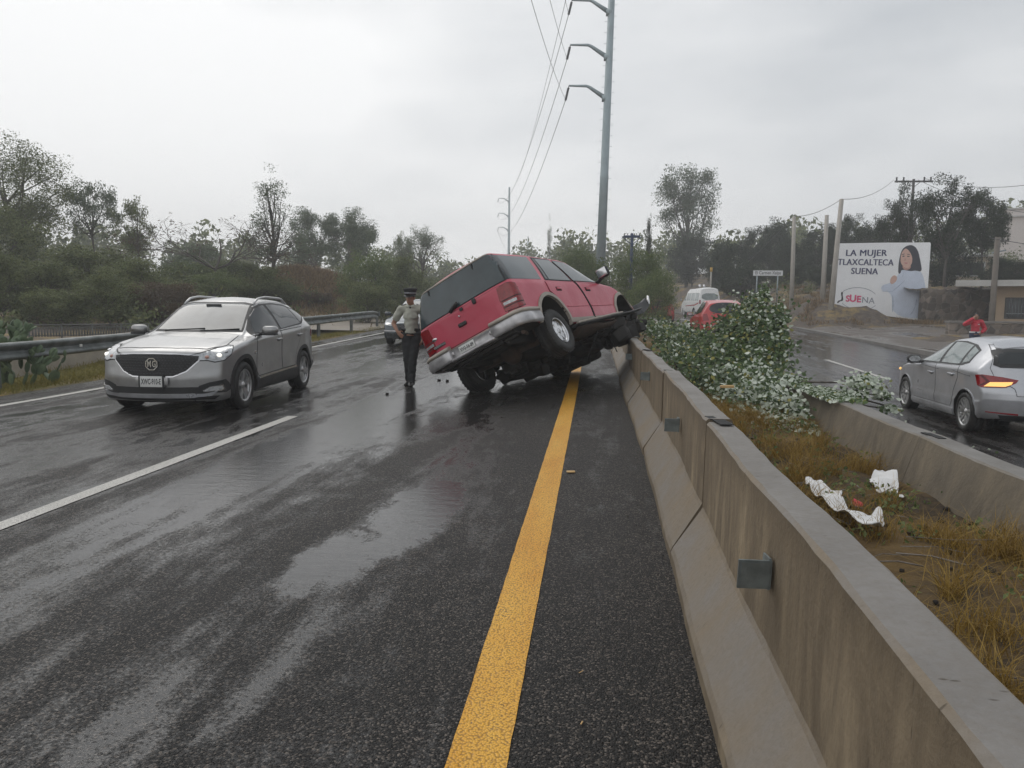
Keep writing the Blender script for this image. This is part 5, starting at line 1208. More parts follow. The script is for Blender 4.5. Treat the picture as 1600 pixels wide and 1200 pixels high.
def wheel(parent, pos, side, r, w, rr, style, rim_mat, rot=0, tilt=None, name='wheel'):
    """side +1: outer face towards +y"""
    m = MB(); h = w / 2
    prof = [(rr * .93, h * .72), (rr, h * .86), (rr * 1.05, h * .98), ((r + rr) / 2, h * 1.06), (r * .95, h * .96), (r * .985, h * .82), (r, h * .55), (r * 1.003, h * .2), (r * .985, h * .17), (r * .985, h * .12), (r * 1.003, h * .09), (r * 1.003, 0)]
    prof = prof + [(a, -b) for a, b in prof[-2::-1]]
    m.lathe(prof, (0, 0, 0), 'Y', 40)
    for k in range(36 if style == 'dish' else 0):      # shoulder blocks
        a = 2 * math.pi * k / 36
        for s2 in (1, -1): m.box((r * .975 * math.cos(a), s2 * h * .74, r * .975 * math.sin(a)), (.035, h * .30, r * .09), Matrix.Rotation(-a, 3, 'Y'))
    wh = m.build(name, [MAT['tyre']], parent); wh.location = pos
    if tilt is not None: wh.rotation_euler = tilt
    m = MB(); y = side * h
    m.lathe([(rr * .98, y * .98), (rr, y * .80), (rr * .93, y * .70), (rr * .90, y * .3), (rr * .88, -y * .9), (rr * .99, -y * .9), (rr * 1.0, y * .6)], (0, 0, 0), 'Y', 40)
    m.lathe([(rr * .985, y * .96), (rr * .90, y * .93), (rr * .885, y * .86)], (0, 0, 0), 'Y', 40)
    def spoke(a, wd0, wd1, r0, r1, yc0, yc1):
        ca, sa = math.cos(a), math.sin(a); T = Vector((-sa, 0, ca)); D = Vector((ca, 0, sa)); Vv = []
        for (q, wd, yc) in ((r0, wd0, yc0), ((r0 + r1) / 2, (wd0 + wd1) / 2 * .92, (yc0 + yc1) / 2 + .008), (r1, wd1, yc1)):
            p = D * q
            for (sx_, dy) in ((-1, -.03), (-.8, .0), (.8, .0), (1, -.03)): Vv.append(p + T * (wd * sx_ / 2) + Vector((0, side * (yc + dy), 0)))
        m.add(Vv, [(i * 4 + k, i * 4 + k + 1, (i + 1) * 4 + k + 1, (i + 1) * 4 + k) for i in range(2) for k in range(3)])
    if style == 'five':       # five broad dark spokes with bright edges
        for k in range(5):
            a = rot + 2 * math.pi * k / 5
            for da in (-.17, .17): spoke(a + da * .8, .055, .045, rr * .12, rr * .93, h * .62, h * .86)
            spoke(a, .05, .10, rr * .1, rr * .9, h * .6, h * .80)
    elif style == 'multi':
        for k in range(5):
            a = rot + 2 * math.pi * k / 5
            for da in (-.21, .21): spoke(a + da, .040, .055, rr * .18, rr * .94, h * .66, h * .88)
            spoke(a + math.pi / 5, .028, .05, rr * .5, rr * .94, h * .6, h * .84)
    else:                     # truck wheel: solid dish with five windows
        m.lathe([(rr * .90, y * .80), (rr * .80, y * .62), (rr * .80, y * .58)], (0, 0, 0), 'Y', 40)
        for k in range(5):
            a = rot + 2 * math.pi * k / 5
            spoke(a, .13, .165, rr * .2, rr * .86, h * .72, h * .66); spoke(a + .2, .05, .07, rr * .3, rr * .86, h * .72, h * .66); spoke(a - .2, .05, .07, rr * .3, rr * .86, h * .72, h * .66)
    m.lathe([(.0, y * .80), (rr * .17, y * .79), (rr * .21, y * .72), (rr * .26, y * .60), (rr * .26, y * .3)], (0, 0, 0), 'Y', 20)
    ri = m.build('rim', [rim_mat], wh)
    m = MB(); m.lathe([(0, y * .2), (rr * .86, y * .2), (rr * .86, y * .12), (0, y * .12)], (0, 0, 0), 'Y', 24); m.build('brake_disc', [MAT['plastic']], wh)
    m = MB(); m.lathe([(0, side * (h * .80 + .006)), (rr * .11, side * (h * .80 + .004)), (rr * .13, side * h * .74)], (0, 0, 0), 'Y', 14); m.build('hub_cap', [MAT['alloy']], ri)
    return wh
def mirror_mesh(car, pos, side, size, mat, mat2, root, glassdir=-1):
    sx_, sy_, sz_ = size; m = MB()
    m.ell((0, 0, 0), (sx_ / 2, sy_ / 2, sz_ / 2), None, 0, 16, 10)
    V = m.v
    m.v = [Vector((max(p[0], -sx_ * .28) if glassdir < 0 else p[0], p[1], max(-sz_ * .42, min(sz_ * .42, p[2] * 1.15)))) for p in V]
    o = m.build('mirror', [mat], root); o.location = pos
    m = MB(); m.rbox((-.02, -side * sy_ * .62, -sz_ * .33), (.06, sy_ * .55, .045), .015); m.rbox((0, 0, -sz_ * .40), (sx_ * .8, sy_ * .8, .03), .012); m.build('bracket', [mat2], o)
    m = MB(); V = [Vector((-sx_ * .29, sy_ * .40 * math.cos(a), sz_ * .36 * math.sin(a))) for a in np.linspace(0, 2 * math.pi, 20, endpoint=False)]; m.add(V, [tuple(range(20))]); m.build('glass', [MAT['lens']], o, False)
    return o
def plate(parent, M, w, h, txt, frame=True):
    m = MB(); m.rbox((0, 0, 0), (w, h, .008), .003); o = m.build('licence_plate', [MAT['plate']], parent); o.matrix_local = M
    if frame:
        m = MB()
        for (c, d) in (((0, h / 2 + .008, 0), (w + .04, .018, .014)), ((0, -h / 2 - .008, 0), (w + .04, .018, .014)), ((w / 2 + .008, 0, 0), (.018, h, .014)), ((-w / 2 - .008, 0, 0), (.018, h, .014))): m.box(c, d)
        m.build('plate_frame', [MAT['plastic']], o)
    T = Matrix.Translation((0, -.004, .006)); ob = text(txt, MAT['pblack'], o, T, h * .70, .002)
    xs_ = [v.co.x for v in ob.data.vertices]; k = w * .88 / (max(xs_) - min(xs_))
    for v in ob.data.vertices: v.co.x *= k
    return o
def frame_at(P, xdir, ydir):
    x = Vector(xdir).normalized(); y = Vector(ydir); y = (y - x * y.dot(x)).normalized(); z = x.cross(y); M = Matrix((x, y, z)).transposed().to_4x4(); M.translation = P; return M
# ---- silver compact SUV, front left three-quarter view
def build_mg():
    root = empty('compact_suv', (-5.843, 11.629, -.012), (0, 0, R_(-87.05)), 'silver compact SUV with black mesh grille driving towards the camera in the left lane', 'car')
    P = dict(x=(-2.14, 2.16), W=.90, Lf=.85, Lr=.7, cf=.34, cr=.22, pf=2.3,
        zt=[(2.16, .86), (2.0, .915), (1.7, .965), (1.35, 1.01), (1.0, 1.05), (.86, 1.075), (.45, 1.33), (.2, 1.475), (.02, 1.54), (-.4, 1.585), (-1.1, 1.565), (-1.6, 1.50), (-1.85, 1.44), (-2.14, 1.30)],
        zb=[(2.16, .17), (1.7, .19), (1.2, .20), (-1.2, .22), (-1.8, .27), (-2.14, .33)],
        belt=[(2.16, .80), (1.6, .915), (1.0, .99), (.5, 1.01), (-.6, 1.06), (-1.4, 1.12), (-2.14, 1.10)],
        wb=[(2.16, .80), (1.8, .855), (1.3, .885), (.6, .875), (-.6, .875), (-1.3, .885), (-1.8, .845), (-2.14, .80)],
        wr=[(2.16, .66), (1.6, .70), (1.0, .72), (.8, .70), (.2, .585), (-.4, .575), (-1.2, .57), (-1.9, .56), (-2.14, .57)],
        crown=[(2.16, .045), (1.4, .05), (.9, .05), (.3, .06), (-.4, .07), (-1.5, .07), (-2.14, .06)],
        side=[(.03, .012), (.10, .022), (.22, .012), (.50, .002), (.72, .010), (.80, .024), (.92, .020), (1.0, -.03)],
        pff=[(.15, -.05), (.26, .0), (.50, .02), (.62, .0), (.75, -.015), (.86, -.06), (1.0, -.1)],
        prr=[(.25, .05), (.5, -.02), (.7, -.02), (.95, .04), (1.1, .08), (1.45, .28)],
        axles=[(1.29, .335), (-1.295, .335)], arch=.385, sig=.04, tumble=.03)
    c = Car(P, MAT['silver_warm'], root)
    for s, v in ((1, 'L'), (-1, 'R')):
        for (ax, az) in P['axles']:
            wheel(root, (ax, s * .775, az), s, .335, .215, .232, 'five', MAT['alloy_dark'] if False else MAT['alloy'], .3 if ax > 0 else .8)
        # black cladding
        for (ax, az), a0, a1 in ((P['axles'][0], -22, 196), (P['axles'][1], -18, 205)):
            c.panel('arch_cladding', arc_poly(ax, az, .387, .445, a0, a1, 30), v, MAT['plastic'], .010, .02)
        c.panel('sill_cladding', [(.90, .20), (.90, .40), (-.88, .43), (-.88, .22)], v, MAT['plastic'], .009, .02)
        c.panel('rear_cladding', [(-1.72, .26), (-1.70, .44), (-2.1, .50), (-2.1, .32)], v, MAT['plastic'], .009, .02)
        c.panel('sill_trim', [(.82, .385), (.80, .415), (-.80, .455), (-.84, .425)], v, MAT['chrome'], .02, .02)
        # doors
        fd = [(.86, .50), (.84, .99), (.80, 1.005), (.20, 1.035), (-.17, 1.05), (-.20, .45), (.80, .425)]
        rd = [(-.19, 1.05), (-.80, 1.075), (-1.15, 1.09), (-1.05, .86), (-.90, .70), (-.80, .46), (-.22, .45)]
        for pn, hx, hz in ((fd, -.04, .93), (rd, -1.0, .965)):
            c.panel('door_gap', inset_poly(pn, -.006), v, MAT['seam'], .0025, .004, c.body)
            d = c.panel('door', inset_poly(pn, .004), v, MAT['silver_warm'], .004, .008, None)
            h = c.hit(v, hx, hz)[0]; m = MB(); m.rbox(h + Vector((.0, s * .026, 0)), (.20, .022, .030), .01); m.rbox(h + Vector((-.08, s * .01, 0)), (.03, .03, .026), .008); m.rbox(h + Vector((.08, s * .01, 0)), (.03, .03, .026), .008); m.build('handle', [MAT['silver_warm']], d)
            m = MB(); m.ell(h + Vector((0, s * .003, -.006)), (.085, .006, .034)); m.build('handle_recess', [MAT['alloy_dark']], d)
        # side glass in a dark surround
        dlo = [(.80, 1.025), (.72, 1.10), (.40, 1.31), (.18, 1.425), (-.05, 1.475), (-.55, 1.49), (-1.05, 1.465), (-1.42, 1.395), (-1.66, 1.28), (-1.60, 1.235), (-1.20, 1.125), (-.20, 1.065)]
        c.panel('window_surround', dlo, v, MAT['plastic'], .004, .01, c.body)
        g1 = [(.70, 1.05), (.42, 1.285), (.18, 1.40), (-.04, 1.447), (-.14, 1.455), (-.16, 1.08)]
        g2 = [(-.24, 1.085), (-.24, 1.46), (-.55, 1.462), (-1.0, 1.437), (-1.10, 1.415), (-1.17, 1.15)]
        g3 = [(-1.20, 1.165), (-1.15, 1.405), (-1.36, 1.372), (-1.58, 1.272)]
        for gp in (g1, g2, g3): c.panel('window', gp, v, MAT['glass_dark'], .008, .008)
        c.line('window_trim', [(.80, 1.02), (-.20, 1.06), (-1.20, 1.12), (-1.62, 1.24)], v, .008, MAT['chrome'], c.body, .006)
        # shoulder crease, fuel seam
        # head lamps
        hl = [(.26, .80), (.42, .822), (.66, .868), (.93, .905), (.99, .90), (.93, .80), (.80, .735), (.64, .715), (.52, .74), (.30, .735)]
        yaw = s * 32
        k = math.sin(R_(32)); poly = [(s * (u * .78 - .90), z) for u, z in hl]
        c.panel('headlight_housing', inset_poly(poly, -.014), yaw, MAT['plastic'], .003, .01, c.body)
        hd = c.panel('headlight', poly, yaw, MAT['lens'], .007, .012)
        for (uu, zz, rr, mt) in ((.72, .795, .036, 'lamp_lit'), (.84, .838, .034, 'chrome'), (.52, .775, .030, 'amber_off')):
            a = R_(yaw); dv = Vector((math.cos(a), math.sin(a), 0)); ux = Vector((-math.sin(a), math.cos(a), 0)); u_ = s * (uu * .78 - .90)
            h = c.bvh.ray_cast(dv * 6 + ux * u_ + Vector((0, 0, zz)), -dv)
            if h[0] is not None:
                m = MB(); m.ell(h[0] - dv * .004, (rr, rr, rr * .8)); m.build('lamp', [MAT[mt] if mt in MAT else MAT['blush']], hd)
        # fog lamp pods
        fp = [(-.62, .40), (-.42, .445), (-.10, .475), (-.02, .42), (.02, .33), (-.10, .30), (-.46, .30), (-.70, .285)]
        fq = [(s * (u * .66 - .20), z) for u, z in fp]
        c.panel('fog_pod', fq, s * 32, MAT['plastic'], .008, .02)
        fl = [(s * (u * .85 - .225), z) for u, z in [(-.40, .335), (-.30, .385), (-.10, .405), (-.07, .345), (-.12, .325), (-.38, .318)]]
        fo = c.panel('fog_lamp', fl, s * 32, MAT['chrome'], .016, .014)
        c.panel('fog_lens', inset_poly(fl, .014), s * 32, MAT['lens'], .021, .006, fo)
        # roof rails
        pts = []; 
        for x in np.linspace(-1.35, .10, 16):
            q = (x + 1.35) / 1.45; h = c.hit('T', float(x), s * .545); lift = .060 * min(1, min(q, 1 - q) * 7)
            pts.append(h[0] + Vector((0, 0, lift + .004)))
        m = MB(); m.tube(pts, .017, 8); m.build('roof_rail', [MAT['alloy']], root)
        mirror_mesh(c, (.62, s * 1.005, 1.09), s, (.20, .25, .15), MAT['silver_warm'], MAT['plastic'], root)
        m = MB(); h = c.hit(v, .92, .78)[0]; m.rbox(h + Vector((0, s * .004, 0)), (.07, .008, .05), .004); m.build('wing_badge', [MAT['chrome']], root)
        tl_ = [(s * u, z) for u, z in [(-.42, 1.02), (-.20, 1.0), (.05, .96), (.02, .84), (-.2, .86), (-.40, .9)]]
        c.panel('tail_light', [(-1.80, .90), (-1.78, 1.03), (-2.0, 1.06), (-2.06, .92)], v, MAT['tail_red'], .008, .012)
    # windscreen
    ws = [(-.66, 1.065), (.66, 1.065), (.655, 1.10), (.535, 1.475), (.40, 1.50), (-.40, 1.50), (-.535, 1.475), (-.655, 1.10)]
    c.panel('windscreen_surround', ws, 'F', MAT['plastic'], .003, .006, c.body)
    wsc = c.panel('windscreen', inset_poly(ws, .026), 'F', MAT['glass_shield'], .006, .006)
    m = MB(); h = c.hit('F', 0, 1.44)[0]; m.rbox(h + Vector((.006, 0, 0)), (.02, .24, .06), .01); m.build('mirror_mount', [MAT['plastic']], wsc)
    for (ya, yb, zb_) in ((-.50, .10, 1.082), (.06, .60, 1.078)):
        p = c.hit('F', ya, zb_)[0]; q = c.hit('F', yb, zb_ + .03)[0]; m = MB(); m.tube([p + Vector((.016, 0, .0)), q + Vector((.02, 0, .0))], .011, 6); m.build('wiper', [MAT['seam']], root)
    # bonnet seam
    bn = [(.96, -.66), (1.55, -.74), (1.86, -.60), (1.98, -.25), (2.0, 0), (1.98, .25), (1.86, .60), (1.55, .74), (.96, .66)]
    c.panel('bonnet_gap', inset_poly(bn, -.006), 'T', MAT['seam'], .002, .004, c.body); c.panel('bonnet', inset_poly(bn, .003), 'T', MAT['silver_warm'], .005, .008, None)
    # grille
    gp = [(-.56, .79), (-.30, .812), (0, .818), (.30, .812), (.56, .79), (.555, .735), (.42, .60), (.27, .535), (0, .525), (-.27, .535), (-.42, .60), (-.555, .735)]
    c.panel('grille_trim', inset_poly(gp, -.017), 'F', MAT['chrome'], .006, .02, c.body)
    gr_ = c.panel('grille', gp, 'F', None or MAT['plastic'], .011, .02)
    m = MB()
    for r_ in range(8):
        for q in range(-13, 14):
            u = q * .043 + (r_ % 2) * .0215; z = .80 - r_ * .034
            w_ = np.interp(z, [.525, .60, .735, .80], [.27, .42, .55, .5])
            if abs(u) > w_ - .02 or z < .54 or math.hypot(u, z - .69) < .09: continue
            h = c.hit('F', u, z)
            if h[0] is None: continue
            m.box(h[0] + Vector((.014, 0, 0)), (.010, .026, .012), mi=0)
    m.build('grille_mesh', [simple('grille_grey', (.05, .05, .055), .3, .5)], gr_)['kind'] = 'stuff'
    h = c.hit('F', 0, .69)[0]; B = frame_at(h + Vector((.022, 0, 0)), (0, 1, 0), (0, 0, 1)); m = MB()
    oc = [(.088 * math.cos(R_(22.5 + 45 * k)), .088 * math.sin(R_(22.5 + 45 * k))) for k in range(8)]; ic = [(x * .84, y * .84) for x, y in oc]
    V = [B @ Vector((x, y, .012)) for x, y in oc] + [B @ Vector((x, y, .012)) for x, y in ic] + [B @ Vector((x * 1.04, y * 1.04, -.02)) for x, y in oc]
    m.add(V, [(i, (i + 1) % 8, 8 + (i + 1) % 8, 8 + i) for i in range(8)] + [(i, (i + 1) % 8, 16 + (i + 1) % 8, 16 + i) for i in range(8)]); bdg = m.build('badge', [MAT['chrome']], root)
    m = MB(); m.add([B @ Vector((x, y, .004)) for x, y in ic], [tuple(range(8))]); m.build('badge_field', [MAT['plastic']], bdg)
    for s_, dx in (('M', -.03), ('G', .034)): text(s_, MAT['chrome'], bdg, B @ Matrix.Translation((dx, 0, .012)), .115, .004, sx=.62)
    # lower intake, bumper blade
    c.panel('lower_intake', [(-.62, .385), (.62, .385), (.66, .31), (.5, .30), (-.5, .30), (-.66, .31)], 'F', MAT['plastic'], .008, .015)
    c.panel('chin', [(-.78, .262), (.78, .262), (.72, .215), (-.72, .215)], 'F', MAT['plastic'], .012, .015)
    c.panel('skid_blade', [(-.76, .325), (-.62, .295), (.62, .295), (.76, .325), (.70, .265), (.45, .25), (-.45, .25), (-.70, .265)], 'F', MAT['silver_cool'], .032, .03)
    h = c.hit('F', 0, .465)[0]; plate(root, frame_at(h + Vector((.03, 0, .0)), (0, 1, 0), (0, 0, 1)), .30, .145, 'XWC-910-E')
    m = MB(); m.rbox(h + Vector((.012, 0, .0)), (.02, .44, .11), .01); m.build('plate_base', [MAT['silver_warm']], root)
    # underside shadow plate
    return root
mg = build_mg()
# ---- red full-size SUV thrown onto the barrier
def build_truck():
    root = empty('crashed_suv', (-.539, 14.065, .386), (0, 0, 0), 'faded red SUV tilted on its left wheels with its nose up on the barrier', 'car')
    root.rotation_euler = (Matrix.Rotation(R_(65.661), 3, 'Z') @ Matrix.Rotation(R_(-.953), 3, 'Y') @ Matrix.Rotation(R_(-26.698), 3, 'X')).to_euler()
    def post(V):      # crushed front right corner
        x, y, z = V[:, 0], V[:, 1], V[:, 2]
        w = ss(x, 1.2, 2.3) * (.45 + .55 * ss(-y, -.2, .9))
        V[:, 2] = z - w * .20 * ss(z, .5, 1.1) + w * .05 * np.sin(9 * x + 4 * y)
        V[:, 0] = x - w * .14 * (1 + .6 * np.sin(7 * z + 5 * y)); V[:, 1] = y + w * .05 * np.sin(8 * x + 6 * z)
        return V
    P = dict(x=(-2.54, 2.42), W=.99, Lf=.6, Lr=.55, cf=.16, cr=.10, pf=3, pr=5, post=post, n=110,
        zt=[(2.42, 1.06), (2.2, 1.12), (1.7, 1.18), (1.15, 1.22), (1.0, 1.25), (.5, 1.70), (.3, 1.80), (.0, 1.84), (-1.2, 1.88), (-2.3, 1.87), (-2.54, 1.83)],
        zb=[(2.42, .50), (1, .44), (-1, .42), (-1.9, .46), (-2.3, .52), (-2.54, .56)],
        belt=[(2.42, 1.0), (1.0, 1.18), (.6, 1.19), (-2.54, 1.22)],
        wb=[(2.42, .93), (2.0, .95), (1.0, .955), (-1.8, .965), (-2.54, .95)],
        wr=[(2.42, .80), (1.2, .80), (.9, .78), (.4, .72), (-.2, .715), (-2.54, .735)],
        crown=[(2.42, .03), (1, .04), (.4, .05), (-2.54, .06)],
        side=[(.03, .010), (.10, .020), (.30, .022), (.55, .018), (.62, .012), (.66, .020), (.90, .015), (1.0, -.02)],
        pff=[(.4, 0), (1.2, 0)], prr=[(.5, .02), (.7, .0), (1.2, .0), (1.24, .02), (1.8, .15), (1.9, .19)],
        axles=[(1.53, .46), (-1.51, .46)], arch=.475, sig=.035, tumble=.015, edge=.06, round=1.1)
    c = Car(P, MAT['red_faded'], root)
    rd = MAT['red_faded']
    for s, v in ((-1, 'R'), (1, 'L')):
        for (ax, az), a0, a1 in ((P['axles'][0], -8, 188), (P['axles'][1], -6, 186)):
            c.panel('arch_flare', arc_poly(ax, az, .474, .535, a0, a1, 34), v, MAT['beige'], .022, .05)
        # doors with their black gaps
        rdp = [(-1.36, 1.19), (-.28, 1.19), (-.15, .97), (-.07, .72), (-.10, .47), (-.96, .46), (-.985, .60), (-1.08, .80), (-1.22, .93), (-1.36, 1.02)]
        fdp = [(-.22, 1.19), (.92, 1.18), (1.0, .95), (1.0, .72), (.98, .48), (-.02, .47), (.01, .72), (-.07, .97)]
        for pn, hx, hz, gap in ((rdp, -1.02, 1.06, -.008), (fdp, .14, 1.06, -.008)):
            c.panel('door_gap', inset_poly(pn, gap), v, MAT['seam'], .003, .005, c.body)
            d = c.panel('door', inset_poly(pn, .002), v, rd, .006 if pn is fdp else .012, .012)
            h = c.hit(v, hx, hz)[0]; m = MB(); m.rbox(h + Vector((0, s * .022, 0)), (.15, .02, .04), .008); m.build('handle', [rd], d)
            m = MB(); m.rbox(h + Vector((.0, s * .010, -.005)), (.19, .012, .075), .005); m.build('handle_recess', [MAT['seam']], d)
        if s < 0:   # sprung gap between the doors
            c.line('door_edge', [(-.25, 1.21), (-.13, .98), (-.035, .72), (-.06, .46)], v, .018, MAT['seam'], c.body, .010)
            c.line('door_edge', [(-.31, 1.70), (-.25, 1.22)], v, .014, MAT['seam'], c.body, .006)
        c.line('side_moulding', [(-.96, .735), (-.10, .735)], v, .012, rd, c.body, .010); c.line('side_moulding', [(.02, .735), (.98, .74)], v, .012, rd, c.body, .006)
        c.panel('rocker_trim', [(-.99, .455), (-.98, .525), (.99, .535), (1.0, .465)], v, MAT['beige'], .018, .03)
        c.panel('rear_body_line', [(-2.50, .735), (-2.50, .745), (-2.02, .745), (-2.02, .735)], v, rd, .010, .012, c.body)
        # glass
        q = [(-2.46, 1.245), (-2.33, 1.76), (-1.16, 1.775), (-1.42, 1.245)]
        c.panel('window', q, v, MAT['glass_truck'], .004, .008)
        rg = [(-1.27, 1.25), (-1.02, 1.755), (-.36, 1.745), (-.31, 1.24)]
        c.panel('window_surround', inset_poly(rg, -.022), v, MAT['seam'], .003, .006, c.body)
        w_ = c.panel('window', [(-1.13, 1.25), (-.93, 1.745), (-.36, 1.74), (-.32, 1.24)], v, MAT['glass_truck'], .007, .006)
        c.panel('vent_pane', [(-1.25, 1.255), (-1.02, 1.74), (-.97, 1.742), (-1.17, 1.25)], v, MAT['glass_dark'], .007, .006, w_)
        fg = [(-.22, 1.24), (-.26, 1.735), (.18, 1.71), (.36, 1.62), (.86, 1.225)]
        c.panel('window_surround', inset_poly(fg, -.018), v, MAT['seam'], .003, .006, c.body); c.panel('window', fg, v, MAT['glass_truck'], .007, .006)
        # mirror on its arm
        h = c.hit(v, .74, 1.22)[0]; m = MB(); m.rbox((0, 0, 0), (.12, .25, .20), .05); o = m.build('mirror', [MAT['plastic']], root); o.location = h + Vector((.02, s * .21, .10))
        m = MB(); m.tube([(.02, -s * .20, -.12), (.01, -s * .02, -.06)], .035, 8); m.build('arm', [MAT['plastic']], o)
        m = MB(); m.rbox((-.061, 0, 0), (.006, .20, .155), .003); m.build('glass', [MAT['chrome']], o)
        # roof rail
        pts = [c.hit('T', x, s * .60)[0] + Vector((0, 0, .03 if -2.1 < x < -.1 else .004)) for x in np.linspace(-2.2, .0, 14)]
        m = MB(); m.tube([Vector(p) for p in pts], .014, 6); m.build('roof_rail', [rd], root)
        # tail lamp wrapped round the corner
        yaw = 180 - s * 45
        sg = s; tp = [(1.27, 1.185), (1.135, 1.20), (.99, 1.16), (.955, .80), (1.06, .775), (1.275, .80), (1.29, 1.0)]
        poly = [(sg * u, z) for u, z in tp]
        c.panel('lamp_gap', inset_poly(poly, -.010), yaw, MAT['seam'], .003, .006, c.body)
        tl = c.panel('tail_light', poly, yaw, MAT['tail_red'], .016, .022)
        c.panel('reverse_lens', [(sg * u, z) for u, z in [(1.26, .935), (1.07, .93), (1.07, .885), (1.26, .89)]], yaw, MAT['lens'], .019, .006, tl)
        for z in (1.085, .965, .86): c.panel('lens_rib', [(sg * u, z + dz) for u, dz in [(1.27, .006), (.97, .006), (.97, -.006), (1.27, -.006)]], yaw, MAT['seam'] if z < 1 else MAT['tail_red'], .020, .006, tl)
    # tailgate
    tg = [(-.775, 1.205), (.775, 1.205), (.755, .78), (.70, .72), (-.70, .72), (-.755, .78)]
    c.panel('tailgate_gap', inset_poly(tg, -.008), 'B', MAT['seam'], .002, .005, c.body); tgo = c.panel('tailgate', tg, 'B', rd, .007, .010)
    gl = [(-.885, 1.255), (.885, 1.255), (.80, 1.66), (.73, 1.765), (-.73, 1.765), (-.80, 1.66)]
    c.panel('rear_window_seal', inset_poly(gl, -.012), 'B', MAT['seam'], .006, .012, c.body)
    c.line('window_edge_trim', [(.905, 1.25), (.82, 1.67), (.745, 1.785), (-.70, 1.785)], 'B', .016, MAT['beige'], c.body, .004)
    for s in (1, -1): c.panel('corner_glass', [(s * u, z) for u, z in [(1.185, 1.25), (.975, 1.25), (.965, 1.62), (.985, 1.755), (1.10, 1.765), (1.15, 1.6)]], 180 - s * 45, MAT['glass_dark'], .005, .01, c.body)
    rw = c.panel('rear_window', gl, 'B', MAT['glass_truck'], .012, .012)
    for y in (.52, -.42):
        h = c.hit('B', y, 1.745)[0]; m = MB(); m.rbox(h + Vector((-.02, 0, -.02)), (.03, .022, .09), .006); m.build('glass_hinge', [MAT['plastic']], rw)
    h = c.hit('B', .10, 1.27)[0]; m = MB(); m.tube([h + Vector((-.03, .10, -.035)), h + Vector((-.04, -.05, .03)), h + Vector((-.035, -.09, .05))], [.03, .032, .02], 8); m.build('wiper_motor', [MAT['plastic']], tgo)
    def knob(y, z, d, mt, nm):
        h = c.hit('B', y, z)[0]; m = MB(); m.rbox(h + Vector((-.018, 0, 0)), (.03, d[0], d[1]), .01); return m.build(nm, [mt], tgo)
    knob(-.02, 1.185, (.06, .05), MAT['plastic'], 'washer_nozzle'); knob(-.29, 1.19, (.065, .085), MAT['plastic'], 'glass_latch'); knob(.06, .965, (.16, .06), MAT['plastic'], 'handle'); knob(.06, 1.10, (.03, .03), MAT['chrome'], 'lock')
    h = c.hit('B', .68, .975)[0]; m = MB(); m.ell(h + Vector((-.012, 0, 0)), (.012, .055, .028)); m.build('badge', [MAT['chrome']], tgo)
    h = c.hit('B', .62, .845)[0]; m = MB(); m.rbox(h + Vector((-.012, 0, 0)), (.012, .24, .05), .004); nb = m.build('name_badge', [MAT['plastic']], tgo)
    T = frame_at(h + Vector((-.0195, 0, 0)), (0, -1, 0), (0, 0, 1)); text('EXPEDITION', MAT['chrome_dull'], nb, T, .042, .0005)
    # chrome step bumper
    path = [(-2.02, -1.0), (-2.36, -1.005), (-2.52, -.97), (-2.60, -.88), (-2.635, -.60), (-2.645, -.42)]
    prof = [(-.03, .50), (.012, .50), (.026, .54), (.03, .60), (.018, .665), (-.01, .685), (-.04, .685)]
    padp = [(-.06, .682), (.016, .682), (.03, .70), (.028, .715), (.0, .745), (-.06, .75)]
    def sweep(m, path, prof, mi=0):
        V = []
        for i, p in enumerate(path):
            a = Vector(path[max(i - 1, 0)]); b = Vector(path[min(i + 1, len(path) - 1)]); t = (b - a).normalized(); nn = Vector((t.y, -t.x))
            cen = Vector((-1.2, 0)); pp = Vector(p)
            if nn.dot(pp - cen) < 0: nn = -nn
            for (o, z) in prof: q = pp + nn * o; V.append((q.x, q.y, z))
        k = len(prof); m.add(V, [(i * k + j, i * k + j + 1, (i + 1) * k + j + 1, (i + 1) * k + j) for i in range(len(path) - 1) for j in range(k - 1)], mi, True)
        m.add(V[:k], [tuple(range(k))], mi); m.add(V[-k:], [tuple(reversed(range(k)))], mi)
    m = MB()
    for s in (1, -1): sweep(m, [(x, y * -s) for x, y in path], prof)
    mid = [(-2.625, -.44), (-2.63, -.25), (-2.63, .25), (-2.625, .44)]
    sweep(m, mid, [(-.06, .48), (.03, .485), (.045, .50), (.03, .525), (-.012, .54), (-.014, .655), (.0, .665), (-.06, .67)])
    bo = m.build('rear_bumper', [MAT['chrome_dull']], root)
    m = MB()
    for s in (1, -1): sweep(m, [(x, y * -s) for x, y in path], padp)
    sweep(m, [(-2.57, -.44), (-2.575, 0), (-2.57, .44)], [(-.04, .668), (.04, .668), (.045, .685), (-.04, .695)])
    m.build('step_pad', [MAT['beige']], bo)
    plate(bo, frame_at(Vector((-2.632, .10, .598)), (0, -1, 0), (0, 0, 1)), .31, .11, 'XVG-56-89', False)
    for y in (.40, -.38):
        m = MB(); m.rbox((-2.615, y, .61), (.03, .05, .06), .012); m.build('plate_lamp', [MAT['chrome_dull']], bo)
    m = MB(); m.box((-2.40, 0, .50), (.35, 1.5, .10)); m.box((-2.45, 0, .44), (.10, .9, .08)); m.tube([(-2.4, -.7, .44), (-2.4, .7, .44)], .04, 8); m.build('hitch_frame', [MAT['under']], root)
    # underbody
    m = MB()
    for s in (1, -1):
        m.rbox((-.1, s * .46, .43), (4.6, .09, .15), .02); m.tube([(-2.3, s * .46, .50), (-1.9, s * .46, .52), (-1.5, s * .46, .62), (-1.1, s * .46, .50), (-.8, s * .46, .43)], .06, 6)
    for x in (-2.2, -.9, .2, 1.0, 1.9): m.rbox((x, 0, .44), (.12, .95, .09), .02)
    m.build('chassis', [MAT['under']], root)
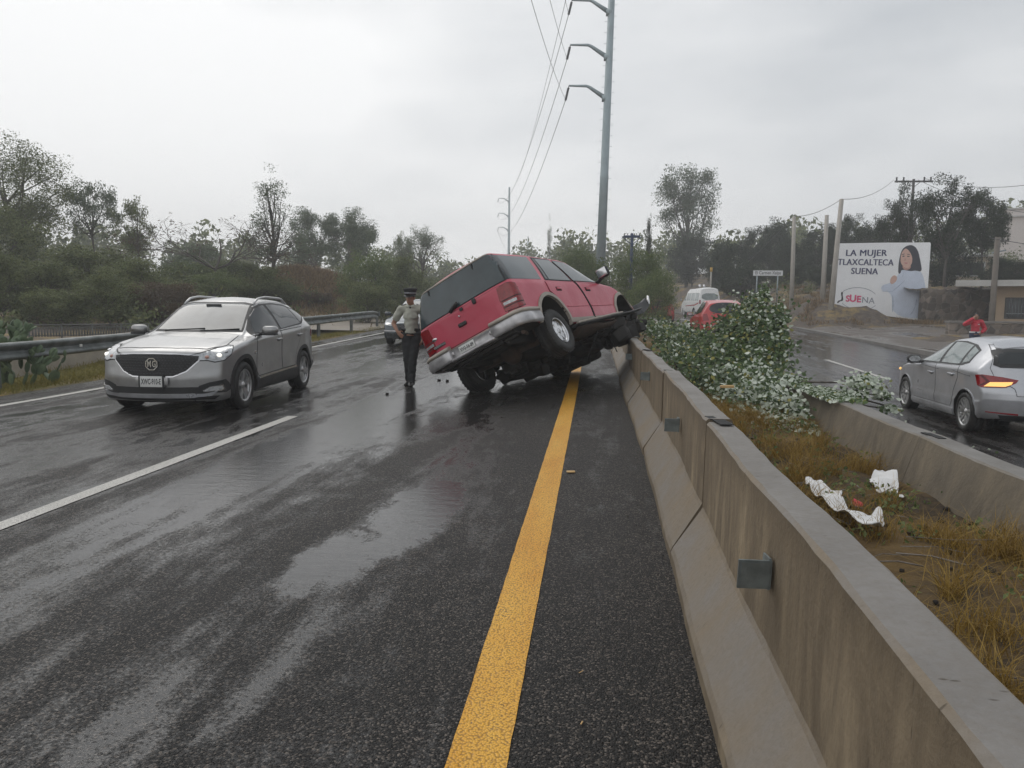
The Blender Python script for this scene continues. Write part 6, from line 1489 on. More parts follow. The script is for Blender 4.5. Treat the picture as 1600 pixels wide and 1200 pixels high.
    m = MB(); m.tube([(-1.51, -.76, .33), (-1.51, -.12, .36), (-1.51, .30, .37), (-1.51, .76, .38)], .055, 10); m.ell((-1.51, .05, .37), (.20, .17, .19)); m.ell((-1.62, .05, .37), (.10, .14, .15))
    for s in (1, -1): m.tube([(-1.51, s * .60, .36), (-1.60, s * .56, .75)], .035, 8); m.tube([(-1.51, s * .52, .42), (-1.48, s * .50, .72)], .06, 10); m.tube([(-1.5, s * .55, .34), (-.75, s * .47, .40)], .028, 6)
    m.build('rear_axle', [MAT['rust']], root)
    m = MB(); m.tube([(-1.45, .05, .38), (-.2, .03, .44), (.4, 0, .46)], .045, 10); m.rbox((.65, 0, .46), (.9, .36, .30), .08); m.rbox((1.45, .05, .48), (.75, .55, .36), .1); m.rbox((.15, -.12, .42), (.35, .3, .25), .06); m.build('driveline', [MAT['under']], root)
    m = MB(); m.tube([(.8, -.30, .38), (.2, -.34, .34), (-.3, -.36, .33)], .032, 8); m.tube([(-.3, -.36, .33), (-1.0, -.34, .35)], .095, 12); m.tube([(-1.0, -.34, .35), (-1.35, -.33, .55), (-1.75, -.5, .5), (-2.2, -.72, .44), (-2.42, -.80, .42)], .030, 8); m.build('exhaust', [MAT['rust']], root)
    m = MB(); m.rbox((-.35, .30, .40), (1.3, .40, .24), .07); m.build('fuel_tank', [MAT['under']], root)
    m = MB(); m.lathe([(.0, .10), (.20, .10), (.33, .10), (.37, .05), (.37, -.05), (.33, -.10), (.2, -.08), (0, -.08)], (-2.06, .05, .52), 'Z', 28); m.build('spare_wheel', [MAT['tyre']], root)
    r = random.Random(5); m = MB()
    for k in range(26):
        x = r.uniform(.7, 2.0); y = -.98 + r.random() * .75; z = r.uniform(.22, .50)
        m.rbox((x, y, z), (r.uniform(.08, .34), r.uniform(.06, .25), r.uniform(.05, .18)), .02, rotm(r.uniform(-.6, .6), r.uniform(-.6, .6), r.uniform(-1, 1)))
    for k in range(9): x = r.uniform(.5, 2.1); m.tube([(x, -.9, r.uniform(.2, .4)), (x + r.uniform(-.3, .3), -.5, r.uniform(.2, .4)), (x + r.uniform(-.3, .4), -.1, .4)], r.uniform(.014, .035), 6)
    m.tube([(1.3, -.95, .42), (1.0, -.6, .36), (.6, -.45, .42)], .045, 8); m.tube([(1.8, -.95, .40), (1.9, -.5, .42)], .045, 8)
    m.build('wrecked_suspension', [MAT['under']], root)
    m = MB(); r = random.Random(12)
    for k in range(70):
        x = r.uniform(-1.05, 2.1); y = r.uniform(.28, .95); lo_ = .04 + max(0, (.95 - y)) * .0; z = r.uniform(.10, .42)
        if abs(x - 1.53) < .42 and y > .66: y -= .3
        if x < -.95 and y > .6: continue
        m.rbox((x, y, z), (r.uniform(.15, .6), r.uniform(.08, .3), r.uniform(.06, .22)), .03, rotm(r.uniform(-.3, .3), r.uniform(-.3, .3), r.uniform(-.5, .5)))
    m.rbox((.35, .93, .26), (2.1, .10, .22), .04); m.rbox((.3, .75, .20), (1.9, .30, .20), .05); m.rbox((1.95, .55, .22), (.35, .9, .30), .08, rotm(0, .1, .2)); m.rbox((1.5, .2, .32), (.8, .7, .30), .08)
    m.build('crushed_undertray', [MAT['under']], root)
    m = MB(); r = random.Random(15)
    for k in range(26):
        x = r.uniform(.9, 1.95); y = r.uniform(-.95, -.1); m.rbox((x, y, r.uniform(.08, .42)), (r.uniform(.15, .45), r.uniform(.1, .35), r.uniform(.1, .28)), .03, rotm(r.uniform(-.5, .5), r.uniform(-.5, .5), r.uniform(-1, 1)))
    m.build('smashed_front_axle', [MAT['under']], root)
    # greasy pan hanging below the right side
    V = []
    for i in range(9):
        x = -.85 + 2.2 * i / 8; d = .05 * math.sin(3 * x)
        for (y, z) in ((-.98, .40), (-.90, .34), (-.70, .28 + d), (-.46, .36), (-.30, .42)): V.append((x, y, z + .02 * math.sin(5 * x + 3 * y)))
    m = MB(); m.add(V, [(i * 5 + k, i * 5 + k + 1, (i + 1) * 5 + k + 1, (i + 1) * 5 + k) for i in range(8) for k in range(4)], 0, True); sp = m.build('splash_pan', [MAT['rust']], root)
    md = sp.modifiers.new('s', 'SOLIDIFY'); md.thickness = .012
    # bent running board
    m = MB(); pts = [(-1.06, -1.02, .36), (-.6, -1.06, .385), (-.1, -1.05, .42), (.5, -1.03, .47), (1.0, -1.02, .50), (1.5, -1.03, .53), (2.0, -1.04, .58)]
    m.tube(pts, [(.025, .09)] * 7, 8); rb = m.build('running_board', [MAT['plastic']], root)
    m = MB(); m.tube([Vector(p) + Vector((0, -.06, .028)) for p in pts[:5]], [(.02, .03)] * 5, 6); m.build('board_trim', [MAT['beige']], rb)
    # torn front bumper end standing up
    V = [(1.95, -.85, .50), (2.35, -1.0, .52), (2.75, -1.02, .66), (2.92, -1.0, .84), (2.86, -.98, .86), (2.60, -.96, .78), (2.3, -.92, .74), (1.95, -.8, .68)]
    m = MB(); n = len(V); V2 = [(x - .03, y + .05, z) for x, y, z in V]; m.add(V + V2, [tuple(range(n)), tuple(reversed(range(n, 2 * n)))] + [(i, (i + 1) % n, n + (i + 1) % n, n + i) for i in range(n)])
    fb = m.build('torn_bumper', [MAT['plastic']], root)
    m = MB(); m.add([(2.80, -1.035, .70), (2.955, -1.03, .88), (2.90, -1.03, .90), (2.78, -1.035, .80)], [(0, 1, 2, 3)]); o = m.build('chrome_end', [MAT['white_van']], fb); md = o.modifiers.new('s', 'SOLIDIFY'); md.thickness = .02
    m = MB(); m.rbox((2.2, -.35, .55), (.22, 1.0, .16), .04, rotm(0, 0, .25)); m.rbox((2.15, .45, .60), (.2, .9, .2), .04, rotm(0, 0, -.1)); m.build('front_bumper', [MAT['chrome_dull']], root)
    for s in (1, -1):
        hp = [(s * .60, .80), (s * .90, .80), (s * .90, .98), (s * .58, .98)]; c.panel('headlight', hp, 'F', MAT['lens'], .012, .02)
    c.panel('grille', [(-.52, .72), (.52, .72), (.52, 1.0), (-.52, 1.0)], 'F', MAT['chrome_dull'], .012, .02)
    ws = [(-.72, 1.27), (.72, 1.27), (.64, 1.76), (-.64, 1.76)]; c.panel('windscreen', ws, 'F', MAT['glass_dark'], .008, .008)
    # bent bonnet corner
    m = MB(); m.add([(1.02, -.74, 1.225), (1.30, -.80, 1.20), (1.62, -.84, 1.12), (1.60, -.55, 1.20), (1.25, -.50, 1.27), (1.0, -.5, 1.27)], [(0, 1, 4, 5), (1, 2, 3, 4)], 0, True)
    o = m.build('bent_bonnet', [rd], root); md = o.modifiers.new('s', 'SOLIDIFY'); md.thickness = .015
    # wheels; the hanging right one shows
    wheel(root, (-1.51, -.83, .33), -1, .385, .265, .225, 'dish', MAT['chrome'], .5, tilt=(R_(-3), 0, 0)); wheel(root, (-1.51, .83, .385), 1, .385, .265, .225, 'dish', MAT['chrome'], .2)
    wheel(root, (1.53, .83, .385), 1, .385, .265, .225, 'dish', MAT['chrome'], .2)
    # hanging hoses
    m = MB(); m.tube([(.25, -.80, .32), (.05, -.60, .02), (-.03, -.50, -.12)], .012, 6); m.tube([(.75, -.75, .25), (.70, -.78, .05), (.55, -.85, -.15)], .009, 6); m.build('loose_hose', [MAT['seam']], root)
    return root
truck = build_truck()
# ---- silver hatchback on the right carriageway
def build_hatch():
    root = empty('hatchback', (6.63, 13.65, -.386), (0, 0, R_(87.5)), 'pale silver hatchback with lit amber tail signal cut by the right edge', 'car')
    P = dict(x=(-1.92, 2.12), W=.89, Lf=.8, Lr=.75, cf=.34, cr=.24, pf=2.3, pr=2.6,
        zt=[(2.12, .74), (1.9, .82), (1.5, .90), (1.05, .96), (.95, .975), (.5, 1.20), (.2, 1.335), (.0, 1.40), (-.4, 1.442), (-1.0, 1.43), (-1.5, 1.375), (-1.92, 1.29)],
        zb=[(2.12, .20), (1.3, .17), (-1.3, .18), (-1.92, .25)],
        belt=[(2.12, .70), (1.0, .91), (0, .94), (-1.0, .98), (-1.92, .98)],
        wb=[(2.12, .78), (1.6, .85), (1.2, .87), (.5, .865), (-.6, .87), (-1.3, .88), (-1.92, .83)],
        wr=[(2.12, .62), (1.0, .68), (.2, .56), (-.4, .55), (-1.3, .54), (-1.92, .52)],
        crown=[(2.12, .04), (.9, .05), (-.4, .06), (-1.92, .06)],
        side=[(.03, .008), (.10, .016), (.16, .008), (.45, .004), (.60, .006), (.66, .022), (.80, .004), (.92, .010), (1.0, -.03)],
        pff=[(.2, -.03), (.4, .02), (.6, .0), (.75, -.06), (.9, -.1)],
        prr=[(.2, .06), (.33, .0), (.55, -.03), (.68, -.02), (.78, .05), (1.0, .13), (1.35, .40), (1.45, .42)],
        axles=[(1.282, .30), (-1.282, .30)], arch=.345, sig=.04, tumble=.03)
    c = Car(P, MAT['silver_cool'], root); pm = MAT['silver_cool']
    for s, v in ((1, 'L'), (-1, 'R')):
        for (ax, az) in P['axles']: wheel(root, (ax, s * .775, az), s, .303, .20, .222, 'multi', MAT['alloy'], .25 if ax > 0 else .6)
        fd = [(.86, .42), (.90, .70), (.86, .90), (.80, .925), (.10, .945), (-.10, .95), (-.13, .32), (.80, .30)]
        rdp = [(-.12, .95), (-.70, .975), (-1.02, .99), (-1.0, .80), (-.86, .58), (-.86, .42), (-.78, .33), (-.15, .32)]
        for pn, hx, hz in ((fd, .06, .80), (rdp, -.78, .84)):
            c.panel('door_gap', inset_poly(pn, -.005), v, MAT['alloy_dark'], .0025, .004, c.body); d = c.panel('door', inset_poly(pn, .002), v, pm, .004, .007)
            h = c.hit(v, hx, hz)[0]; m = MB(); m.rbox(h + Vector((0, s * .026, 0)), (.20, .022, .032), .01); m.rbox(h + Vector((-.08, s * .01, 0)), (.03, .03, .026), .008); m.rbox(h + Vector((.08, s * .01, 0)), (.03, .03, .026), .008); m.build('handle', [pm], d)
            m = MB(); m.ell(h + Vector((0, s * .003, -.006)), (.085, .006, .034)); m.build('handle_recess', [MAT['alloy_dark']], d)
        dlo = [(.86, .935), (.80, .975), (.45, 1.17), (.18, 1.285), (-.10, 1.34), (-.50, 1.352), (-.95, 1.315), (-1.20, 1.245), (-1.25, 1.05), (-1.08, 1.0), (-.10, .962)]
        c.panel('window_surround', dlo, v, MAT['plastic'], .004, .008, c.body)
        g1 = [(.79, .955), (.45, 1.15), (.18, 1.263), (-.06, 1.313), (-.17, .985)]
        g2 = [(-.27, .99), (-.16, 1.322), (-.50, 1.328), (-.86, 1.302), (-.97, 1.02), (-.9, 1.01)]
        g3 = [(-1.04, 1.03), (-.94, 1.285), (-1.17, 1.228), (-1.215, 1.07)]
        for gp, mt in ((g1, 'glass_light'), (g2, 'glass_light'), (g3, 'glass_dark2')): c.panel('window', gp, v, MAT.get(mt, MAT['glass_light']), .0075, .006)
        c.line('crease_shade_line', [(1.10, .87), (.5, .885), (-.25, .875)], v, .007, MAT['alloy_dark'], c.body, -.002)  # dark line along the body crease, its shade put into colour
        c.line('crease_shade_line', [(-.82, .90), (-1.42, .86)], v, .007, MAT['alloy_dark'], c.body, -.002)
        c.panel('sill', [(.90, .185), (.90, .285), (-.90, .30), (-.90, .20)], v, pm, .014, .02)
        c.panel('arch_lip', arc_poly(1.282, .30, .347, .365, 0, 180, 24), v, pm, .008, .012, c.body); c.panel('arch_lip', arc_poly(-1.282, .30, .347, .365, 0, 180, 24), v, pm, .008, .012, c.body)
        mirror_mesh(c, (.58, s * .99, .985), s, (.17, .24, .15), MAT['plastic'], MAT['plastic'], root)
        yaw = 180 - s * 38
        # tail lamp: pointed wedge running from the flank to the hatch
        A = math.sin(R_(38)); B = math.cos(R_(38))
        def U(x, y): return s * (-A * x + B * y) if True else 0
        def uu(x, y): return s * (A * (-x) + B * y)
        tp = [(s * (A * 1.46 + B * .865), .895), (s * (A * 1.62 + B * .82), .905), (s * (A * 1.86 + B * .56), .875), (s * (A * 1.93 + B * .36), .85), (s * (A * 1.92 + B * .42), .80), (s * (A * 1.86 + B * .56), .735), (s * (A * 1.66 + B * .80), .725), (s * (A * 1.56 + B * .85), .75)]
        yw = 180 - s * 38
        # panel() uses u = -sin(a) x + cos(a) y with a = yaw
        a_ = R_(yw)
        def pu(x, y): return -math.sin(a_) * x + math.cos(a_) * y
        pts3 = [(-1.56, .86, .895), (-1.66, .81, .908), (-1.84, .62, .880), (-1.94, .47, .845), (-1.93, .49, .80), (-1.87, .57, .735), (-1.68, .80, .722), (-1.62, .84, .745)]
        poly = [(pu(x, s * y), z) for x, y, z in pts3]
        tl = c.panel('tail_light', poly, yw, MAT['tail_red'], .010, .016)
        am = [(pu(x, s * y), z) for x, y, z in [(-1.74, .73, .80), (-1.91, .52, .815), (-1.90, .53, .775), (-1.86, .58, .743), (-1.70, .78, .735)]]
        c.panel('turn_signal', am, yw, MAT['amber_lit'] if s > 0 else MAT['tail_red'], .014, .008, tl)
        c.panel('lamp_rib', [(pu(x, s * y), z) for x, y, z in [(-1.66, .80, .90), (-1.74, .73, .81), (-1.66, .80, .745), (-1.63, .82, .745), (-1.71, .76, .81), (-1.62, .83, .90)]], yw, simple('tail_dark', (.10, .004, .008), .2), .014, .006, tl)
        rf = [(pu(x, s * y), z) for x, y, z in [(-1.80, .80, .375), (-1.98, .45, .36), (-1.98, .45, .335), (-1.80, .80, .36)]]
        c.panel('reflector', rf, yw, MAT['tail_red'], .008, .012)
        c.panel('head_light', [(1.60, .70), (1.58, .80), (1.95, .76), (2.02, .66)], v, MAT['lens'], .006, .01)
        m = MB(); h = c.hit(v, 1.72, .70)[0]; m.ell(h + Vector((.0, s * .012, .02)), (.05, .015, .025)); m.build('front_signal', [MAT['amber_lit']], root)
    # hatch glass and spoiler
    gl = [(-.48, 1.285), (.48, 1.285), (.585, 1.25), (.66, 1.05), (.58, 1.015), (-.58, 1.015), (-.66, 1.05), (-.585, 1.25)]
    hp = [(-.54, 1.33), (.54, 1.33), (.70, 1.0), (.66, .88), (.44, .72), (.42, .62), (-.42, .62), (-.44, .72), (-.66, .88), (-.70, 1.0)]
    c.panel('hatch_gap', inset_poly(hp, -.006), 'B', MAT['alloy_dark'], .002, .004, c.body); hat = c.panel('hatch', inset_poly(hp, .002), 'B', pm, .005, .008)
    rw = c.panel('rear_window', gl, 'B', MAT['plastic'], .010, .008); c.panel('rear_glass', inset_poly(gl, .05), 'B', MAT['glass_dark'], .013, .004, rw)
    c.panel('spoiler', smooth_poly([(-1.18, -.50), (-1.18, .50), (-1.47, .53), (-1.50, .3), (-1.50, -.3), (-1.47, -.53)], 1), 'T', pm, .022, .03)
    p = c.hit('T', -1.25, 0)[0]; m = MB(); m.tube([p, p + Vector((-.04, 0, .03)), p + Vector((-.20, 0, .20))], [.022, .016, .005], 8); m.build('antenna', [MAT['plastic']], root)
    c.panel('bumper_base', [(-.62, .33), (.62, .33), (.55, .22), (-.55, .22)], 'B', MAT['plastic'], .012, .015)
    h = c.hit('B', 0, .70)[0]; plate(hat, frame_at(h + Vector((-.02, 0, 0)), (0, -1, 0), (0, 0, 1)), .30, .14, 'XWK-47-2')
    c.panel('windscreen', [(-.60, .99), (.60, .99), (.50, 1.36), (-.50, 1.36)], 'F', MAT['glass_dark'], .006, .006)
    return root
hatch = build_hatch()

# ---- plainer distant vehicles
def distant_car(name, loc, yaw, P, mat, label, cat, front=None, rear=None, sidewin=None, wr_=.31, glass='glass_dark', extra=None):
    root = empty(name, loc, (0, 0, R_(yaw)), label, cat); c = Car(P, mat, root)
    for s, v in ((1, 'L'), (-1, 'R')):
        for (ax, az) in P['axles']: wheel(root, (ax, s * (P['W'] - .13), az), s, az, .20, az * .66, 'multi', MAT['alloy'])
        for poly in (sidewin or []): c.panel('window', poly, v, MAT[glass], .006, .006)
    if front: front(c, root)
    if rear: rear(c, root)
    return root
SED = dict(x=(-2.2, 2.2), W=.87, Lf=.8, Lr=.7, cf=.30, cr=.22, zt=[(2.2, .70), (1.9, .78), (1.2, .90), (.9, .94), (.2, 1.36), (-.1, 1.43), (-.8, 1.43), (-1.5, 1.12), (-1.7, 1.04), (-2.2, .98)],
    zb=[(2.2, .22), (1.3, .18), (-1.3, .18), (-2.2, .26)], belt=[(2.2, .66), (1, .86), (-1.3, .95), (-2.2, .92)], wb=[(2.2, .78), (1.5, .85), (-1.5, .85), (-2.2, .78)], wr=[(2.2, .62), (1, .68), (.2, .55), (-.9, .54), (-1.6, .64), (-2.2, .62)],
    crown=[(2.2, .04), (-2.2, .05)], side=[(.03, .008), (.1, .015), (.5, .01), (.85, .015), (1, -.03)], pff=[(.2, -.02), (.4, .02), (.7, -.05)], prr=[(.3, .03), (.6, -.02), (.95, .06)], axles=[(1.3, .31), (-1.3, .31)], arch=.36, n=60)
def sed_front(c, root):
    for s in (1, -1):
        hl = c.panel('headlight', [(s * .50, .60), (s * .78, .63), (s * .80, .72), (s * .52, .68)], 'F', MAT['lens'], .008, .015)
        h = c.hit('F', s * .66, .655)[0]; m = MB(); m.ell(h + Vector((.0, 0, 0)), (.02, .06, .04)); m.build('lamp', [MAT['lamp_lit']], hl)
        c.panel('fog_lamp', [(s * .50, .30), (s * .72, .30), (s * .70, .38), (s * .52, .37)], 'F', MAT['plastic'], .008, .015)
        mirror_mesh(c, (.72, s * .96, .96), s, (.16, .22, .13), MAT['dark_car'], MAT['plastic'], root)
        for x0, x1 in ((-.05, .85), (-1.0, -.12)): c.panel('door', [(x0, .30), (x1, .30), (x1, .84), (x0, .87)], 'L' if s > 0 else 'R', MAT['dark_car'], .004, .006)
    c.panel('grille', [(-.42, .52), (.42, .52), (.46, .66), (-.46, .66)], 'F', MAT['plastic'], .008, .012); c.panel('lower_intake', [(-.45, .28), (.45, .28), (.42, .40), (-.42, .40)], 'F', MAT['plastic'], .008, .012)
    c.panel('bumper_strip', [(-.80, .44), (.80, .44), (.80, .47), (-.80, .47)], 'F', MAT['chrome_dull'], .010, .012)
    c.panel('windscreen', [(-.60, .965), (.60, .965), (.48, 1.36), (-.48, 1.36)], 'F', MAT['glass_shield'], .008, .006)
    h = c.hit('F', 0, .43)[0]; plate(root, frame_at(h + Vector((.03, 0, 0)), (0, 1, 0), (0, 0, 1)), .3, .14, 'XVA-118-C')
sedan = distant_car('sedan', (-5.62, 24.9, float(g(24)) + .005), -88, SED, MAT['dark_car'], 'dark blue sedan coming up behind the policeman with headlights on', 'car', front=sed_front,
    sidewin=[[(.75, .92), (.15, 1.30), (-.08, 1.36), (-.12, .94)], [(-.18, .94), (-.15, 1.37), (-.75, 1.36), (-1.15, 1.12), (-1.1, .98)]])
HAT = dict(SED); HAT.update(x=(-1.9, 2.1), zt=[(2.1, .72), (1.2, .95), (.9, 1.0), (.2, 1.45), (-.1, 1.52), (-1.0, 1.52), (-1.9, 1.42)], belt=[(2.1, .7), (1, .9), (-1.9, 1.0)], wr=[(2.1, .62), (1, .68), (.2, .57), (-1.9, .57)], prr=[(.3, .03), (.6, -.03), (.95, .02), (1.45, .22)], axles=[(1.25, .31), (-1.25, .31)])
def hat_rear(mat):
    def f(c, root):
        gl = [(-.52, 1.42), (.52, 1.42), (.62, 1.05), (-.62, 1.05)]; c.panel('rear_window', smooth_poly(gl, 2), 'B', MAT['glass_dark'], .008, .008)
        for s in (1, -1):
            c.panel('tail_light', [(s * .58, .82), (s * .78, .80), (s * .80, 1.02), (s * .66, 1.05)], 'B', MAT['tail_red'], .010, .015)
            for x0, x1 in ((-.05, .85), (-.95, -.12)): c.panel('door', [(x0, .30), (x1, .30), (x1, .86), (x0, .90)], 'L' if s > 0 else 'R', mat, .004, .006)
            mirror_mesh(c, (.70, s * .96, 1.0), s, (.16, .22, .13), mat, MAT['plastic'], root)
        c.panel('hatch', [(-.70, .98), (.70, .98), (.62, .62), (-.62, .62)], 'B', mat, .005, .008)
        c.panel('bumper', [(-.75, .50), (.75, .50), (.72, .30), (-.72, .30)], 'B', MAT['plastic'], .012, .015)
        h = c.hit('B', 0, .72)[0]; plate(root, frame_at(h + Vector((-.02, 0, 0)), (0, -1, 0), (0, 0, 1)), .3, .14, 'XWD-32-7')
    return f
hw = [[(.75, .98), (.15, 1.38), (-.05, 1.44), (-.10, 1.0)], [(-.16, 1.0), (-.13, 1.45), (-.9, 1.44), (-1.25, 1.30), (-1.30, 1.08)]]
pr = at_y(1134, 520, 29.5)
red1 = distant_car('red_hatchback', (pr.x, 31.5, float(g(31.5)) - .295), 90, HAT, MAT['red_car'], 'bright red hatchback half hidden behind the fallen leafy tree', 'car', rear=hat_rear(MAT['red_car']), sidewin=hw)
pr = at_y(1016, 505, 48)
red2 = distant_car('red_hatchback', (4.3, 50.5, float(g(50)) - .295), 84, HAT, MAT['red_car'], 'far red car on the road left of the white van', 'car', rear=hat_rear(MAT['red_car']), sidewin=hw)
VAN = dict(x=(-2.5, 2.3), W=.86, Lf=.7, Lr=.35, cf=.25, cr=.08, pr=6, zt=[(2.3, 1.0), (1.9, 1.2), (1.6, 1.4), (.9, 2.0), (.5, 2.2), (-2.0, 2.28), (-2.5, 2.20)], zb=[(2.3, .3), (-2.5, .36)], belt=[(2.3, .95), (1.5, 1.2), (-2.5, 1.25)],
    wb=[(2.3, .80), (1, .845), (-2.5, .84)], wr=[(2.3, .70), (1.5, .74), (.6, .66), (-2.5, .66)], crown=[(2.3, .05), (-2.5, .08)], side=[(.03, .006), (.1, .012), (.5, .012), (.85, .012), (1, -.02)], pff=[(.2, 0), (1, 0)], prr=[(.3, -.03), (.62, -.03), (.7, .0), (1.2, .0), (2.1, .12)], axles=[(1.35, .33), (-1.25, .33)], arch=.38, n=60)
def van_rear(c, root):
    c.panel('rear_window', smooth_poly([(-.66, 1.30), (.66, 1.30), (.62, 1.82), (-.62, 1.82)], 1), 'B', MAT['glass_light'], .008, .008)
    c.panel('rear_door', [(-.72, .55), (.72, .55), (.72, 1.22), (-.72, 1.22)], 'B', MAT['white_van'], .005, .008)
    for s in (1, -1): c.panel('tail_light', [(s * .72, 1.0), (s * .82, 1.0), (s * .82, 1.3), (s * .72, 1.3)], 'B', MAT['tail_red'], .010, .012)
    c.panel('rear_bumper', [(-.80, .36), (.80, .36), (.80, .56), (-.80, .56)], 'B', MAT['plastic'], .03, .04)
    h = c.hit('B', 0, .85)[0]; plate(root, frame_at(h + Vector((-.03, 0, 0)), (0, -1, 0), (0, 0, 1)), .35, .16, 'A-721-TLX')
    for s, v in ((1, 'L'), (-1, 'R')):
        c.panel('side_stripe', [(1.0, .85), (-1.4, .95), (-2.35, 1.12), (-2.35, 1.02), (-1.4, .86), (1.0, .80)], v, MAT['red_car'], .004, .004)
        c.panel('door', [(1.5, .45), (.75, .45), (.75, 1.22), (1.4, 1.20)], v, MAT['white_van'], .004, .006)
        mirror_mesh(c, (1.55, s * 1.02, 1.32), s, (.12, .2, .26), MAT['plastic'], MAT['plastic'], root)
    m = MB()
    for y in (-.30, .05): m.ell((-.9, y + .25, 2.42), (.16, .12, .10)); m.tube([(-.9, y + .25, 2.25), (-.9, y + .25, 2.4)], .02, 6)
    m.build('roof_vent', [MAT['chrome']], root)
pv = at_y(1088, 488, 64)
van = distant_car('passenger_van', (pv.x + .1, 63.2, float(g(66)) - .295), 101, VAN, MAT['white_van'], 'white passenger van with roof vents driving away down the right carriageway', 'van', rear=van_rear, glass='glass_light',
    sidewin=[[(1.45, 1.26), (1.0, 1.80), (.78, 1.84), (.78, 1.26)], [(.70, 1.26), (.70, 1.85), (-.30, 1.86), (-.30, 1.26)], [(-.38, 1.26), (-.38, 1.86), (-1.3, 1.86), (-1.3, 1.26)], [(-1.38, 1.26), (-1.38, 1.86), (-2.25, 1.84), (-2.25, 1.26)]])
red1.scale = (1.05, 1.05, 1.12)
# ------------------------------------------------------------------ people
def voxel(mb, name, mat, vox, parent=None, smooth=6, fold=0):
    me = mb.mesh('tmp', [mat]); ob = bpy.data.objects.new('tmp', me); col.objects.link(ob)
    md = ob.modifiers.new('r', 'REMESH'); md.mode = 'VOXEL'; md.voxel_size = vox; md.use_smooth_shade = True
    if smooth: m2 = ob.modifiers.new('s', 'SMOOTH'); m2.iterations = smooth; m2.factor = .5
    dg = bpy.context.evaluated_depsgraph_get(); r = bpy.data.meshes.new_from_object(ob.evaluated_get(dg)); bpy.data.objects.remove(ob)
    r.name = name; r.materials.clear(); r.materials.append(mat)
    if fold:
        n = len(r.vertices); co = np.empty(n * 3); no = np.empty(n * 3); r.vertices.foreach_get('co', co); r.vertices.foreach_get('normal', no); co = co.reshape(-1, 3); no = no.reshape(-1, 3)
        w = np.sin(38 * co[:, 2] + 22 * co[:, 0] + 2 * np.sin(17 * co[:, 1])) * np.sin(14 * co[:, 0] - 9 * co[:, 2] + 1) + .6 * np.sin(60 * co[:, 2] - 31 * co[:, 0] + 20 * co[:, 1]); r.vertices.foreach_set('co', (co + no * (w * fold)[:, None]).ravel()); r.update()
    r.polygons.foreach_set('use_smooth', [True] * len(r.polygons))
    return obj(name, r, parent)
def skin_mat(name, c):
    t = NT(name); n = t.noise(14, 3); t.set(col=t.mix(t.mr(n, .35, .65, 0, 1), c, tuple(x * .82 for x in c)), rough=.5); t.p.inputs['Subsurface Weight'].default_value = .08; return t.m
MAT['skin'] = skin_mat('skin_brown', (.36, .19, .125)); MAT['hair'] = simple('hair_black', (.012, .010, .009), .6, 0, .3, 40, .3)
MAT['shirt_grey'] = simple('shirt_pale_sage', (.40, .40, .34), .85, 0, .10, 12, .25); MAT['trouser_dark'] = simple('trousers_charcoal', (.022, .023, .025), .85, 0, .25, 9, .25)
MAT['jacket_red'] = simple('jacket_red', (.48, .022, .045), .7, 0, .15, 7, .25); MAT['jeans'] = simple('jeans_navy', (.025, .035, .07), .85, 0, .2, 10, .2); MAT['leather'] = simple('black_leather', (.012, .012, .012), .35, 0, .2, 8); MAT['eye_white'] = simple('eye_white', (.6, .58, .55), .3); MAT['lip'] = simple('lip_brown', (.22, .09, .07), .5); MAT['cloth_white'] = simple('white_cloth', (.70, .70, .70), .8, 0, .06, 8, .3)
def chain(m, pts, rad, n=12): 
    P = [Vector(p) for p in pts]; Q = []; Rr = []
    for i in range(len(P) - 1):
        for k in range(4): Q.append(P[i].lerp(P[i + 1], k / 4)); a, b = rad[i], rad[i + 1]; a = a if hasattr(a, '__len__') else (a, a); b = b if hasattr(b, '__len__') else (b, b); Rr.append((a[0] + (b[0] - a[0]) * k / 4, a[1] + (b[1] - a[1]) * k / 4))
    Q.append(P[-1]); b = rad[-1]; Rr.append(b if hasattr(b, '__len__') else (b, b)); m.tube(Q, Rr, n); 
    for p, r in ((P[0], Rr[0]), (P[-1], Rr[-1])): m.ell(p, (min(r),) * 3, None, 0, 10, 6)
def hand(m, wrist, d, palm_n, size=.185, curl=.5, thumb_side=1):
    """palm, five separate bent fingers of different length and a thumb leaving the side of the palm"""
    d = Vector(d).normalized(); nn = Vector(palm_n); nn = (nn - d * nn.dot(d)).normalized(); s = d.cross(nn) * thumb_side; w = Vector(wrist); Lp = size * .52
    Mx = Matrix((s, nn, d)).transposed(); m.ell(w + d * Lp * .5, (size * .22, size * .085, Lp * .58), Mx, 0, 12, 8); m.tube([w - d * .02, w + d * Lp * .4], [.026, .03], 8)
    for k, (o, l) in enumerate(((.155, .40), (.055, .45), (-.05, .42), (-.15, .33))):
        p = w + s * size * o + d * Lp * .92; a = p; dirn = (d + s * o * .5).normalized(); P = [a - d * .02, a]
        for j in range(3): dirn = (dirn * math.cos(curl * .6) + nn * math.sin(curl * .6)).normalized(); a = a + dirn * size * l * (.44, .32, .24)[j]; P.append(a)
        m.tube(P, [.0098, .0098, .0092, .0085, .007], 7)
    p = w + s * size * .17 + d * Lp * .25; q = p + (s * .75 + d * .6 + nn * .25).normalized() * size * .24; m.tube([p - s * .012, p, q, q + (d * .9 + s * .1 + nn * .4).normalized() * size * .18], [.015, .0135, .011, .0085], 7)
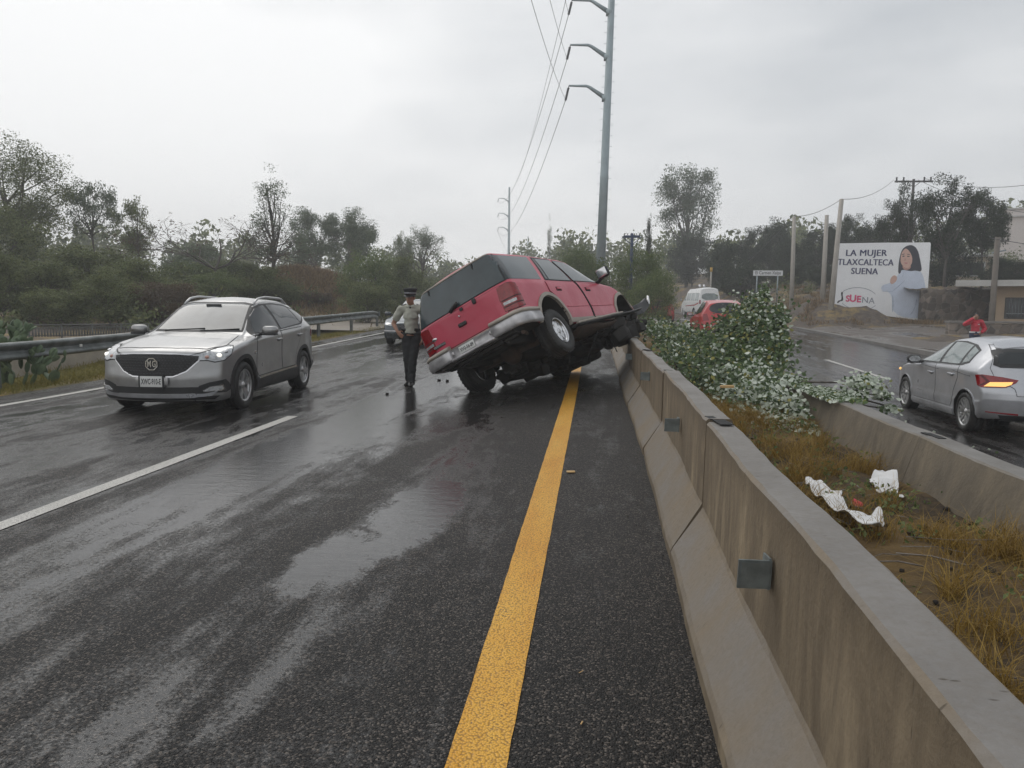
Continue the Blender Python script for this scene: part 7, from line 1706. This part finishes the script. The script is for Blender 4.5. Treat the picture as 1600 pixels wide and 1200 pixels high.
def person(loc, rz, J, cols, label, extras=None, scale=1.0):
    root = empty('person', loc, (0, 0, rz), label, 'person'); root.scale = (scale,) * 3
    V = lambda k: Vector(J[k]); m = MB()
    hc = V('head'); fd = Vector(J['face']).normalized(); side = Vector((0, 0, 1)).cross(fd).normalized(); up = fd.cross(side); up = up if up.z > 0 else -up
    Mh = Matrix((side, fd, up)).transposed()
    # head: skull, face, jaw, nose, ears
    m.ell(hc + up * .03 - fd * .012, (.076, .093, .095), Mh, 0, 20, 14); m.ell(hc - up * .035 + fd * .022, (.062, .068, .080), Mh, 0, 18, 12); m.ell(hc - up * .088 + fd * .045, (.036, .032, .028), Mh, 0, 12, 8)
    m.tube([hc + fd * .082 + up * .018, hc + fd * .100 - up * .018, hc + fd * .088 - up * .028], [.009, .015, .012], 8)
    for s in (1, -1): m.ell(hc + side * .077 * s - fd * .012 + up * .0, (.010, .022, .032), Mh, 0, 10, 8); m.ell(hc + side * .030 * s + fd * .074 + up * .042, (.026, .012, .008), Mh, 0, 8, 6)
    chain(m, [V('neck') - Vector((0, 0, .03)), hc - up * .06 - fd * .015], [.058, .053])
    chain(m, [V('pelvis') - Vector((0, 0, .02)), V('pelvis') + Vector((0, 0, .12)), V('chest'), V('neck') - Vector((0, 0, .06))], [(.10, .145), (.095, .135), (.115, .165), (.075, .13)], 16)
    for s in ('R', 'L'):
        chain(m, [V('neck') - Vector((0, 0, .06)), V('sh' + s)], [.06, .058]); chain(m, [V('sh' + s), V('el' + s)], [.055, .042]); chain(m, [V('el' + s), V('wr' + s)], [.042, .027])
        chain(m, [V('hip' + s), V('kn' + s)], [.085, .055]); chain(m, [V('kn' + s), V('an' + s)], [.055, .038])
        a = V('an' + s); f = Vector(J.get('toe' + s, (0, -1, 0))).normalized(); chain(m, [a + Vector((0, 0, -.03)) - f * .04, a + f * .13 + Vector((0, 0, -.065))], [.04, .035])
        hd = J['hand' + s]; hand(m, V('wr' + s), hd[0], hd[1], .185, hd[2], hd[3])
    body = voxel(m, 'body', MAT['skin'], .0075, root, 3)
    for s in (1, -1):
        e = hc + side * .031 * s + fd * .080 + up * .024; k = MB(); k.ell(e, (.014, .006, .0075), Mh, 0, 10, 6); k.build('eye', [MAT['eye_white']], body); k = MB(); k.ell(e + fd * .004, (.0062, .004, .0062), Mh, 0, 8, 6); k.build('iris', [MAT['hair']], body)
        k = MB(); k.tube([hc + side * .012 * s + fd * .088 + up * .044, hc + side * .034 * s + fd * .085 + up * .049, hc + side * .052 * s + fd * .074 + up * .042], [.004, .005, .003], 5); k.build('eyebrow', [MAT['hair']], body)
    k = MB(); k.ell(hc + fd * .082 - up * .055, (.024, .010, .008), Mh, 0, 10, 6); k.build('mouth', [MAT['lip']], body)
    # hair cap
    k = MB(); k.ell(hc + up * .042 - fd * .022, (.083, .095, .094), Mh, 0, 18, 12); k.v = [p if (Vector(p) - hc).dot(fd) < .060 or (Vector(p) - hc).dot(up) > .085 else tuple(Vector(p) - fd * ((Vector(p) - hc).dot(fd) - .060)) for p in k.v]; k.build('hair', [MAT['hair']], body)
    # shirt or jacket
    slv = cols.get('sleeve', .55); th = cols.get('thick', .014); k = MB()
    chain(k, [V('pelvis') + Vector((0, 0, cols.get('hem', .08))), V('pelvis') + Vector((0, 0, .16)), V('chest'), V('neck') - Vector((0, 0, .055))], [(.108 + th, .155 + th), (.104 + th, .148 + th), (.118 + th, .170 + th), (.078 + th, .130 + th)], 18)
    for s in ('R', 'L'):
        chain(k, [V('neck') - Vector((0, 0, .055)), V('sh' + s)], [.062 + th * .7, .060 + th])
        if slv <= 1: chain(k, [V('sh' + s), V('sh' + s).lerp(V('el' + s), slv)], [.060 + th, .058 + th])
        else: chain(k, [V('sh' + s), V('el' + s)], [.060 + th, .048 + th]); chain(k, [V('el' + s), V('el' + s).lerp(V('wr' + s), .93)], [.048 + th, .036 + th])
    top = voxel(k, cols['topname'], cols['top'], .011, root, 3, .0055)
    k = MB()
    chain(k, [V('pelvis') + Vector((0, 0, .10)), V('pelvis')], [(.108, .150), (.118, .160)], 16)
    for s in ('R', 'L'): chain(k, [V('hip' + s) + Vector((0, 0, .02)), V('kn' + s)], [.103, .076]); chain(k, [V('kn' + s), V('an' + s) + Vector((0, 0, -.02))], [.076, .066])
    voxel(k, 'trousers', cols['bottom'], .011, root, 3, .0045)
    for s in ('R', 'L'):
        a = V('an' + s); f = Vector(J.get('toe' + s, (0, -1, 0))).normalized(); k = MB(); chain(k, [a - f * .055 + Vector((0, 0, -.05)), a + f * .05 + Vector((0, 0, -.045)), a + f * .16 + Vector((0, 0, -.062))], [.044, .050, .034]); k.v = [(p[0], p[1], max(p[2], a.z - .095)) for p in map(Vector, k.v)]; k.build('shoe', [MAT['leather']], root)
    return root, body, top, hc, fd, side, up, Mh
J = dict(pelvis=(0, 0, .94), chest=(0, .015, 1.25), neck=(0, .015, 1.45), head=(-.012, -.02, 1.575), face=(-.18, -1, -.16), shR=(-.185, .02, 1.385), elR=(-.335, .075, 1.125), wrR=(-.235, -.055, .985), shL=(.185, .02, 1.385), elL=(.285, .06, 1.12), wrL=(.23, -.09, .90),
         hipR=(-.09, 0, .92), knR=(-.065, -.03, .50), anR=(-.055, .07, .105), hipL=(.09, 0, .92), knL=(.04, -.07, .50), anL=(.01, -.09, .105), toeR=(-.25, -1, 0), toeL=(.05, -1, 0), handR=((.55, -.35, -.55), (.3, 1, .0), .7, 1), handL=((-.2, -.3, -1), (-1, .2, 0), .5, 1))
cp_ = at_y(642, 606, 13.4); r, body, top, hc, fd, side, up, Mh = person((-3.22, 13.42, float(g(13.4)) - .008), R_(3), J, dict(top=MAT['shirt_grey'], topname='shirt', bottom=MAT['trouser_dark'], sleeve=.62, hem=.02),
    'policeman in peaked cap and pale short sleeved shirt beside the crashed red SUV')
m = MB(); m.lathe([(.100, -.035), (.104, .0), (.112, .03), (.128, .062), (.120, .075), (.06, .085), (0, .086)], hc + up * .098 - fd * .012, 'Z', 26, 0, True, None)
cap = m.build('cap', [MAT['trouser_dark']], r)
m = MB(); V = []
for i, a in enumerate(np.linspace(-1.15, 1.15, 15)):
    d = fd * math.cos(a) + side * math.sin(a); V += [hc + up * .072 - fd * .012 + d * .100, hc + up * .050 - fd * .012 + d * (.100 + .062 * math.cos(a * 1.25))]
m.add(V, [(2 * i, 2 * i + 1, 2 * i + 3, 2 * i + 2) for i in range(14)], 0, True); o = m.build('visor', [MAT['leather']], cap); o.modifiers.new('s', 'SOLIDIFY').thickness = .004
m = MB(); m.lathe([(.1055, .000), (.1075, .018)], hc + up * .084 - fd * .012, 'Z', 26); m.build('cap_band', [simple('band_grey', (.30, .31, .33), .5)], cap)
m = MB(); m.tube([(.128 * math.cos(a) , .150 * 0 + .128 * .82 * math.sin(a), .995) for a in np.linspace(0, 2 * math.pi, 25)], .001, 4); m.v = []; m.f = []; m.m = []; m.sm = []
V = []
for a in np.linspace(0, 2 * math.pi, 33):
    for z in (1.005, 1.05): V.append((.178 * math.cos(a), .134 * math.sin(a), z))
m.add(V, [(2 * i, 2 * i + 2, 2 * i + 3, 2 * i + 1) for i in range(32)], 0, True); bl = m.build('belt', [MAT['leather']], r); bl.modifiers.new('s', 'SOLIDIFY').thickness = .006
m = MB(); m.rbox((-.195, -.02, .94), (.05, .09, .19), .015); m.rbox((-.20, -.03, 1.03), (.03, .05, .09), .01); m.build('holster', [MAT['leather']], r)
m = MB(); m.rbox((0, -.138, 1.028), (.05, .012, .04), .004); m.build('buckle', [MAT['chrome_dull']], bl)
for s in (1, -1):
    m = MB(); m.rbox((s * .135, .02, 1.462), (.10, .05, .012), .005, rotm(0, s * .32, 0)); m.build('epaulette', [MAT['leather']], top)
    m = MB(); m.rbox((s * .075, -.142, 1.275), (.095, .012, .10), .004, rotm(-.12, 0, s * .45)); m.build('pocket', [MAT['shirt_grey']], top)
    m = MB(); m.add([(0, -.105, 1.405), (s * .012, -.085, 1.455), (s * .075, -.045, 1.478), (s * .070, -.100, 1.415)], [(0, 1, 2, 3)], 0, True); o = m.build('collar', [MAT['shirt_grey']], top); o.modifiers.new('s', 'SOLIDIFY').thickness = .01
m = MB(); m.add([(-.02, -.100, 1.425), (.02, -.100, 1.425), (.0, -.118, 1.375)], [(0, 1, 2)]); o = m.build('undershirt', [MAT['hair']], top); o.modifiers.new('s', 'SOLIDIFY').thickness = .006

J2 = dict(J); J2.update(head=(0, -.02, 1.575), face=(-.3, -1, 0), elR=(-.36, -.02, 1.30), wrR=(-.15, -.15, 1.50), handR=((.55, .3, .75), (.5, .8, 0), .8, -1), elL=(.34, .08, 1.13), wrL=(.20, -.10, 1.02), handL=((-.6, -.1, -.5), (-.3, 1, 0), .7, 1), anR=(-.11, .0, .105), anL=(.11, .0, .105), knR=(-.10, -.02, .5), knL=(.10, -.02, .5))
mp = at_y(1524, 512, 30); r2, body2, top2, hc2, *_ = person((mp.x, 30, -.42), R_(-8), J2, dict(top=MAT['jacket_red'], topname='jacket', bottom=MAT['jeans'], sleeve=2, hem=.10, thick=.030), 'man in a red jacket holding one hand up to his face by the stone wall')
m = MB(); m.rbox((.055, -.165, 1.30), (.06, .01, .025), .004); m.build('chest_mark', [MAT['cloth_white']], top2)
V = []
m = MB()
for a in np.linspace(0, 2 * math.pi, 29):
    for z in (.985, 1.035): V.append((.196 * math.cos(a), .148 * math.sin(a), z))
m.add(V, [(2 * i, 2 * i + 2, 2 * i + 3, 2 * i + 1) for i in range(28)], 0, True); o = m.build('shirt_hem', [MAT['cloth_white']], top2); o.modifiers.new('s', 'SOLIDIFY').thickness = .008

# ------------------------------------------------------------------ litter on the ground
def cloth(name, outline, z, label, seed, amp=.05, mat=None):
    bm = bmesh.new(); P = smooth_poly(outline, 2); f = bm.faces.new([bm.verts.new((x, y, 0)) for x, y in P]); us = [p[0] for p in P]; vv = [p[1] for p in P]
    for lo, hi, nr in ((min(us), max(us), (1, 0, 0)), (min(vv), max(vv), (0, 1, 0))):
        for i in range(1, 26): q = lo + (hi - lo) * i / 26; bmesh.ops.bisect_plane(bm, geom=bm.verts[:] + bm.edges[:] + bm.faces[:], plane_co=[nr[0] * q, nr[1] * q, 0], plane_no=nr)
    r = random.Random(seed); a = [r.uniform(0, 6) for _ in range(4)]
    for v in bm.verts:
        x, y = v.co.x, v.co.y
        h = .5 + .35 * math.sin(13 * x + 4 * y + a[0]) + .30 * math.sin(17 * y - 7 * x + a[1]) + .2 * math.sin(31 * x + 22 * y + a[2]); v.co.z = med_z(x, y) + z + amp * max(0, h)
    for f in bm.faces: f.smooth = True
    me = bpy.data.meshes.new(name); bm.to_mesh(me); bm.free(); me.materials.append(mat or MAT['cloth_white']); o = obj(name, me); o.modifiers.new('s', 'SOLIDIFY').thickness = .006; return tag(o, label, 'cloth')
def gz(px, py, z):
    r_ = CM @ np.array((px - 800., py - 600., 1200.)); t_ = (z - CAMH) / r_[2]; return (r_[0] * t_, r_[1] * t_)
zc = .24
cloth('white_cloth', [(gz(*p, zc)[0] + .05, gz(*p, zc)[1]) for p in [(1246, 745), (1262, 747), (1285, 772), (1306, 772), (1300, 782), (1322, 798), (1345, 806), (1362, 798), (1371, 815), (1358, 832), (1330, 824), (1300, 806), (1270, 780), (1250, 760)]], .055, 'crumpled white cloth lying in the median grass', 4, .06)
cloth('white_cloth', [gz(*p, zc) for p in [(1358, 732), (1382, 726), (1404, 738), (1406, 752), (1385, 758), (1362, 745)]], .0, 'torn white scrap against the far median barrier', 9, .09)
cloth('paper_scrap', [gz(*p, .2) for p in [(1398, 762), (1414, 765), (1412, 772), (1402, 769)]], .01, 'small white paper scrap near the far barrier joint', 11, .02)
cloth('red_rag', [gz(*p, .22) for p in [(1330, 775), (1348, 777), (1349, 783), (1333, 783)]], .01, 'small red rag in the median dry grass', 13, .03, MAT['jacket_red'])
MAT['chip'] = simple('wood_chip', (.55, .36, .16), .7, 0, .12, 9)
def chip(px, py, z, a, d, label, par=None):
    x, y = gz(px, py, z); m = MB(); m.rbox((0, 0, 0), d, .003); o = m.build('wood_chip', [MAT['chip']]); o.location = (x, y, z + d[2] / 2); o.rotation_euler = (0, 0, a); return tag(o, label, 'wood chip')
chip(892, 738, .004, .15, (.075, .05, .012), 'pale wood chip on the asphalt touching the yellow line'); chip(1136, 606, .55, .3, (.16, .05, .03), 'splintered pale wood in the fallen tree leaves')
chip(909, 1130, .004, 1.3, (.022, .006, .004), 'tiny splinter on the asphalt at the bottom edge'); chip(908, 1050, .004, .9, (.028, .004, .003), 'thin pale splinter between yellow line and barrier')
rng = np.random.RandomState(9); m = MB()
MAT['grit'] = simple('grit', (.10, .09, .08), .8, 0, .5, 30)
n = 420; x = .46 - np.abs(rng.normal(0, .12, n)); y = 1.6 + 11 * rng.rand(n); s = rng.uniform(.003, .010, n); 
Vg, Fg = leaf_cards(np.stack([x, y, g(y) + .006], 1), rng, .009, .8, 0, .6, .3); tag(obj('grit', np_mesh('grit', Vg, Fg, MAT['grit'])), kind='stuff')
for (px, py, s, lab) in ((605, 616, .05, 'dark stone chip on the road left of the policeman'), (686, 596, .045, 'dark debris chip under the red SUV bumper'), (699, 597, .05, 'dark debris chip beside another under the red SUV bumper'), (648, 596, .03, 'small dark debris chip near the policeman shoe')):
    x, y = gz(px, py, .01); m = MB(); m.rbox((0, 0, 0), (s * 1.4, s, s * .7), .006, rotm(.2, .1, px)); o = m.build('debris_chip', [MAT['under']]); o.location = (x, y, float(g(y)) + s * .3); tag(o, lab, 'debris')

# ------------------------------------------------------------------ damp air
m = MB(); m.box((10, 152, 17.0), (520, 350, 36)); hz = m.build('haze', []); tag(hz, kind='stuff')
hm = bpy.data.materials.new('haze'); hm.use_nodes = True; ht = hm.node_tree; ht.nodes.clear(); ho = ht.nodes.new('ShaderNodeOutputMaterial'); pv_ = ht.nodes.new('ShaderNodeVolumePrincipled')
pv_.inputs['Color'].default_value = (.93, .95, .97, 1); pv_.inputs['Density'].default_value = .0021; pv_.inputs['Anisotropy'].default_value = .2; ht.links.new(pv_.outputs[0], ho.inputs['Volume']); hz.data.materials.append(hm)
